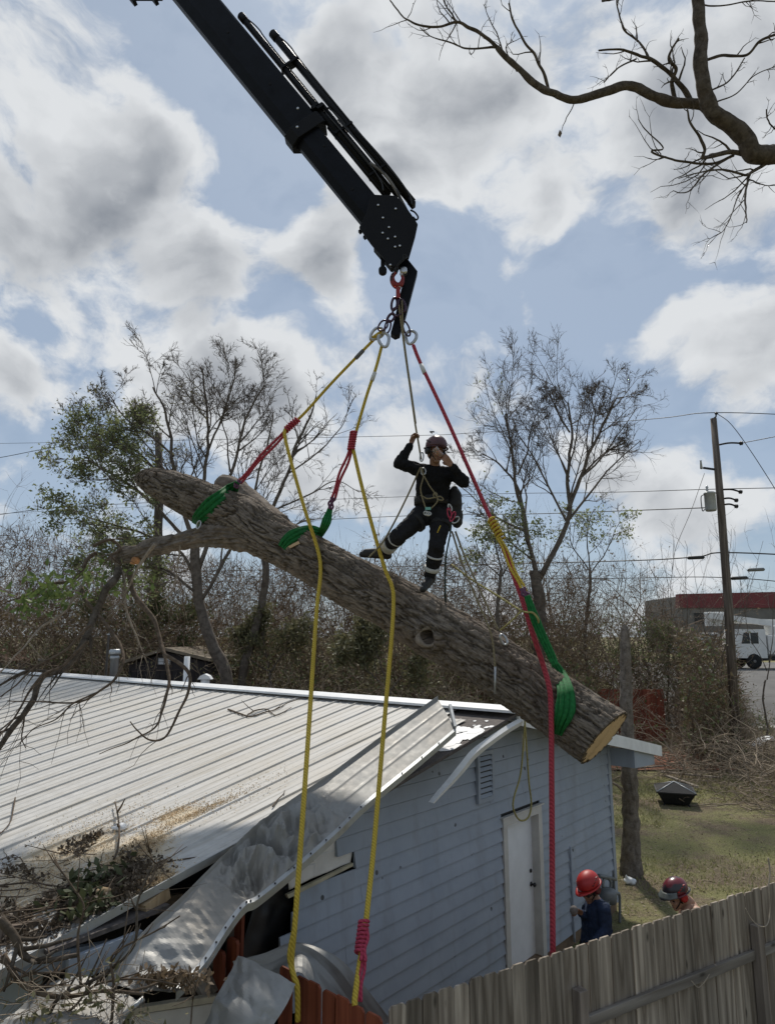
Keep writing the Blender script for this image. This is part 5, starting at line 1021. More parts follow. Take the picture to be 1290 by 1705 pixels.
def h_main(X, Y):
    px = CX + F * X / Y; top = np.interp(px, [-200, 0, 120, 260, 420, 560, 700, 800, 950, 1050, 1130, 1200], [855, 865, 872, 915, 925, 930, 925, 905, 925, 935, 965, 1060]); z = CAMZ + (HOR - top) / F * Y; return np.where((px > 1165) | ((px > 985) & (px < 1120) & (Y < 31)), .0, np.maximum(z - ground_z(X, Y), .3))
thicket(500, (-24, 15.5), (25, 36), h_main, 51, 'thicket', M_brush, 'tangled brown leafless thicket filling the background', 'thicket', 9, 3, .024, [(M_leaf, .02, .40, .13, 5.0, 'thicket_foliage', 'dull green foliage low in the thicket'), (M_leaf_brown, -.25, .75, .10, 5.2, 'dead_foliage', 'dead brown leaves in the thicket')])
thicket(400, (-50, 26), (42, 62), lambda X, Y: np.where((CX + F * X / Y) > 1120, 0.0, np.full(len(X), 9.5)), 52, 'far_thicket', M_brush, 'far brown woods behind the thicket', 'woods', 7, 3, .05, [(M_leaf_brown, -.2, .35, .20, 12, 'far_foliage', 'dull brown foliage of the far woods')])
thicket(380, (-15, 9.5), (20.5, 25), lambda X, Y: np.where(CX + F * X / Y > 985, 0, 1) * (3.7 + 1.4 * fbm(np.stack([X * .4, Y * .4, X * 0], -1), 2) * 2), 53, 'undergrowth', M_brush2, 'low tangled tan undergrowth behind the house', 'brush', 10, 3, .018, [(M_leaf_olive, -.10, .60, .10, 4.5, 'undergrowth_foliage', 'olive leaves in the undergrowth')], .3)
thicket(260, (10.5, 24), (24, 34), lambda X, Y: np.where((CX + F * X / Y < 1118) & (Y < 31), 0, np.interp(CX + F * X / Y, [1040, 1120, 1205, 1225, 1290], [3.6, 3.9, 3.3, 1.4, 1.0])), 54, 'roadside_brush', M_brush2, 'grey-tan roadside brush below the utility pole', 'brush', 9, 3, .02, [(M_leaf, .0, .30, .13, 3, 'roadside_foliage', 'green leaves in the roadside brush')], .28)
# dense filling of fine twigs and leaves inside the thicket
def fill(n, seed, px_r, Yr, frac, name, mat, lab, size, lw, droop=0.0, pw=1.0):
    rng = np.random.default_rng(seed); Y = rng.uniform(*Yr, n); px = rng.uniform(*px_r, n); X = (px - CX) * Y / F; H_ = np.where(px > 1118, np.interp(px, [1118, 1205, 1216, 1220], [4.8, 4.3, 1.0, 0]), h_main(X, Y) * frac); z = ground_z(X, Y) + H_ * rng.random(n) ** pw
    P = np.stack([X, Y, z], -1); k = (H_ > .4) & (fbm(P * np.array([.7, .7, .9]), 3) + .22 * (1 - (z - ground_z(X, Y)) / np.maximum(H_, .5)) > .06 - .10); P = P[k]; V, Q = leaves_np(P, size, rng, lw, droop); tag(place(name, mesh_np(name, V, Q, False), mat), lab, 'brush', kind='stuff')
fill(100000, 71, (-120, 1215), (24.5, 34), .95, 'fine_brush', simple('dark_brown_fine_twigs', (0.175, 0.122, 0.080), .95, 0, .5, .5), 'dense fine brown twigs filling the thicket', .55, .045, -.6)
fill(62000, 72, (-120, 1215), (24.0, 33), .62, 'brush_leaves', leaf_mat('brown_olive_brush_leaf', (0.095, 0.078, 0.046), (0.18, 0.145, 0.085), .2), 'brown and olive leaves filling the thicket', .16, .5, 0, 1.3)
fill(26000, 73, (-120, 1215), (23.5, 31), .50, 'brush_green_leaves', M_leaf, 'dull green leaves low in the thicket', .15, .5, 0, 1.2)
rng = np.random.default_rng(74)
for nm, n, mat, sz, lw, lab in (('fence_side_twigs', 9000, M_brush, .5, .05, 'fine twigs behind the red back fence'), ('fence_side_leaves', 8000, M_leaf, .16, .5, 'green leaves behind the red back fence')):
    Y = rng.uniform(31.5, 37, n); px = rng.uniform(930, 1212, n); X = (px - CX) * Y / F; z = ground_z(X, Y) + np.interp(px, [930, 1100, 1212], [5.2, 4.6, 3.0]) * rng.random(n) ** 1.1; P = np.stack([X, Y, z], -1); P = P[fbm(P * .7, 3) > -.06]
    tag(place(nm, mesh_np(nm, *leaves_np(P, sz, rng, lw), False), mat), lab, 'brush', kind='stuff')
# brush pile heaped on the lawn edge
def heap(n, cx_, cy_, rx, ry, hgt, seed, name, mat, lab, r=.012, ln=(.6, 2.0)):
    rng = np.random.default_rng(seed); a = rng.uniform(0, 2 * math.pi, n); q = np.sqrt(rng.random(n)); X = cx_ + rx * q * np.cos(a); Y = cy_ + ry * q * np.sin(a); z = ground_z(X, Y) + hgt * (1 - q ** 2) * rng.random(n); p = np.stack([X, Y, z], -1)
    d = rng.normal(size=(n, 3)); d[:, 2] = d[:, 2] * .45 + .1; d /= np.linalg.norm(d, axis=1)[:, None]; L_ = rng.uniform(*ln, n); out = [p]
    for k in range(5): d = d + rng.normal(size=d.shape) * .25 - np.array([0, 0, .05]); d /= np.linalg.norm(d, axis=1)[:, None]; p = p + d * (L_ / 5)[:, None]; p[:, 2] = np.maximum(p[:, 2], ground_z(0, p[:, 1]) + .02); out.append(p)
    P = np.stack(out, 1); Rr = (r * rng.uniform(.4, 1.6, n))[:, None] * np.linspace(1, .4, 6)[None]; bag = Bag().add(tubes_np(P, Rr, 4)); P1, R1 = sprout(P, Rr, 3, rng, (.4, 1.0), .4, 4, .2, .0, minr=.004); bag.add(tubes_np(P1, R1, 3))
    return tag(place(name, bag.mesh(name), mat), lab, 'brush pile', kind='stuff')
c = onground(1262, 1330); heap(820, c[0] + 1.2, c[1] + 1.5, 3.0, 4.0, 1.7, 61, 'brush_pile', M_brush2, 'heap of cut branches at the right edge of the lawn')
c = onground(1200, 1300); heap(320, c[0] + .5, c[1] + 3, 3.5, 2.0, 1.0, 62, 'twig_heap', M_brush, 'low heap of brown twigs behind the fire pit', .010)
c = at(640, 1170, 17); heap(700, c[0], 22, 4.5, 1.5, 2.2, 63, 'vine_heap', M_brush2, 'tan tangle of vines under the middle of the log', .010, (1.0, 2.5))
# --- lawn: blades, litter
rng = np.random.default_rng(8); n = 26000; Y = rng.uniform(11.0, 25, n); X = rng.uniform(3.2, 15, n); px = CX + F * X / Y; k = (px < 1330) & (px > 1000); X, Y = X[k], Y[k]; P = np.stack([X, Y, np.zeros(len(X))], -1)
h_ = rng.uniform(.03, .09, (len(X), 1)); a = rng.uniform(0, 6.28, len(X)); w_ = np.stack([np.cos(a), np.sin(a), a * 0], -1) * .012; ti = rng.normal(size=(len(X), 3)) * .04; ti[:, 2] = 0
V = np.stack([P - w_, P + w_, P + w_ * .3 + ti + [0, 0, 1] * h_, P - w_ * .3 + ti + [0, 0, 1] * h_], 1).reshape(-1, 3); sel = fbm(P * .5 + 2, 3) > -.05; V = V.reshape(-1, 4, 3)[sel].reshape(-1, 3)
tag(place('grass', mesh_np('grass', V, np.arange(len(V)).reshape(-1, 4), False), leaf_mat('grass_blade', (0.16, 0.165, 0.065), (0.29, 0.28, 0.13))), 'short patchy grass of the back yard', 'grass', kind='stuff')
n = 9000; Y = rng.uniform(9, 22, n); X = rng.uniform(2.5, 13, n); P = np.stack([X, Y, np.full(n, .015)], -1); V, Q = leaves_np(P, .06, rng, .6); V[:, 2] = .012 + np.abs(V[:, 2] - .015) * .35
tag(place('leaf_litter', mesh_np('leaf_litter', V, Q, False), leaf_mat('tan_leaf_litter', (0.12, 0.09, 0.055), (0.27, 0.21, 0.14), .05)), 'dead leaves and chips strewn over the yard', 'leaf litter', kind='stuff')
# --- dead snag behind the house corner
b = onground(1050, 1457); Ys = b[1]
sn = thing('dead_snag', 'broken grey dead trunk standing beyond the house corner', 'tree', b); barktube('trunk', [b - UP * .1, at(1050, 1400, Ys), at(1048, 1300, Ys), at(1043, 1200, Ys), at(1041, 1110, Ys), at(1040, 1055, Ys), at(1039, 1040, Ys)], [.24, .165, .145, .13, .115, .09, .04], sn, bark_mat('dead_snag_wood', (0.10, 0.085, 0.07), (0.24, 0.21, 0.18), (0.15, 0.12, 0.09), sc=10), 110, 40, .05, 20)
for pts, r in (([(1040, 1075), (1020, 1045), (1005, 1030)], .02), ([(1040, 1065), (1055, 1030), (1065, 1005)], .018), ([(1040, 1060), (1030, 1020), (1012, 1000), (985, 990)], .016), ([(1048, 1330), (1030, 1310), (1012, 1300)], .05)):
    MB().tube(spline([at(x, y, Ys) for x, y in pts], 12), np.linspace(r, r * .3, 12), 6).build('broken_branch', M_palebark, sn)
# --- limb reaching in at the upper right (tree outside the frame)
def z1(x, y): return 640 + x / 1.9846, y / 1.9846
ol = thing('overhanging_limb', 'bare dark tree limb reaching in at the upper right corner', 'tree', at(1330, 262, 6.6)); ob = MB(); PP, RR = [], []
def ob_add(zs, r0, r1, n=40, Y0=6.4, Y1=6.0, twig=True):
    Yl = np.linspace(Y0, Y1, len(zs)); c = spline([at(*z1(*q), Yv) for q, Yv in zip(zs, Yl)], n); c = c + fbm(c * 4.5, 3)[:, None] * .07 * np.array([1, .5, 1]); rr = np.linspace(r0, r1, n) * (1 + .35 * fbm(c * 11, 2)); ob.tube(c, rr, 9)
    if twig: PP.append(c[np.linspace(0, n - 1, 6).astype(int)]); RR.append(rr[np.linspace(0, n - 1, 6).astype(int)])
ob_add([(1420, 505), (1290, 512), (1215, 505), (1190, 455), (1130, 405), (1080, 365), (1055, 300), (1042, 200), (1045, 100), (1030, 0), (1020, -60)], .105, .055, 90, twig=False)
ob_add([(1080, 370), (1040, 345), (960, 342), (900, 325), (850, 298), (795, 282), (740, 300), (680, 318), (620, 328), (560, 308), (500, 285), (450, 235), (400, 190), (370, 158)], .060, .026, 90, 6.4, 6.1, False)
ob_add([(370, 158), (330, 120), (280, 90), (240, 72), (180, 88), (120, 80), (70, 55), (20, 0)], .020, .006, 50, 6.1, 6.0); ob_add([(370, 158), (310, 160), (260, 158), (210, 138), (150, 118), (120, 90)], .012, .004); ob_add([(545, 295), (520, 235), (490, 180), (455, 125), (425, 60), (410, 10)], .018, .008); ob_add([(240, 72), (215, 40), (195, 0), (190, -40)], .010, .005)
ob_add([(395, 180), (370, 120), (345, 60), (325, 15)], .008, .003); ob_add([(440, 235), (400, 160), (440, 130)], .007, .003); ob_add([(1010, 335), (975, 280), (930, 235), (880, 200), (840, 185), (780, 165), (705, 168)], .028, .008); ob_add([(955, 330), (948, 270), (960, 230), (938, 200), (950, 160), (975, 125)], .024, .010); ob_add([(870, 195), (845, 150), (800, 110), (785, 80), (765, 20), (765, -20)], .012, .006)
ob_add([(830, 195), (770, 225), (720, 275)], .010, .005); ob_add([(1060, 200), (1120, 182), (1190, 185), (1240, 135), (1300, 110)], .016, .012); ob_add([(1075, 300), (1140, 265), (1190, 190)], .010, .006); ob_add([(1090, 340), (1160, 310), (1220, 250), (1290, 220)], .008, .004)
ob_add([(1200, 510), (1150, 505), (1100, 510), (1055, 518), (1060, 490), (1040, 450), (1010, 400), (1000, 360)], .028, .008); ob_add([(1150, 515), (1090, 540), (1010, 535), (940, 525), (880, 500), (920, 490), (870, 440), (838, 392)], .016, .004); ob_add([(1140, 520), (1060, 570), (1000, 635), (950, 632)], .012, .004); ob_add([(1260, 540), (1210, 570), (1190, 580), (1120, 560), (1040, 570), (970, 590)], .018, .004)
ob_add([(1205, 575), (1190, 630), (1195, 700), (1195, 735)], .014, .005); ob_add([(1190, 610), (1165, 650), (1150, 700), (1120, 760), (1090, 780)], .008, .003); ob_add([(1200, 590), (1230, 610), (1290, 615)], .008, .004); ob_add([(1300, 430), (1270, 400), (1262, 360)], .010, .005); ob_add([(720, 2), (750, -4), (790, -15)], .016, .02); ob_add([(1040, 15), (1120, 18), (1200, 5), (1290, 5)], .009, .006); ob_add([(630, 340), (605, 385), (590, 415), (578, 440)], .006, .003, 16, twig=False)
ob.build('limb', M_limb, ol); P = np.array(PP); Rr = np.array(RR); rng = np.random.default_rng(77); bag = Bag(); P1, R1 = sprout(P, Rr, 7, rng, (.4, 1.2), .38, 6, .22, .06, tmin=.15, minr=.0035); bag.add(tubes_np(P1, R1, 5)); P2, R2 = sprout(P1, R1, 2, rng, (.4, 1.2), .45, 5, .25, .0, minr=.0025); bag.add(tubes_np(P2, R2, 4)); tag(place('twigs', bag.mesh('twigs'), M_limb, ol), kind='stuff')
MB().prism([at(*z1(*q), 6.1) for q in ((578, 428), (586, 440), (580, 454), (572, 446))], (0, .004, 0)).build('dead_leaf', M_leaf_brown, ol)
# ================================================================ people
def capsule(mb, p, q, r1, r2, sides=14):
    p, q = np.asarray(p, float), np.asarray(q, float); L_ = np.linalg.norm(q - p); ax = (q - p) / (L_ + 1e-9); pr = []
    for a in np.linspace(-80, -10, 4): pr.append((r1 * math.cos(R(a)), r1 * math.sin(R(a))))
    pr += [(r1, 0), (r2, L_)]
    for a in np.linspace(10, 80, 4): pr.append((r2 * math.cos(R(a)), L_ + r2 * math.sin(R(a))))
    return mb.lathe(pr, p, ax, sides)
def ellipsoid(mb, c, r, X=(1, 0, 0), Y=(0, 1, 0), Z=(0, 0, 1), n=14, m=20, cut=-90):
    X, Y, Z = [np.asarray(k, float) for k in (X, Y, Z)]; V = []; la = np.linspace(max(cut, -88), 88, n)
    for a in la:
        for k in range(m):
            b = 2 * math.pi * k / m; V.append(np.asarray(c) + X * r[0] * math.cos(R(a)) * math.cos(b) + Y * r[1] * math.cos(R(a)) * math.sin(b) + Z * r[2] * math.sin(R(a)))
    F_ = [(i * m + k, i * m + (k + 1) % m, (i + 1) * m + (k + 1) % m, (i + 1) * m + k) for i in range(n - 1) for k in range(m)]
    F_ += [tuple(reversed(range(m))), tuple((n - 1) * m + k for k in range(m))]; mb.add(V, F_, True); return mb
def flesh(mb, name, mat, parent, vox, smooth=6, disp=0.0, dscale=.12):
    o_ = mb.build(name, mat, parent); m = o_.modifiers.new('remesh', 'REMESH'); m.mode = 'VOXEL'; m.voxel_size = vox; m.use_smooth_shade = True
    s_ = o_.modifiers.new('smooth', 'SMOOTH'); s_.iterations = smooth; s_.factor = .5
    if disp:
        t = bpy.data.textures.new(name + '_folds', 'CLOUDS'); t.noise_scale = dscale; t.noise_depth = 2; d = o_.modifiers.new('folds', 'DISPLACE'); d.texture = t; d.strength = disp; d.mid_level = .5; d.texture_coords = 'GLOBAL'
    return o_
def hand(mb, w_, fwd, pal, curl=70, sgn=1, k=1.0):
    fwd = unit(fwd); pal = unit(np.asarray(pal) - fwd * (np.asarray(pal) @ fwd)); side = np.cross(fwd, pal) * sgn; w_ = np.asarray(w_, float)
    for i, ln in enumerate((.92, 1.05, 1.0, .8)):
        kn_ = w_ + (fwd * .088 + side * (i - 1.5) * .0215 - pal * .004 * abs(i - 1.5)) * k; capsule(mb, w_ + side * (i - 1.5) * .012 * k, kn_, .0145 * k, .0115 * k, 8); p = kn_
        for j, sl in enumerate((.042, .027, .021)):
            a = R(curl * (.55 + j * .75)); d = fwd * math.cos(a) + pal * math.sin(a); q = p + d * sl * ln * k; capsule(mb, p, q, (.0100 - j * .0009) * k, (.0092 - j * .0009) * k, 8); p = q
    p = w_ + (fwd * .028 - side * .032) * k; capsule(mb, w_, p, .016 * k, .014 * k, 8)
    for d, sl in ((fwd * .75 - side * .5 + pal * .45, .038), (fwd * .7 + side * .05 + pal * .75, .03)):
        q = p + unit(d) * sl * k; capsule(mb, p, q, .0115 * k, .010 * k, 8); p = q
def head(mb, c, fwd, up, neck):
    fwd = unit(fwd); up = unit(np.asarray(up) - fwd * (np.asarray(up) @ fwd)); sd_ = np.cross(fwd, up)
    E = lambda o, r: ellipsoid(mb, c + fwd * o[0] + sd_ * o[1] + up * o[2], r, fwd, sd_, up, 10, 14)
    E((-.01, 0, .03), (.098, .076, .092)); E((.022, 0, -.045), (.066, .058, .068)); E((.055, 0, -.095), (.030, .034, .026)); E((.082, 0, -.028), (.022, .014, .024)); E((.07, 0, .02), (.028, .055, .018)); E((.078, 0, -.067), (.014, .026, .010))
    for s_ in (-1, 1): E((-.012, s_ * .077, -.02), (.022, .010, .034)); E((.06, s_ * .035, -.03), (.025, .022, .022))
    capsule(mb, c - up * .06 - fwd * .015, neck, .054, .062)
def face(parent, c, fwd, up, glasses=True):
    fwd = unit(fwd); up = unit(np.asarray(up) - fwd * (np.asarray(up) @ fwd)); sd_ = np.cross(fwd, up); mb = MB()
    if glasses:
        for s_ in (-1, 1): ellipsoid(mb, c + fwd * .082 + sd_ * .033 * s_ - up * .002, (.012, .030, .020), fwd, sd_, up, 8, 12)
        for s_ in (-1, 1): mb.tube([c + fwd * .08 + sd_ * .06 * s_, c + sd_ * .080 * s_ + fwd * .0], .004, 6)
        mb.build('sunglasses', M_black, parent)
    else:
        for s_ in (-1, 1): ellipsoid(MB(), c + fwd * .078 + sd_ * .031 * s_, (.010, .013, .008), fwd, sd_, up, 6, 10).build('eye', M_black, parent)
    ellipsoid(MB(), c + fwd * .083 - up * .068, (.008, .024, .005), fwd, sd_, up, 6, 10).build('mouth', simple('lips', (.22, .08, .06), .6), parent)
    hb = MB(); ellipsoid(hb, c - fwd * .03 + up * .005, (.085, .083, .085), fwd, sd_, up, 10, 16); hb.build('hair', simple('dark_hair', (.015, .011, .009), .8, 0, .3, 60, .5), parent)
def helmet(parent, c, fwd, up, shell, trim, visor=False, vents=True):
    fwd = unit(fwd); up = unit(np.asarray(up) - fwd * (np.asarray(up) @ fwd)); sd_ = np.cross(fwd, up); c = np.asarray(c)
    hm = MB(); ellipsoid(hm, c + up * .015, (.142, .114, .118), fwd, sd_, up, 14, 28, cut=-12); ho = hm.build('helmet', shell, parent)
    br = MB(); a = np.linspace(0, 2 * math.pi, 36, endpoint=False); G = np.array([[c + up * (-.010 - .012 * (k == 1)) + fwd * math.cos(t) * (.143 + k * (.022 + .045 * max(math.cos(t), 0) ** 3)) + sd_ * math.sin(t) * (.115 + k * .014) for k in (0, 1)] for t in np.append(a, a[0])]); br.grid(G, .004); br.build('brim', shell, ho)
    for s_ in (-1, 1):
        if vents:
            for q in range(4): MB().box(c + sd_ * (.110 - .004 * q) * s_ + up * (.030 + .012 * q) + fwd * (.045 - .03 * q), (.026, .012, .008), fwd, sd_, up).build('vent_slot', trim, ho)
        st = MB(); st.tube(spline([c + sd_ * .10 * s_ + fwd * .04, c + sd_ * .082 * s_ + fwd * .05 - up * .09, c + sd_ * .02 * s_ + fwd * .075 - up * .165], 12), .006, 6).tube(spline([c + sd_ * .10 * s_ - fwd * .05, c + sd_ * .085 * s_ + fwd * .02 - up * .09], 8), .006, 6); st.build('chin_strap', M_black, ho)
        em = MB(); em.lathe([(.03, 0), (.045, .008), (.045, .03), (.03, .04)], c + sd_ * .078 * s_ - up * .055 - fwd * .01, sd_ * s_, 14); em.build('ear_muff', trim, ho)
    if visor:
        vb = MB(); G = np.array([[c + fwd * (.15 + .06 * k) * math.cos(t) + sd_ * (.12 + .03 * k) * math.sin(t) + up * (.035 - .045 * k) for k in np.linspace(0, 1, 5)] for t in np.linspace(-1.1, 1.1, 14)]); vb.grid(G, .003); vb.build('raised_visor', simple('smoky_visor', (.10, .11, .10), .2, 0, .2), ho)
    return ho
M_skin = simple('skin', (0.24, 0.125, 0.075), .55, 0, .12, 20, .1); M_skin2 = simple('fair_skin', (0.42, 0.25, 0.17), .55, 0, .12, 20, .1)
M_shirt_blk = simple('black_long_sleeve_shirt', (0.010, 0.010, 0.011), .9, 0, .3, 20, .25, spec=.15); M_trous = simple('black_work_trousers', (0.014, 0.014, 0.016), .85, 0, .35, 14, .3, spec=.2); M_boot = simple('black_boots', (0.012, 0.011, 0.011), .6, 0, .3, 20, .3)
M_navy = simple('navy_long_sleeve_shirt', (0.020, 0.032, 0.065), .8, 0, .25, 14, .25, spec=.2); M_refl = simple('reflective_grey_band', (0.45, 0.45, 0.44), .5, 0, .1, 20)
def redblack():
    m = Mat('dark_red_and_black_helmet_shell', .3, 0, .5); v = m.coord('Object'); n = m.noise(v, 6, 2, .4); m.col(m.ramp(n, [(.50, (0.030, 0.026, 0.028)), (.53, (0.13, 0.018, 0.025))])); return m.m
M_hel = redblack(); M_helred = simple('bright_red_helmet_shell', (0.36, 0.013, 0.012), .5, 0, .08, 6); M_strap = simple('black_webbing', (.012, .012, .012), .8); M_helgrey = simple('dark_plum_red_helmet_shell', (0.070, 0.024, 0.028), .40, 0, .35, 12)
def person(name, label, J, hd, hfwd, skin, shirt, trous, vox=.006, sleeve=True, hands=None, base=None, up=(0, 0, 1), glasses=True):
    """J: dict of joint positions; hands: {side:(fwd, palm, curl, sgn)}"""
    t = thing(name, label, 'person', base if base is not None else J['pelvis']); b = MB(); head(b, hd, hfwd, up, J['neck'])
    capsule(b, J['neck'], J['chest'], .05, .07); capsule(b, J['chest'], J['pelvis'], .07, .07)
    sh = MB(); tr_ = MB(); boots_ = []; ch, pv = J['chest'], J['pelvis']; axs = unit(J['shR'] - J['shL'])
    capsule(sh, J['neck'] - UP * .01, ch, .072, .13)
    for k in (-1, -.5, 0, .5, 1): capsule(sh, ch + axs * .075 * k + UP * .05, pv + axs * .065 * k + UP * .06, .122, .118)
    for s_ in 'RL':
        s0, e, w_ = J['sh' + s_], J['el' + s_], J['wr' + s_]; capsule(b, s0, e, .045, .036); capsule(b, e, w_, .038, .026)
        capsule(sh, J['neck'] - UP * .045, s0, .060, .078); capsule(sh, s0, e, .080, .064); capsule(sh, ch + UP * .03, s0 - UP * .03, .09, .055)
        if sleeve: capsule(sh, e, e + (w_ - e) * .88, .064, .042)
        if hands and s_ in hands: hand(b, w_, *hands[s_])
        h_, k_, a_, to = J['hip' + s_], J['kn' + s_], J['an' + s_], J['toe' + s_]; capsule(b, h_, k_, .07, .05); capsule(b, k_, a_, .048, .035)
        capsule(tr_, h_ + UP * .03, k_, .120, .090); capsule(tr_, k_, a_ + UP * .02, .092, .074); capsule(tr_, pv + UP * .02, h_, .125, .12)
        bt = MB(); boots_.append(bt); d = unit(to - a_); heel = a_ - UP * .05 - d * .05; capsule(bt, a_ + (k_ - a_) * .28, a_ - UP * .02, .058, .056); capsule(bt, heel, to - UP * .02, .046, .038); capsule(bt, a_ - UP * .01, to - d * .05, .055, .042)
    capsule(tr_, pv + axs * .06 + UP * .10, pv - axs * .06 + UP * .10, .122, .122)
    flesh(b, 'body', skin, t, vox, 3); 
    if shirt: flesh(sh, 'shirt', shirt, t, .010, 6, .036, .07)
    flesh(tr_, 'trousers', trous, t, .010, 6, .042, .09); [flesh(k_b, 'boot', M_boot, t, .008, 5) for k_b in boots_]; face(t, np.asarray(hd), hfwd, up, glasses); return t
def J3(d): return {k: at(*v) for k, v in d.items()}
# ---- the climber
Jc = J3(dict(neck=(724, 779, 7.42), chest=(722, 800, 7.44), pelvis=(719, 852, 7.50), shR=(701, 783, 7.42), elR=(664, 772, 7.36), wrR=(684, 739, 7.38), shL=(752, 788, 7.44), elL=(773, 803, 7.24), wrL=(751, 774, 7.16),
             hipR=(704, 860, 7.50), knR=(664, 892, 7.38), anR=(639, 918, 7.74), toeR=(603, 920, 7.84), hipL=(735, 862, 7.50), knL=(727, 909, 7.34), anL=(716, 961, 7.52), toeL=(704, 978, 7.38)))
hc = at(725, 755, 7.36); hf = np.array([.42, -.9, -.12]); hu = np.array([.08, 0, 1])
pc = person('person', 'climber in black with helmet, standing on the log gripping the line and drinking', Jc, hc, hf, M_skin, M_shirt_blk, M_trous, .005, hands={'R': (at(692, 720, 7.39) - Jc['wrR'], (.75, -.5, .1), 72, 1), 'L': (at(737, 758, 7.14) - Jc['wrL'], (-.2, .6, .45), 55, -1)}, base=at(716, 975, 7.4), up=hu)
helmet(pc, hc + unit(hu) * .075, hf, hu, M_helgrey, M_black); 
MB().box(at(719, 719, 7.33), (.05, .02, .012)).tube([at(719, 722, 7.33), at(716, 718, 7.33)], .006, 6).build('helmet_camera_mount', M_black, pc)
def limb_band(parent, a, b, t, r, w_, mat, name):
    a, b = np.asarray(a), np.asarray(b); c = a + (b - a) * t; ax = unit(b - a); return MB().lathe([(r, -w_ / 2), (r + .006, -w_ / 2 + .004), (r + .006, w_ / 2 - .004), (r, w_ / 2)], c, ax, 20).build(name, mat, parent)
for s_, tt_ in (('R', ((.18, .018), (.62, .10))), ('L', ((.32, .022), (.72, .05)))):
    for t, w_ in tt_: limb_band(pc, Jc['kn' + s_], Jc['an' + s_], t, .094 - .016 * t, w_, M_refl, 'reflective_band')
    limb_band(pc, Jc['hip' + s_], Jc['kn' + s_], .28, .118, .05, M_strap, 'leg_loop')
bc = Jc['pelvis'] + UP * .12; MB().grid(np.array([[bc + np.array([math.cos(t) * .20, math.sin(t) * .150, z]) for z in (-.045, .045)] for t in np.linspace(0, 2 * math.pi, 30)]), .018).build('harness_belt', M_strap, pc)
def z3(x, y): return 580 + x / 5.33, 680 + y / 5.33
hc_ = MB()
for pts in (((645, 520), (665, 600), (640, 720), (680, 870), (700, 895)), ((670, 600), (720, 690), (770, 760), (790, 820), (740, 880), (705, 895)), ((640, 770), (700, 800), (770, 790))): hc_.tube(spline([at(*z3(*q), 7.27) for q in pts], 24), .008, 6)
hc_.build('harness_bridge_cord', M_tan, pc)
for (x, y, rx, ry, t, m_, Y) in ((650, 430, 3, 8, 5, M_galv, 7.32), (665, 560, 4, 6, 0, M_galv, 7.3), (770, 770, 3, 4.5, 0, M_tan, 7.28), (815, 800, 5, 3, 20, M_tan, 7.27), (690, 930, 4, 3, 10, M_refl, 7.26), (710, 935, 4, 3, -10, M_refl, 7.26), (895, 930, 3, 9, -10, M_pink, 7.24), (925, 960, 3, 9, 25, M_pink, 7.24), (950, 990, 4, 7, 50, M_galv, 7.25), (900, 880, 2.5, 6, -20, M_refl, 7.25)):
    px_ring(*z3(x, y), rx, ry, t, .008, Y, 'carabiner', m_, None, parent=pc, n=18)
MB().box(at(*z3(705, 890), 7.26), (.06, .03, .03)).build('ring_clip', simple('mint_anodised_clip', (.18, .42, .34), .4, .4), pc)
sk = MB(); ellipsoid(sk, at(757, 838, 7.52), (.085, .11, .20), n=10, m=16); ellipsoid(sk, at(760, 862, 7.5), (.07, .09, .12)); flesh(sk, 'gear_bag', M_strap, pc, .01, 6, .03, .08)
MB().tube(spline([at(752, 862, 7.3), at(749, 890, 7.32), at(742, 930, 7.4), at(741, 985, 7.5), at(742, 1010, 7.6)], 24), .010, 6).build('dark_green_cord', simple('dark_green_cord', (.01, .03, .025), .7), pc)
MB().tube([at(733, 875, 7.2), at(728, 887, 7.2)], .007, 6).build('pencil', M_yel, pc)
# drink held in the left hand
dk_ = thing('drink_cup', 'clear cup of amber drink at the climber\'s mouth', 'cup', at(733, 757, 7.16)); ca, cb = at(735, 760, 7.17), at(723, 747, 7.14); ax = unit(cb - ca); hh = np.linalg.norm(cb - ca)
m = Mat('clear_plastic', .05); m.b.inputs['Transmission Weight'].default_value = .85; m.col((.75, .72, .68)); M_clear = m.m; m = Mat('amber_drink', .1); m.b.inputs['Transmission Weight'].default_value = .3; m.col((.62, .20, .03)); M_amber = m.m
MB().lathe([(.030, 0), (.034, .02), (.038, hh * .9), (.040, hh), (.036, hh), (.034, hh * .9)], ca, ax, 18).build('cup', M_clear, dk_); MB().lathe([(.029, .004), (.0335, hh * .75)], ca, ax, 18).build('drink', M_amber, dk_)
# ---- worker in red helmet
Yw = 8.15
J1 = J3(dict(neck=(993, 1502, Yw), chest=(992, 1526, Yw), pelvis=(988, 1592, Yw + .05), shR=(1004, 1514, Yw - .18), elR=(1009, 1549, Yw - .2), wrR=(988, 1572, Yw - .32), shL=(982, 1512, Yw + .17), elL=(981, 1536, Yw + .1), wrL=(966, 1519, Yw - .08),
             hipR=(994, 1600, Yw - .1), knR=(990, 1650, Yw - .1), anR=(990, 1712, Yw - .05), toeR=(968, 1718, Yw - .1), hipL=(982, 1600, Yw + .1), knL=(975, 1648, Yw + .1), anL=(982, 1700, Yw + .15), toeL=(960, 1706, Yw + .1)))
h1 = at(981, 1483, Yw - .02); f1 = np.array([-.72, -.55, -.32]); u1 = np.array([-.15, -.05, 1])
p1_ = person('person', 'worker in bright red helmet and navy long sleeves by the house wall', J1, h1, f1, M_skin, M_navy, M_trous, .007, hands={'L': (at(955, 1515, Yw - .16) - J1['wrL'], (.1, -.3, -.6), 45, 1), 'R': (at(981, 1581, Yw - .36) - J1['wrR'], (-.5, .3, -.1), 45, 1)}, base=(J1['pelvis'][0], J1['pelvis'][1], 0), up=u1)
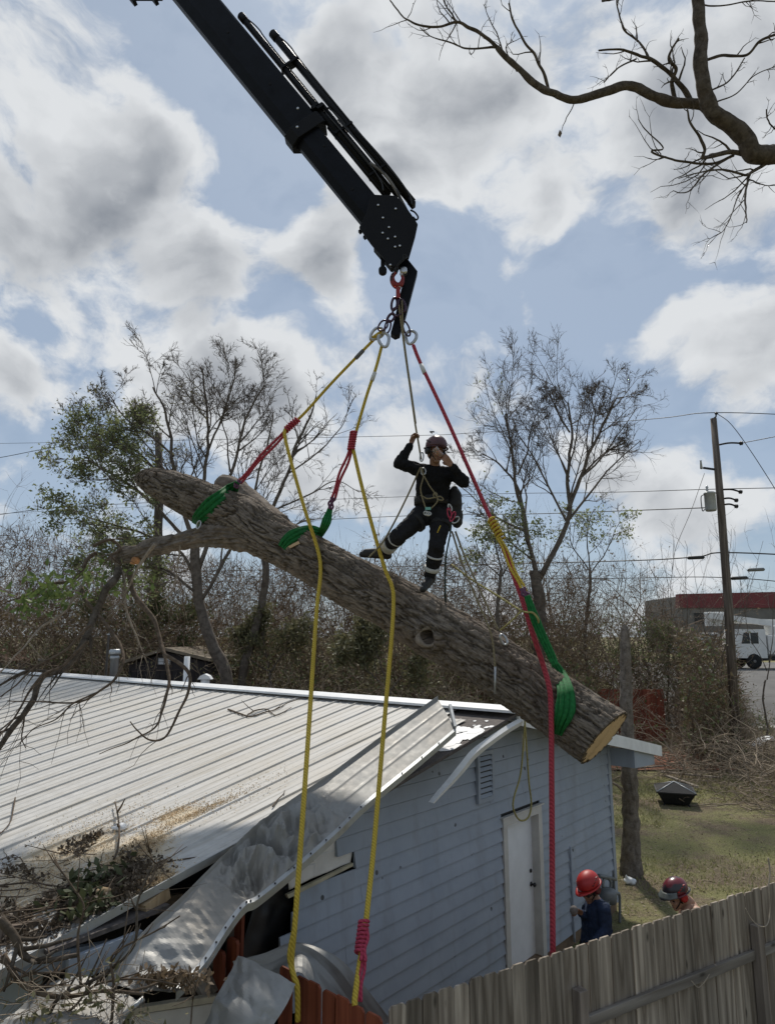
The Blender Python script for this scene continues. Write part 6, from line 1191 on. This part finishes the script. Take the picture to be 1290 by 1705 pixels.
helmet(p1_, h1 + unit(u1) * .075, f1, u1, M_helred, simple('black_red_trim', (.10, .010, .010), .5))
hd1 = MB(); ellipsoid(hd1, at(955, 1516, Yw - .18), (.045, .04, .05)); flesh(hd1, 'work_glove', simple('grey_work_glove', (.16, .14, .125), .9, 0, .3, 30, .3), p1_, .007, 4)
# ---- worker with dark helmet behind the fence
Yk = 8.0
J2 = J3(dict(neck=(1146, 1502, Yk), chest=(1150, 1535, Yk), pelvis=(1150, 1605, Yk), shR=(1160, 1520, Yk - .17), elR=(1165, 1560, Yk - .2), wrR=(1150, 1590, Yk - .3), shL=(1140, 1522, Yk + .17), elL=(1140, 1565, Yk + .2), wrL=(1120, 1585, Yk + .1),
             hipR=(1153, 1612, Yk - .1), knR=(1148, 1665, Yk - .1), anR=(1150, 1725, Yk - .1), toeR=(1128, 1730, Yk - .1), hipL=(1146, 1612, Yk + .1), knL=(1142, 1660, Yk + .1), anL=(1148, 1715, Yk + .1), toeL=(1126, 1720, Yk + .1)))
h2 = at(1127, 1494, Yk); f2 = np.array([-.92, -.3, -.26]); u2 = np.array([-.2, -.05, 1])
p2_ = person('person', 'worker with dark red and black helmet, only head and bare shoulder above the fence', J2, h2, f2, M_skin2, None, M_trous, .007, hands={'L': ((-.3, -.2, -.9), (-.5, -.5, 0), 30, 1), 'R': ((-.3, -.2, -.9), (-.5, .5, 0), 30, 1)}, base=(J2['pelvis'][0], J2['pelvis'][1], 0), up=u2, glasses=False)
tk = MB(); ch, pv = J2['chest'], J2['pelvis']
for k in (-1, -.4, .4, 1): capsule(tk, ch + np.array([.02 * k, .09 * k, .10]), pv + np.array([0, .06 * k, .06]), .105, .10)
for s_ in (-1, 1): capsule(tk, J2['neck'] + np.array([.01, .05 * s_, -.06]), J2['shR' if s_ < 0 else 'shL'], .058, .068); 
flesh(tk, 'torso', M_skin2, p2_, .009, 6)
helmet(p2_, h2 + unit(u2) * .075, f2, u2, M_hel, M_helred, visor=True)
# ================================================================ background things
def asphalt():
    m = Mat('asphalt', .9); v = m.coord('Object'); n = m.noise(v, .6, 4); n2 = m.noise(v, 30, 4, .7); m.col(m.mix(m.ramp(n, [(.3, 0.0), (.7, 1.0)]), (.085, .083, .08), (.14, .137, .13))); m.bump(n2, .4, .01); return m.m
xs = np.linspace(13, 120, 60); ys = np.linspace(33, 62, 24); GX, GY = np.meshgrid(xs, ys, indexing='ij'); tag(MB().grid(np.stack([GX, GY, ground_z(GX, GY) + .06], -1)).build('road', asphalt()), kind='structure')
MB_k = MB().grid(np.array([[[x, y, float(ground_z(x, y)) + z] for y, z in ((32.6, .03), (32.6, .15), (32.95, .15), (32.95, .03))] for x in np.linspace(13, 120, 30)]), 0, False); tag(MB_k.build('kerb', simple('concrete_kerb', (.34, .33, .31), .9, 0, .2, 4, .3)), kind='structure')
# --- utility pole
YP = 25.0; M_pole = wood_mat('weathered_pole_wood', (.085, .068, .055), (.19, .16, .135), 1.0, knots=False)
def pp(x, y, Y=YP): return at(x, y, Y)
up_o = thing('utility_pole', 'tall leaning wooden utility pole with a transformer can', 'utility pole', onground(1232, 1262))
pb = pp(1226, 1255); MB().tube([pb, pp(1212, 1010), pp(1200, 850), pp(1187, 697)], [.17, .155, .14, .115], 14).build('pole', M_pole, up_o)
trc = MB(); c = pp(1183, 850, YP - .15); trc.lathe([(.17, -.02), (.19, 0), (.20, .05), (.20, .62), (.215, .63), (.215, .66), (.16, .70), (.05, .72)], c, UP, 18); tro = trc.build('transformer', simple('transformer_grey', (.36, .38, .38), .5, .2, .15, 5), up_o)
MB().lathe([(.05, .70), (.03, .74), (.055, .78), (.03, .82), (.055, .86), (.02, .95)], c + np.array([-.08, 0, 0]), UP, 10).build('bushing', M_galv, tro); MB().tube(spline([c + np.array([-.22, 0, .05]), c + np.array([-.32, 0, .0]), c + np.array([-.33, 0, .5]), c + np.array([-.2, 0, .6])], 14), .018, 6).build('drop_lead', M_iron, tro)
MB().tube([pp(1187, 697), pp(1191, 694), pp(1192, 686)], .03, 8).lathe([(.05, 0), (.07, .04), (.03, .09)], pp(1192, 690), UP, 10).build('top_insulator', M_iron, up_o)
for a, b in (((1194, 741), (1233, 738)), ((1203, 815), (1232, 819)), ((1204, 830), (1225, 833)), ((1205, 840), (1225, 843))):
    MB().tube(spline([pp(*a), pp((a[0] + b[0]) / 2, (a[1] + b[1]) / 2 - 2), pp(*b)], 8), .035, 8).build('bracket', M_iron, up_o); MB().lathe([(.05, -.06), (.085, -.03), (.05, 0), (.085, .03), (.05, .06)], pp(*b), unit(pp(*b) - pp(*a)), 10).build('insulator', M_iron, up_o)
MB().beam(pp(1170, 779), pp(1192, 782), .06, .07).build('cutout_arm', M_iron, up_o); MB().lathe([(.03, 0), (.05, .02), (.03, .3), (.045, .33)], pp(1167, 781), UP, 8).build('cutout', M_galv, up_o)
MB().tube([pp(1225, 1200), pp(1222, 1085)], .06, 8).build('riser_conduit', M_galv, up_o)
def wire(pts, r, lab, sag=0):
    tag(MB().tube(spline([at(*q) for q in pts], 40), r * .75, 5, cap=False).build('power_line', M_hose), lab, 'wire', 'power lines')
wire([(1400, 695, 27), (1192, 687, 25), (1080, 698, 30), (800, 720, 38), (560, 728, 46), (-200, 742, 70)], .022, 'topmost power line running left from the pole top')
wire([(1233, 738, 25), (1290, 727, 24), (1400, 705, 22)], .020, 'power line leaving the pole to the right from the highest side bracket')
wire([(1450, 810, 25), (1204, 814, 25), (1000, 820, 32), (700, 826, 40), (100, 850, 60), (-100, 862, 68)], .020, 'second power line, at the height of the transformer top')
wire([(1183, 845, 25), (1050, 850, 30), (870, 856, 36), (700, 858, 42), (400, 872, 55)], .028, 'power line at the height of the transformer base')
wire([(1430, 930, 24), (1210, 920, 25), (1150, 928, 26), (1000, 935, 32), (640, 944, 44), (0, 960, 66)], .034, 'thick communications cable crossing the pole low down')
wire([(1430, 985, 24), (1215, 962, 25), (1000, 963, 32), (600, 966, 44), (-100, 975, 66)], .022, 'lowest cable crossing the pole')
wire([(1192, 688, 25), (1215, 705, 24.5), (1245, 745, 24), (1290, 815, 23), (1340, 900, 22)], .018, 'service wire sloping down right from the pole top')
wire([(1172, 788, 25), (1150, 850, 24), (1125, 910, 23), (1118, 950, 22)], .014, 'guy wire sloping down left from the pole cutout')
wire([(-60, 770, 30), (0, 762, 30), (110, 742, 30), (265, 726, 30)], .020, 'upper wire from the left edge to the dark post in the left tree'); wire([(-60, 868, 30), (0, 857, 30), (100, 845, 30), (265, 836, 30)], .018, 'lower wire from the left edge towards the left tree')
for x, y, lab in ((1158, 929, 'black splice case on the low cable left of the pole'), (1230, 963, 'black splice case on the low cable right of the pole'), (1258, 949, 'grey splice case right of the pole')):
    tag(MB().tube([pp(x - 14, y + 1), pp(x - 12, y), pp(x + 12, y - 1), pp(x + 14, y - 1)], [.03, .065, .065, .03], 10).build('splice_case', M_hose if 'black' in lab else M_gas), lab, 'cable box')
o = MB().tube([np.array([*at(268, 900, 30)[:2], 0]), at(266, 820, 30), at(264, 722, 30)], [.22, .19, .15], 12).build('wooden_post', M_pole); tag(o, 'dark wooden post standing inside the left tree', 'utility pole')
# --- red-roofed store far right
bl = thing('red_building', 'long low building with a red metal fascia across the road', 'building', at(1230, 1040, 85)); M_rw = simple('red_metal_fascia', (.14, .022, .024), .6, 0, .2, 1); M_gw = simple('grey_block_wall', (.15, .145, .14), .9, 0, .15, 1, .3)
a, b, c2, d = at(1130, 989, 92), at(1310, 985, 80), at(1310, 1012, 80), at(1130, 1012, 92)
MB().prism([a, b, c2, d], (0, 1.2, 0)).build('fascia', M_rw, bl); MB().prism([d + [0, .4, 0], c2 + [0, .4, 0], np.array([c2[0], c2[1] + .4, 1.5]), np.array([d[0], d[1] + .4, 1.5])], (0, 12, 0)).build('wall', M_gw, bl); MB().prism([a + [0, 1.3, -.3], b + [0, 1.3, -.3], c2 + [0, 1.3, 0], d + [0, 1.3, 0]], (0, 11, 0)).build('roof', M_gw, bl)
for x in (1165, 1255, 1285):
    p = at(x, 1030, 86); MB().box(p + np.array([0, -4.2 * 0 , 0]), (1.6, .3, 1.4)).build('window', M_black, bl)
# --- bucket truck
Yt = 50.0; tz = float(ground_z(0, Yt)) + .07; sc_ = Yt / F
M_tw = simple('white_truck_paint', (.68, .68, .66), .4, 0, .08, 3); M_glass = simple('dark_window_glass', (.02, .025, .03), .1); M_tyre = simple('tyre_rubber', (.015, .015, .015), .9)
tk_ = thing('bucket_truck', 'white utility bucket truck parked on the road at the right edge', 'truck', (at(1260, 1105, Yt)[0], Yt, tz)); X0 = at(1210, 1100, Yt)[0]
def tb(x0, x1, z0, z1, y0=-1.2, y1=1.2, name='body', mat=M_tw, parent=None, bev=.06):
    o_ = MB().box((X0 + (x0 + x1) / 2, Yt + (y0 + y1) / 2, tz + (z0 + z1) / 2), (x1 - x0, y1 - y0, z1 - z0)).build(name, mat, parent or tk_); return bevel(o_, bev, 2)
MB().prism([(X0 + x, Yt - 1.15, tz + z) for x, z in ((-.1, .75), (2.3, .75), (2.3, 2.75), (.55, 2.75), (.15, 1.75), (-.1, 1.6))], (0, 2.3, 0)).build('cab', M_tw, tk_)
MB().prism([(X0 + x, Yt - 1.17, tz + z) for x, z in ((.55, 1.75), (1.75, 1.75), (1.75, 2.5), (.75, 2.5))], (0, .03, 0)).build('side_window', M_glass, tk_)
MB().prism([(X0 + x, Yt - 1.185, tz + z) for x, z in ((1.14, 1.72), (1.2, 1.72), (1.2, 2.53), (1.14, 2.53))], (0, .03, 0)).build('window_pillar', M_tw, tk_)
tb(2.4, 8.5, 1.0, 2.35, name='service_body'); tb(-.2, 8.5, .55, .85, -.6, .6, 'chassis', M_black)
for x in (2.6, 4.1, 5.6, 7.1): tb(x, x + 1.3, 1.15, 2.2, -1.23, -1.19, 'locker_door', M_tw, bev=.02)
for x in (1.35, 6.3):
    for s_ in (-1, 1):
        wl_ = MB().lathe([(.30, -.14), (.50, -.14), (.53, -.08), (.53, .08), (.50, .14), (.30, .14)], (X0 + x, Yt + s_ * 1.05, tz + .53), (0, s_, 0), 22).build('wheel', M_tyre, tk_); MB().lathe([(.29, .10), (.27, .12), (.12, .08), (.10, .16), (.04, .16)], (X0 + x, Yt + s_ * 1.05, tz + .53), (0, s_, 0), 16).build('rim', M_gw, wl_)
tb(3.2, 4.6, 2.35, 3.0, -.7, .7, 'turret', M_tw); MB().beam((X0 + 4.0, Yt, tz + 3.1), (X0 - 1.4, Yt - .2, tz + 3.75), .45, .40).build('lower_boom', M_tw, tk_); MB().beam((X0 - 1.0, Yt + .5, tz + 3.4), (X0 + 7.5, Yt + .5, tz + 3.2), .40, .36).build('upper_boom', M_tw, tk_); tb(-.9, .2, 3.0, 4.0, .2, 1.2, 'bucket', M_tw)
tag(bevel(MB().box(at(1165, 1078, 52), (4.2, 1.8, 1.0)).box(at(1165, 1066, 52) + [0, 0, .2], (2.4, 1.6, .7)).build('parked_car', simple('pale_car_paint', (.5, .52, .54), .4)), .2, 3), 'pale parked car glimpsed through the bushes near the road', 'car')
# --- back fence, shed, neighbour roof
bkf = thing('back_fence', 'red-brown board fence at the back of the yard', 'fence', onground(1050, 1228)); Yf = 30.5
pk = picket_mesh(.143, 2.15, .02); x0, x1 = at(610, 1200, Yf)[0], at(1112, 1200, Yf)[0]; n_ = int((x1 - x0) / .145)
for i in range(n_): place('picket', pk, M_redwood_far, bkf, Matrix.Translation(Vector((x0 + .145 * i, Yf + random.uniform(0, .01), random.uniform(-.03, .01) + .02))))
for z in (.5, 1.7): MB().box(((x0 + x1) / 2, Yf + .05, z), (x1 - x0, .05, .09)).build('rail', M_redwood_far, bkf)
sh_ = thing('brown_shed', 'dark brown gabled shed behind the house roof', 'shed', np.array([at(285, 1130, 23.5)[0], 24, 0])); Ysd = 23.5; M_shed = simple('dark_brown_shed_paint', (.022, .017, .017), .7, 0, .3, 3, .2)
l, r_, ap = at(208, 1105, Ysd), at(352, 1101, Ysd), at(278, 1083, Ysd)
MB().prism([np.array([l[0] + .15, Ysd, 0]), np.array([r_[0] - .1, Ysd, 0]), r_ - [.1, 0, .05], ap - [0, 0, .06], l + [.15, 0, -.05]], (0, 4, 0)).build('wall', M_shed, sh_)
for p_, q_ in ((l, ap), (ap, r_)): MB().prism([p_ + [0, -.25, 0], q_ + [0, -.25, 0], q_ + [0, -.25, .10], p_ + [0, -.25, .10]], (0, 4.5, 0)).build('roof', simple('leaf_covered_shingles', (.20, .165, .12), .95, 0, .4, 4, .6), sh_)
for i in range(14):
    x = l[0] + .2 + i * (r_[0] - l[0] - .35) / 13; MB().box((x, Ysd - .012, 1.7), (.04, .02, 3.2)).build('batten', M_shed, sh_)
vv_ = thing('shed_vent', 'small pale louvred vent in the brown shed gable', 'vent', at(274, 1101, Ysd - .05)); v0 = at(274, 1101, Ysd - .04)
MB().box(v0, (.44, .03, .24)).build('vent_frame', M_gw, vv_)
for k in range(4):
    for s_ in (-1, 1): MB().box(v0 + np.array([s_ * .1, -.025, -.08 + k * .05]), (.17, .02, .03)).build('slat', M_white, vv_)
nr2 = thing('neighbour_roof', 'reddish brown shingle roof glimpsed at the far left edge', 'house', np.array([at(20, 1110, 28)[0], 30, 0])); a, b = at(-60, 1077, 29), at(62, 1098, 27); MB().prism([at(-60, 1077, 31), at(40, 1080, 31), at(62, 1100, 28), at(-60, 1100, 28)], (0, .1, -.1)).build('roof', simple('red_brown_shingles', (.20, .12, .085), .95, 0, .3, 5, .5), nr2); q = at(-60, 1100, 28.1); q2 = at(58, 1100, 28.1); MB().prism([q, q2, np.array([*q2[:2], 0]), np.array([*q[:2], 0])], (0, 3, 0)).build('wall', M_gw, nr2)
# --- fire pit and yard things
fp = thing('fire_pit', 'square black metal fire pit with mesh lid on the lawn', 'fire pit', onground(1124, 1338)); b = onground(1124, 1338); an = R(28)
def sq(r, z): return [b + np.array([math.cos(an + k * math.pi / 2) * r, math.sin(an + k * math.pi / 2) * r, z]) for k in range(4)]
MB().hexa(sq(.42, .04), sq(.66, .34)).build('bowl', M_iron, fp); MB().hexa(sq(.70, .34), sq(.70, .37)).build('rim', M_iron, fp); MB().add(sq(.66, .372) + [b + UP * .56], [(0, 1, 4), (1, 2, 4), (2, 3, 4), (3, 0, 4)]).build('mesh_lid', simple('dark_wire_mesh', (.02, .02, .02), .9, .0, .5, 60, .6), fp)
for k in range(4): MB().tube([sq(.665, .375)[k], b + UP * .565], .012, 6).build('lid_rib', M_galv, fp); MB().tube([sq(.40, .05)[k], sq(.46, -.0)[k]], .02, 6).build('foot', M_iron, fp)
rd_ = onground(1085, 1268); rg = np.random.default_rng(3)
tag(MB().grid(np.array([[[rd_[0] + x, rd_[1] + y, .05 + .10 * max(0, 1 - (x / 2.0) ** 2 - (y / 1.8) ** 2)] for y in np.linspace(-1.8, 1.8, 14)] for x in np.linspace(-2.2, 2.2, 18)])).build('red_soil', simple('red_brick_rubble_soil', (.26, .115, .07), .95, 0, .4, 5, .8)), kind='structure')
for i, (xa, ya, xb, yb, w_, lab) in enumerate(((1060, 1278, 1165, 1273, .14, 'long grey plank lying behind the fire pit'), (1100, 1285, 1200, 1295, .12, 'grey plank angled towards the brush pile'), (1110, 1292, 1160, 1310, .12, 'short plank end nearest the fire pit'))):
    tag(MB().beam(onground(xa, ya, .08 + .03 * i), onground(xb, yb, .08 + .03 * i), w_, .05).build('plank', M_grey_wood), lab, 'plank')
q = onground(1265, 1258); tag(MB().grid(np.array([[q + np.array([x, y, .5 + .12 * math.sin(4 * x + y) + .1 * math.cos(5 * y)]) for y in np.linspace(-.35, .35, 10)] for x in np.linspace(-.55, .55, 14)]), .01).build('white_sheet_scrap', M_white), 'white scrap sheet lying on the brush pile', 'scrap sheet')
q = onground(1049, 1472); mb = MB(); ellipsoid(mb, q + UP * .05, (.11, .08, .06)); ellipsoid(mb, q + np.array([-.07, 0, .12]), (.022, .03, .07)); ellipsoid(mb, q + np.array([.07, .03, .03]), (.06, .05, .03)); tag(flesh(mb, 'white_rag', M_white, None, .015, 4, .05, .06), 'crumpled white rag at the foot of the dead trunk', 'rag')
# ================================================================ debris on the roof
def RP(x, y, lift=.0):                  # pixel -> point on the near roof slope
    r = ray(x, y); A = (CAM - P0) @ D1; B = r @ D1; t = (ZR + K * (A - S0) - CAM[2] + lift) / (r[2] - K * B); return CAM + t * r
rng = np.random.default_rng(15)
def roofscatter(cent, n, sx, sy):       # scatter pixels around centres -> roof points
    P = []
    for (x, y, ex, ey, k) in cent:
        xs_ = x + rng.normal(size=int(n * k)) * ex; ys_ = y + rng.normal(size=int(n * k)) * ey - (xs_ - x) * .42
        for a_, b_ in zip(xs_, ys_):
            p = RP(a_, b_, .012); aa = (p - P0) @ D2
            if aa > a_e + .02 and (p - P0) @ D1 > S_EL: P.append(p)
    return np.array(P)
DEB = [(60, 1505, 55, 24, 1.0), (140, 1490, 45, 24, 1.0), (190, 1465, 34, 16, .7), (30, 1450, 45, 14, .45), (110, 1432, 40, 6, .30), (100, 1525, 50, 12, .7), (200, 1490, 25, 12, .5), (150, 1398, 25, 3, .12)]
P = roofscatter(DEB, 2600, 0, 0); P = P[fbm(P * 3.2, 3) > -.045]; V, Q = leaves_np(P + np.abs(rng.normal(size=P.shape)) * [.02, .02, .02], .038, rng, .6); tag(place('roof_leaf_litter', mesh_np('roof_leaf_litter', V, Q, False), leaf_mat('dark_leaf_litter', (0.05, 0.038, 0.026), (0.15, 0.115, 0.08), .05)), 'dark leaf litter heaped on the lower roof', 'leaf litter', kind='stuff')
P = roofscatter([(130, 1500, 30, 14, 1.0), (150, 1520, 20, 8, .6), (170, 1470, 20, 8, .4)], 170, 0, 0); V, Q = leaves_np(P + np.abs(rng.normal(size=P.shape)) * [.02, .02, .05], .085, rng, .5); tag(place('roof_green_leaves', mesh_np('roof_green_leaves', V, Q, False), leaf_mat('wilted_green_leaf', (0.045, 0.055, 0.022), (0.085, 0.095, 0.045), .1)), 'green leaves in the roof litter', 'leaf litter', kind='stuff')
SAW = [(215, 1425, 28, 9, 1.0), (240, 1405, 18, 6, .7), (235, 1460, 24, 10, 1.0), (285, 1355, 25, 4, .3), (330, 1352, 40, 3, .4), (150, 1400, 60, 25, .9), (60, 1470, 50, 25, .7), (380, 1330, 60, 12, .25), (255, 1472, 20, 6, .6)]
P = roofscatter(SAW, 2600, 0, 0); V, Q = leaves_np(P + np.abs(rng.normal(size=P.shape)) * [.01, .01, .006], .013, rng, .9); tag(place('sawdust', mesh_np('sawdust', V, Q, False), leaf_mat('pale_sawdust', (0.50, 0.38, 0.23), (0.66, 0.52, 0.34), .0)), 'pale sawdust spilled on the roof below the log', 'sawdust', kind='stuff')
def sticks(n, cent, seed, lab, ln=(.15, .6), r=.006, mat=M_twig):
    P = roofscatter(cent, n, 0, 0); k = len(P); d = rng.normal(size=(k, 3)); d[:, 2] = np.abs(d[:, 2]) * .15; d /= np.linalg.norm(d, axis=1)[:, None]; L_ = rng.uniform(*ln, k); out = [P]; p = P
    for q in range(4): d = d + rng.normal(size=d.shape) * .2; d[:, 2] *= .5; d /= np.linalg.norm(d, axis=1)[:, None]; p = p + d * (L_ / 4)[:, None]; out.append(p)
    PP = np.stack(out, 1); tag(place('roof_twigs', Bag().add(tubes_np(PP, (r * rng.uniform(.4, 1.4, k))[:, None] * np.linspace(1, .4, 5)[None], 4)).mesh('roof_twigs'), mat), lab, 'twigs', kind='stuff')
sticks(40, DEB, 1, 'small twigs mixed in the roof litter')
def stick(pts, r0, r1, lab, lift=.02, tw=3, mat=M_twig, seed=0, name='fallen_branch', Ys=None):
    c = spline([RP(*q, lift + .0) if Ys is None else at(*q, Yv) for q, Yv in zip(pts, Ys if Ys is not None else [0] * len(pts))], 30); mb = MB().tube(c, np.linspace(r0, r1, 30), 6); rn_ = random.Random(seed)
    for k in range(tw):
        i = rn_.randint(5, 27); d = unit(c[min(i + 2, 29)] - c[i] + np.array([rn_.uniform(-1, 1), rn_.uniform(-1, 1), rn_.uniform(0, .8)]) * .08); l_ = rn_.uniform(.08, .3); mb.tube([c[i], c[i] + d * l_ * .5, c[i] + d * l_ + UP * .02], [r1 * 1.2, r1, r1 * .5], 5)
    tag(mb.build(name, mat), lab, 'branch')
stick([(380, 1181), (402, 1189), (418, 1193), (440, 1186), (460, 1181), (480, 1170), (512, 1160)], .014, .006, 'forked dark stick lying on the roof near the ridge', seed=1); stick([(412, 1191), (425, 1183), (445, 1181), (460, 1191), (485, 1178)], .012, .006, 'second crooked stick crossing the forked one near the ridge', seed=2, tw=1)
stick([(454, 1343), (462, 1332), (472, 1322), (474, 1316)], .008, .004, 'small twig lying by the torn roof edge', seed=3, tw=0); stick([(192, 1335), (197, 1360), (199, 1385), (196, 1415), (190, 1430)], .007, .010, 'thin upright twig standing in the sawdust', lift=.06, seed=4, tw=2)
stick([(26, 1328), (22, 1350), (18, 1368), (4, 1385), (-10, 1392)], .008, .005, 'thin curled twig at the left edge of the roof', lift=.03, seed=5)
q = RP(203, 1377, .03); mb = MB(); ellipsoid(mb, q, (.05, .05, .035)); ellipsoid(mb, q + np.array([-.05, 0, -.01]), (.05, .03, .02)); tag(flesh(mb, 'white_foam_scrap', M_white, None, .008, 3, .02, .03), 'small white scrap lying on the metal roof', 'scrap')
q = RP(172, 1488, .05); mb = MB(); ellipsoid(mb, q, (.06, .05, .045)); tag(flesh(mb, 'pale_wood_chunk', M_freshwood, None, .01, 3, .04, .05), 'pale wood chunk among the green leaves on the roof', 'wood chunk')
# chips caught in the torn panel
P = np.array([at(rng.normal(285, 28), 1628 + rng.normal(0, 8) - 0, 5.05 + rng.normal() * .04) for k in range(420)]); V, Q = leaves_np(P, .05, rng, .6); tag(place('panel_leaf_litter', mesh_np('panel_leaf_litter', V, Q, False), M_leaf_brown), 'brown leaves caught at the foot of the torn panel', 'leaf litter', kind='stuff')
# --- branch tangle at the lower left
YL = 4.7
TG = [([(5, 1590), (40, 1640), (100, 1660), (170, 1650), (240, 1655)], .02, 'grey curved branch lying over the bent sheet, lower left'), ([(0, 1530), (25, 1560), (40, 1590), (70, 1600), (130, 1590)], .03, 'thick grey broken branch at the left edge below the roof'), ([(75, 1705), (100, 1660), (150, 1635), (190, 1610), (225, 1570), (230, 1500), (255, 1440)], .014, 'long dark branch rising from the lower left up to the roof edge'), ([(186, 1705), (190, 1640), (185, 1600), (200, 1580), (260, 1550), (300, 1525)], .010, 'thin branch crossing the torn panel'), ([(135, 1640), (130, 1560), (140, 1510), (120, 1475), (95, 1440)], .009, 'thin upright branch in front of the roof litter'),
      ([(60, 1720), (120, 1680), (160, 1640), (230, 1630), (300, 1640)], .010, 'brown branch along the foot of the torn panel'), ([(0, 1650), (40, 1625), (90, 1620), (140, 1625)], .010, 'tan dry branch at the far lower left'), ([(250, 1470), (262, 1440), (256, 1435), (248, 1412)], .007, 'small forked twig standing on the roof edge'), ([(0, 1600), (50, 1625), (60, 1640), (120, 1640)], .009, 'dry stalk low at the left edge'), ([(318, 1705), (322, 1660), (330, 1640)], .006, 'short twig by the flat crumpled sheet')]
for i, (pts, r, lab) in enumerate(TG): stick(pts, r, r * .45, lab, tw=6, seed=20 + i, mat=M_limb if i in (1, 2) else M_twig, Ys=np.linspace(YL, YL + .1, len(pts)))
c = at(20, 1660, 4.7); n = 110; rg = np.random.default_rng(9); P = np.array([at(rg.uniform(-30, 240), rg.uniform(1630, 1705), rg.uniform(4.5, 4.9)) for k in range(n)]); d = rg.normal(size=(n, 3)); d /= np.linalg.norm(d, axis=1)[:, None]; out = [P]; p = P
for q in range(4): d = d + rg.normal(size=d.shape) * .3; d /= np.linalg.norm(d, axis=1)[:, None]; p = p + d * (.12 * rg.uniform(.3, 1.2, (n, 1))); out.append(p)
tag(place('dry_grass_tangle', Bag().add(tubes_np(np.stack(out, 1), np.full((n, 5), .0022), 4)).mesh('dry_grass_tangle'), M_brush2), 'tangle of thin dry stalks at the lower left corner', 'twigs', kind='stuff')
Vs = [leafcloud(at(x, y, Y), np.array([.07, .05, .06]) * s_, n, .055, RNG) for x, y, Y, s_, n in ((150, 1665, 4.68, 1.3, 80), (230, 1695, 4.7, 1.0, 50), (185, 1605, 4.7, .6, 10), (60, 1690, 4.6, 1.2, 40))]; bag = Bag(); [bag.add(v) for v in Vs]; tag(place('wilting_leaves', bag.mesh('wilting_leaves', False), M_leaf_olive), 'wilting green leaves on the lower left branches', 'leaves', kind='stuff')
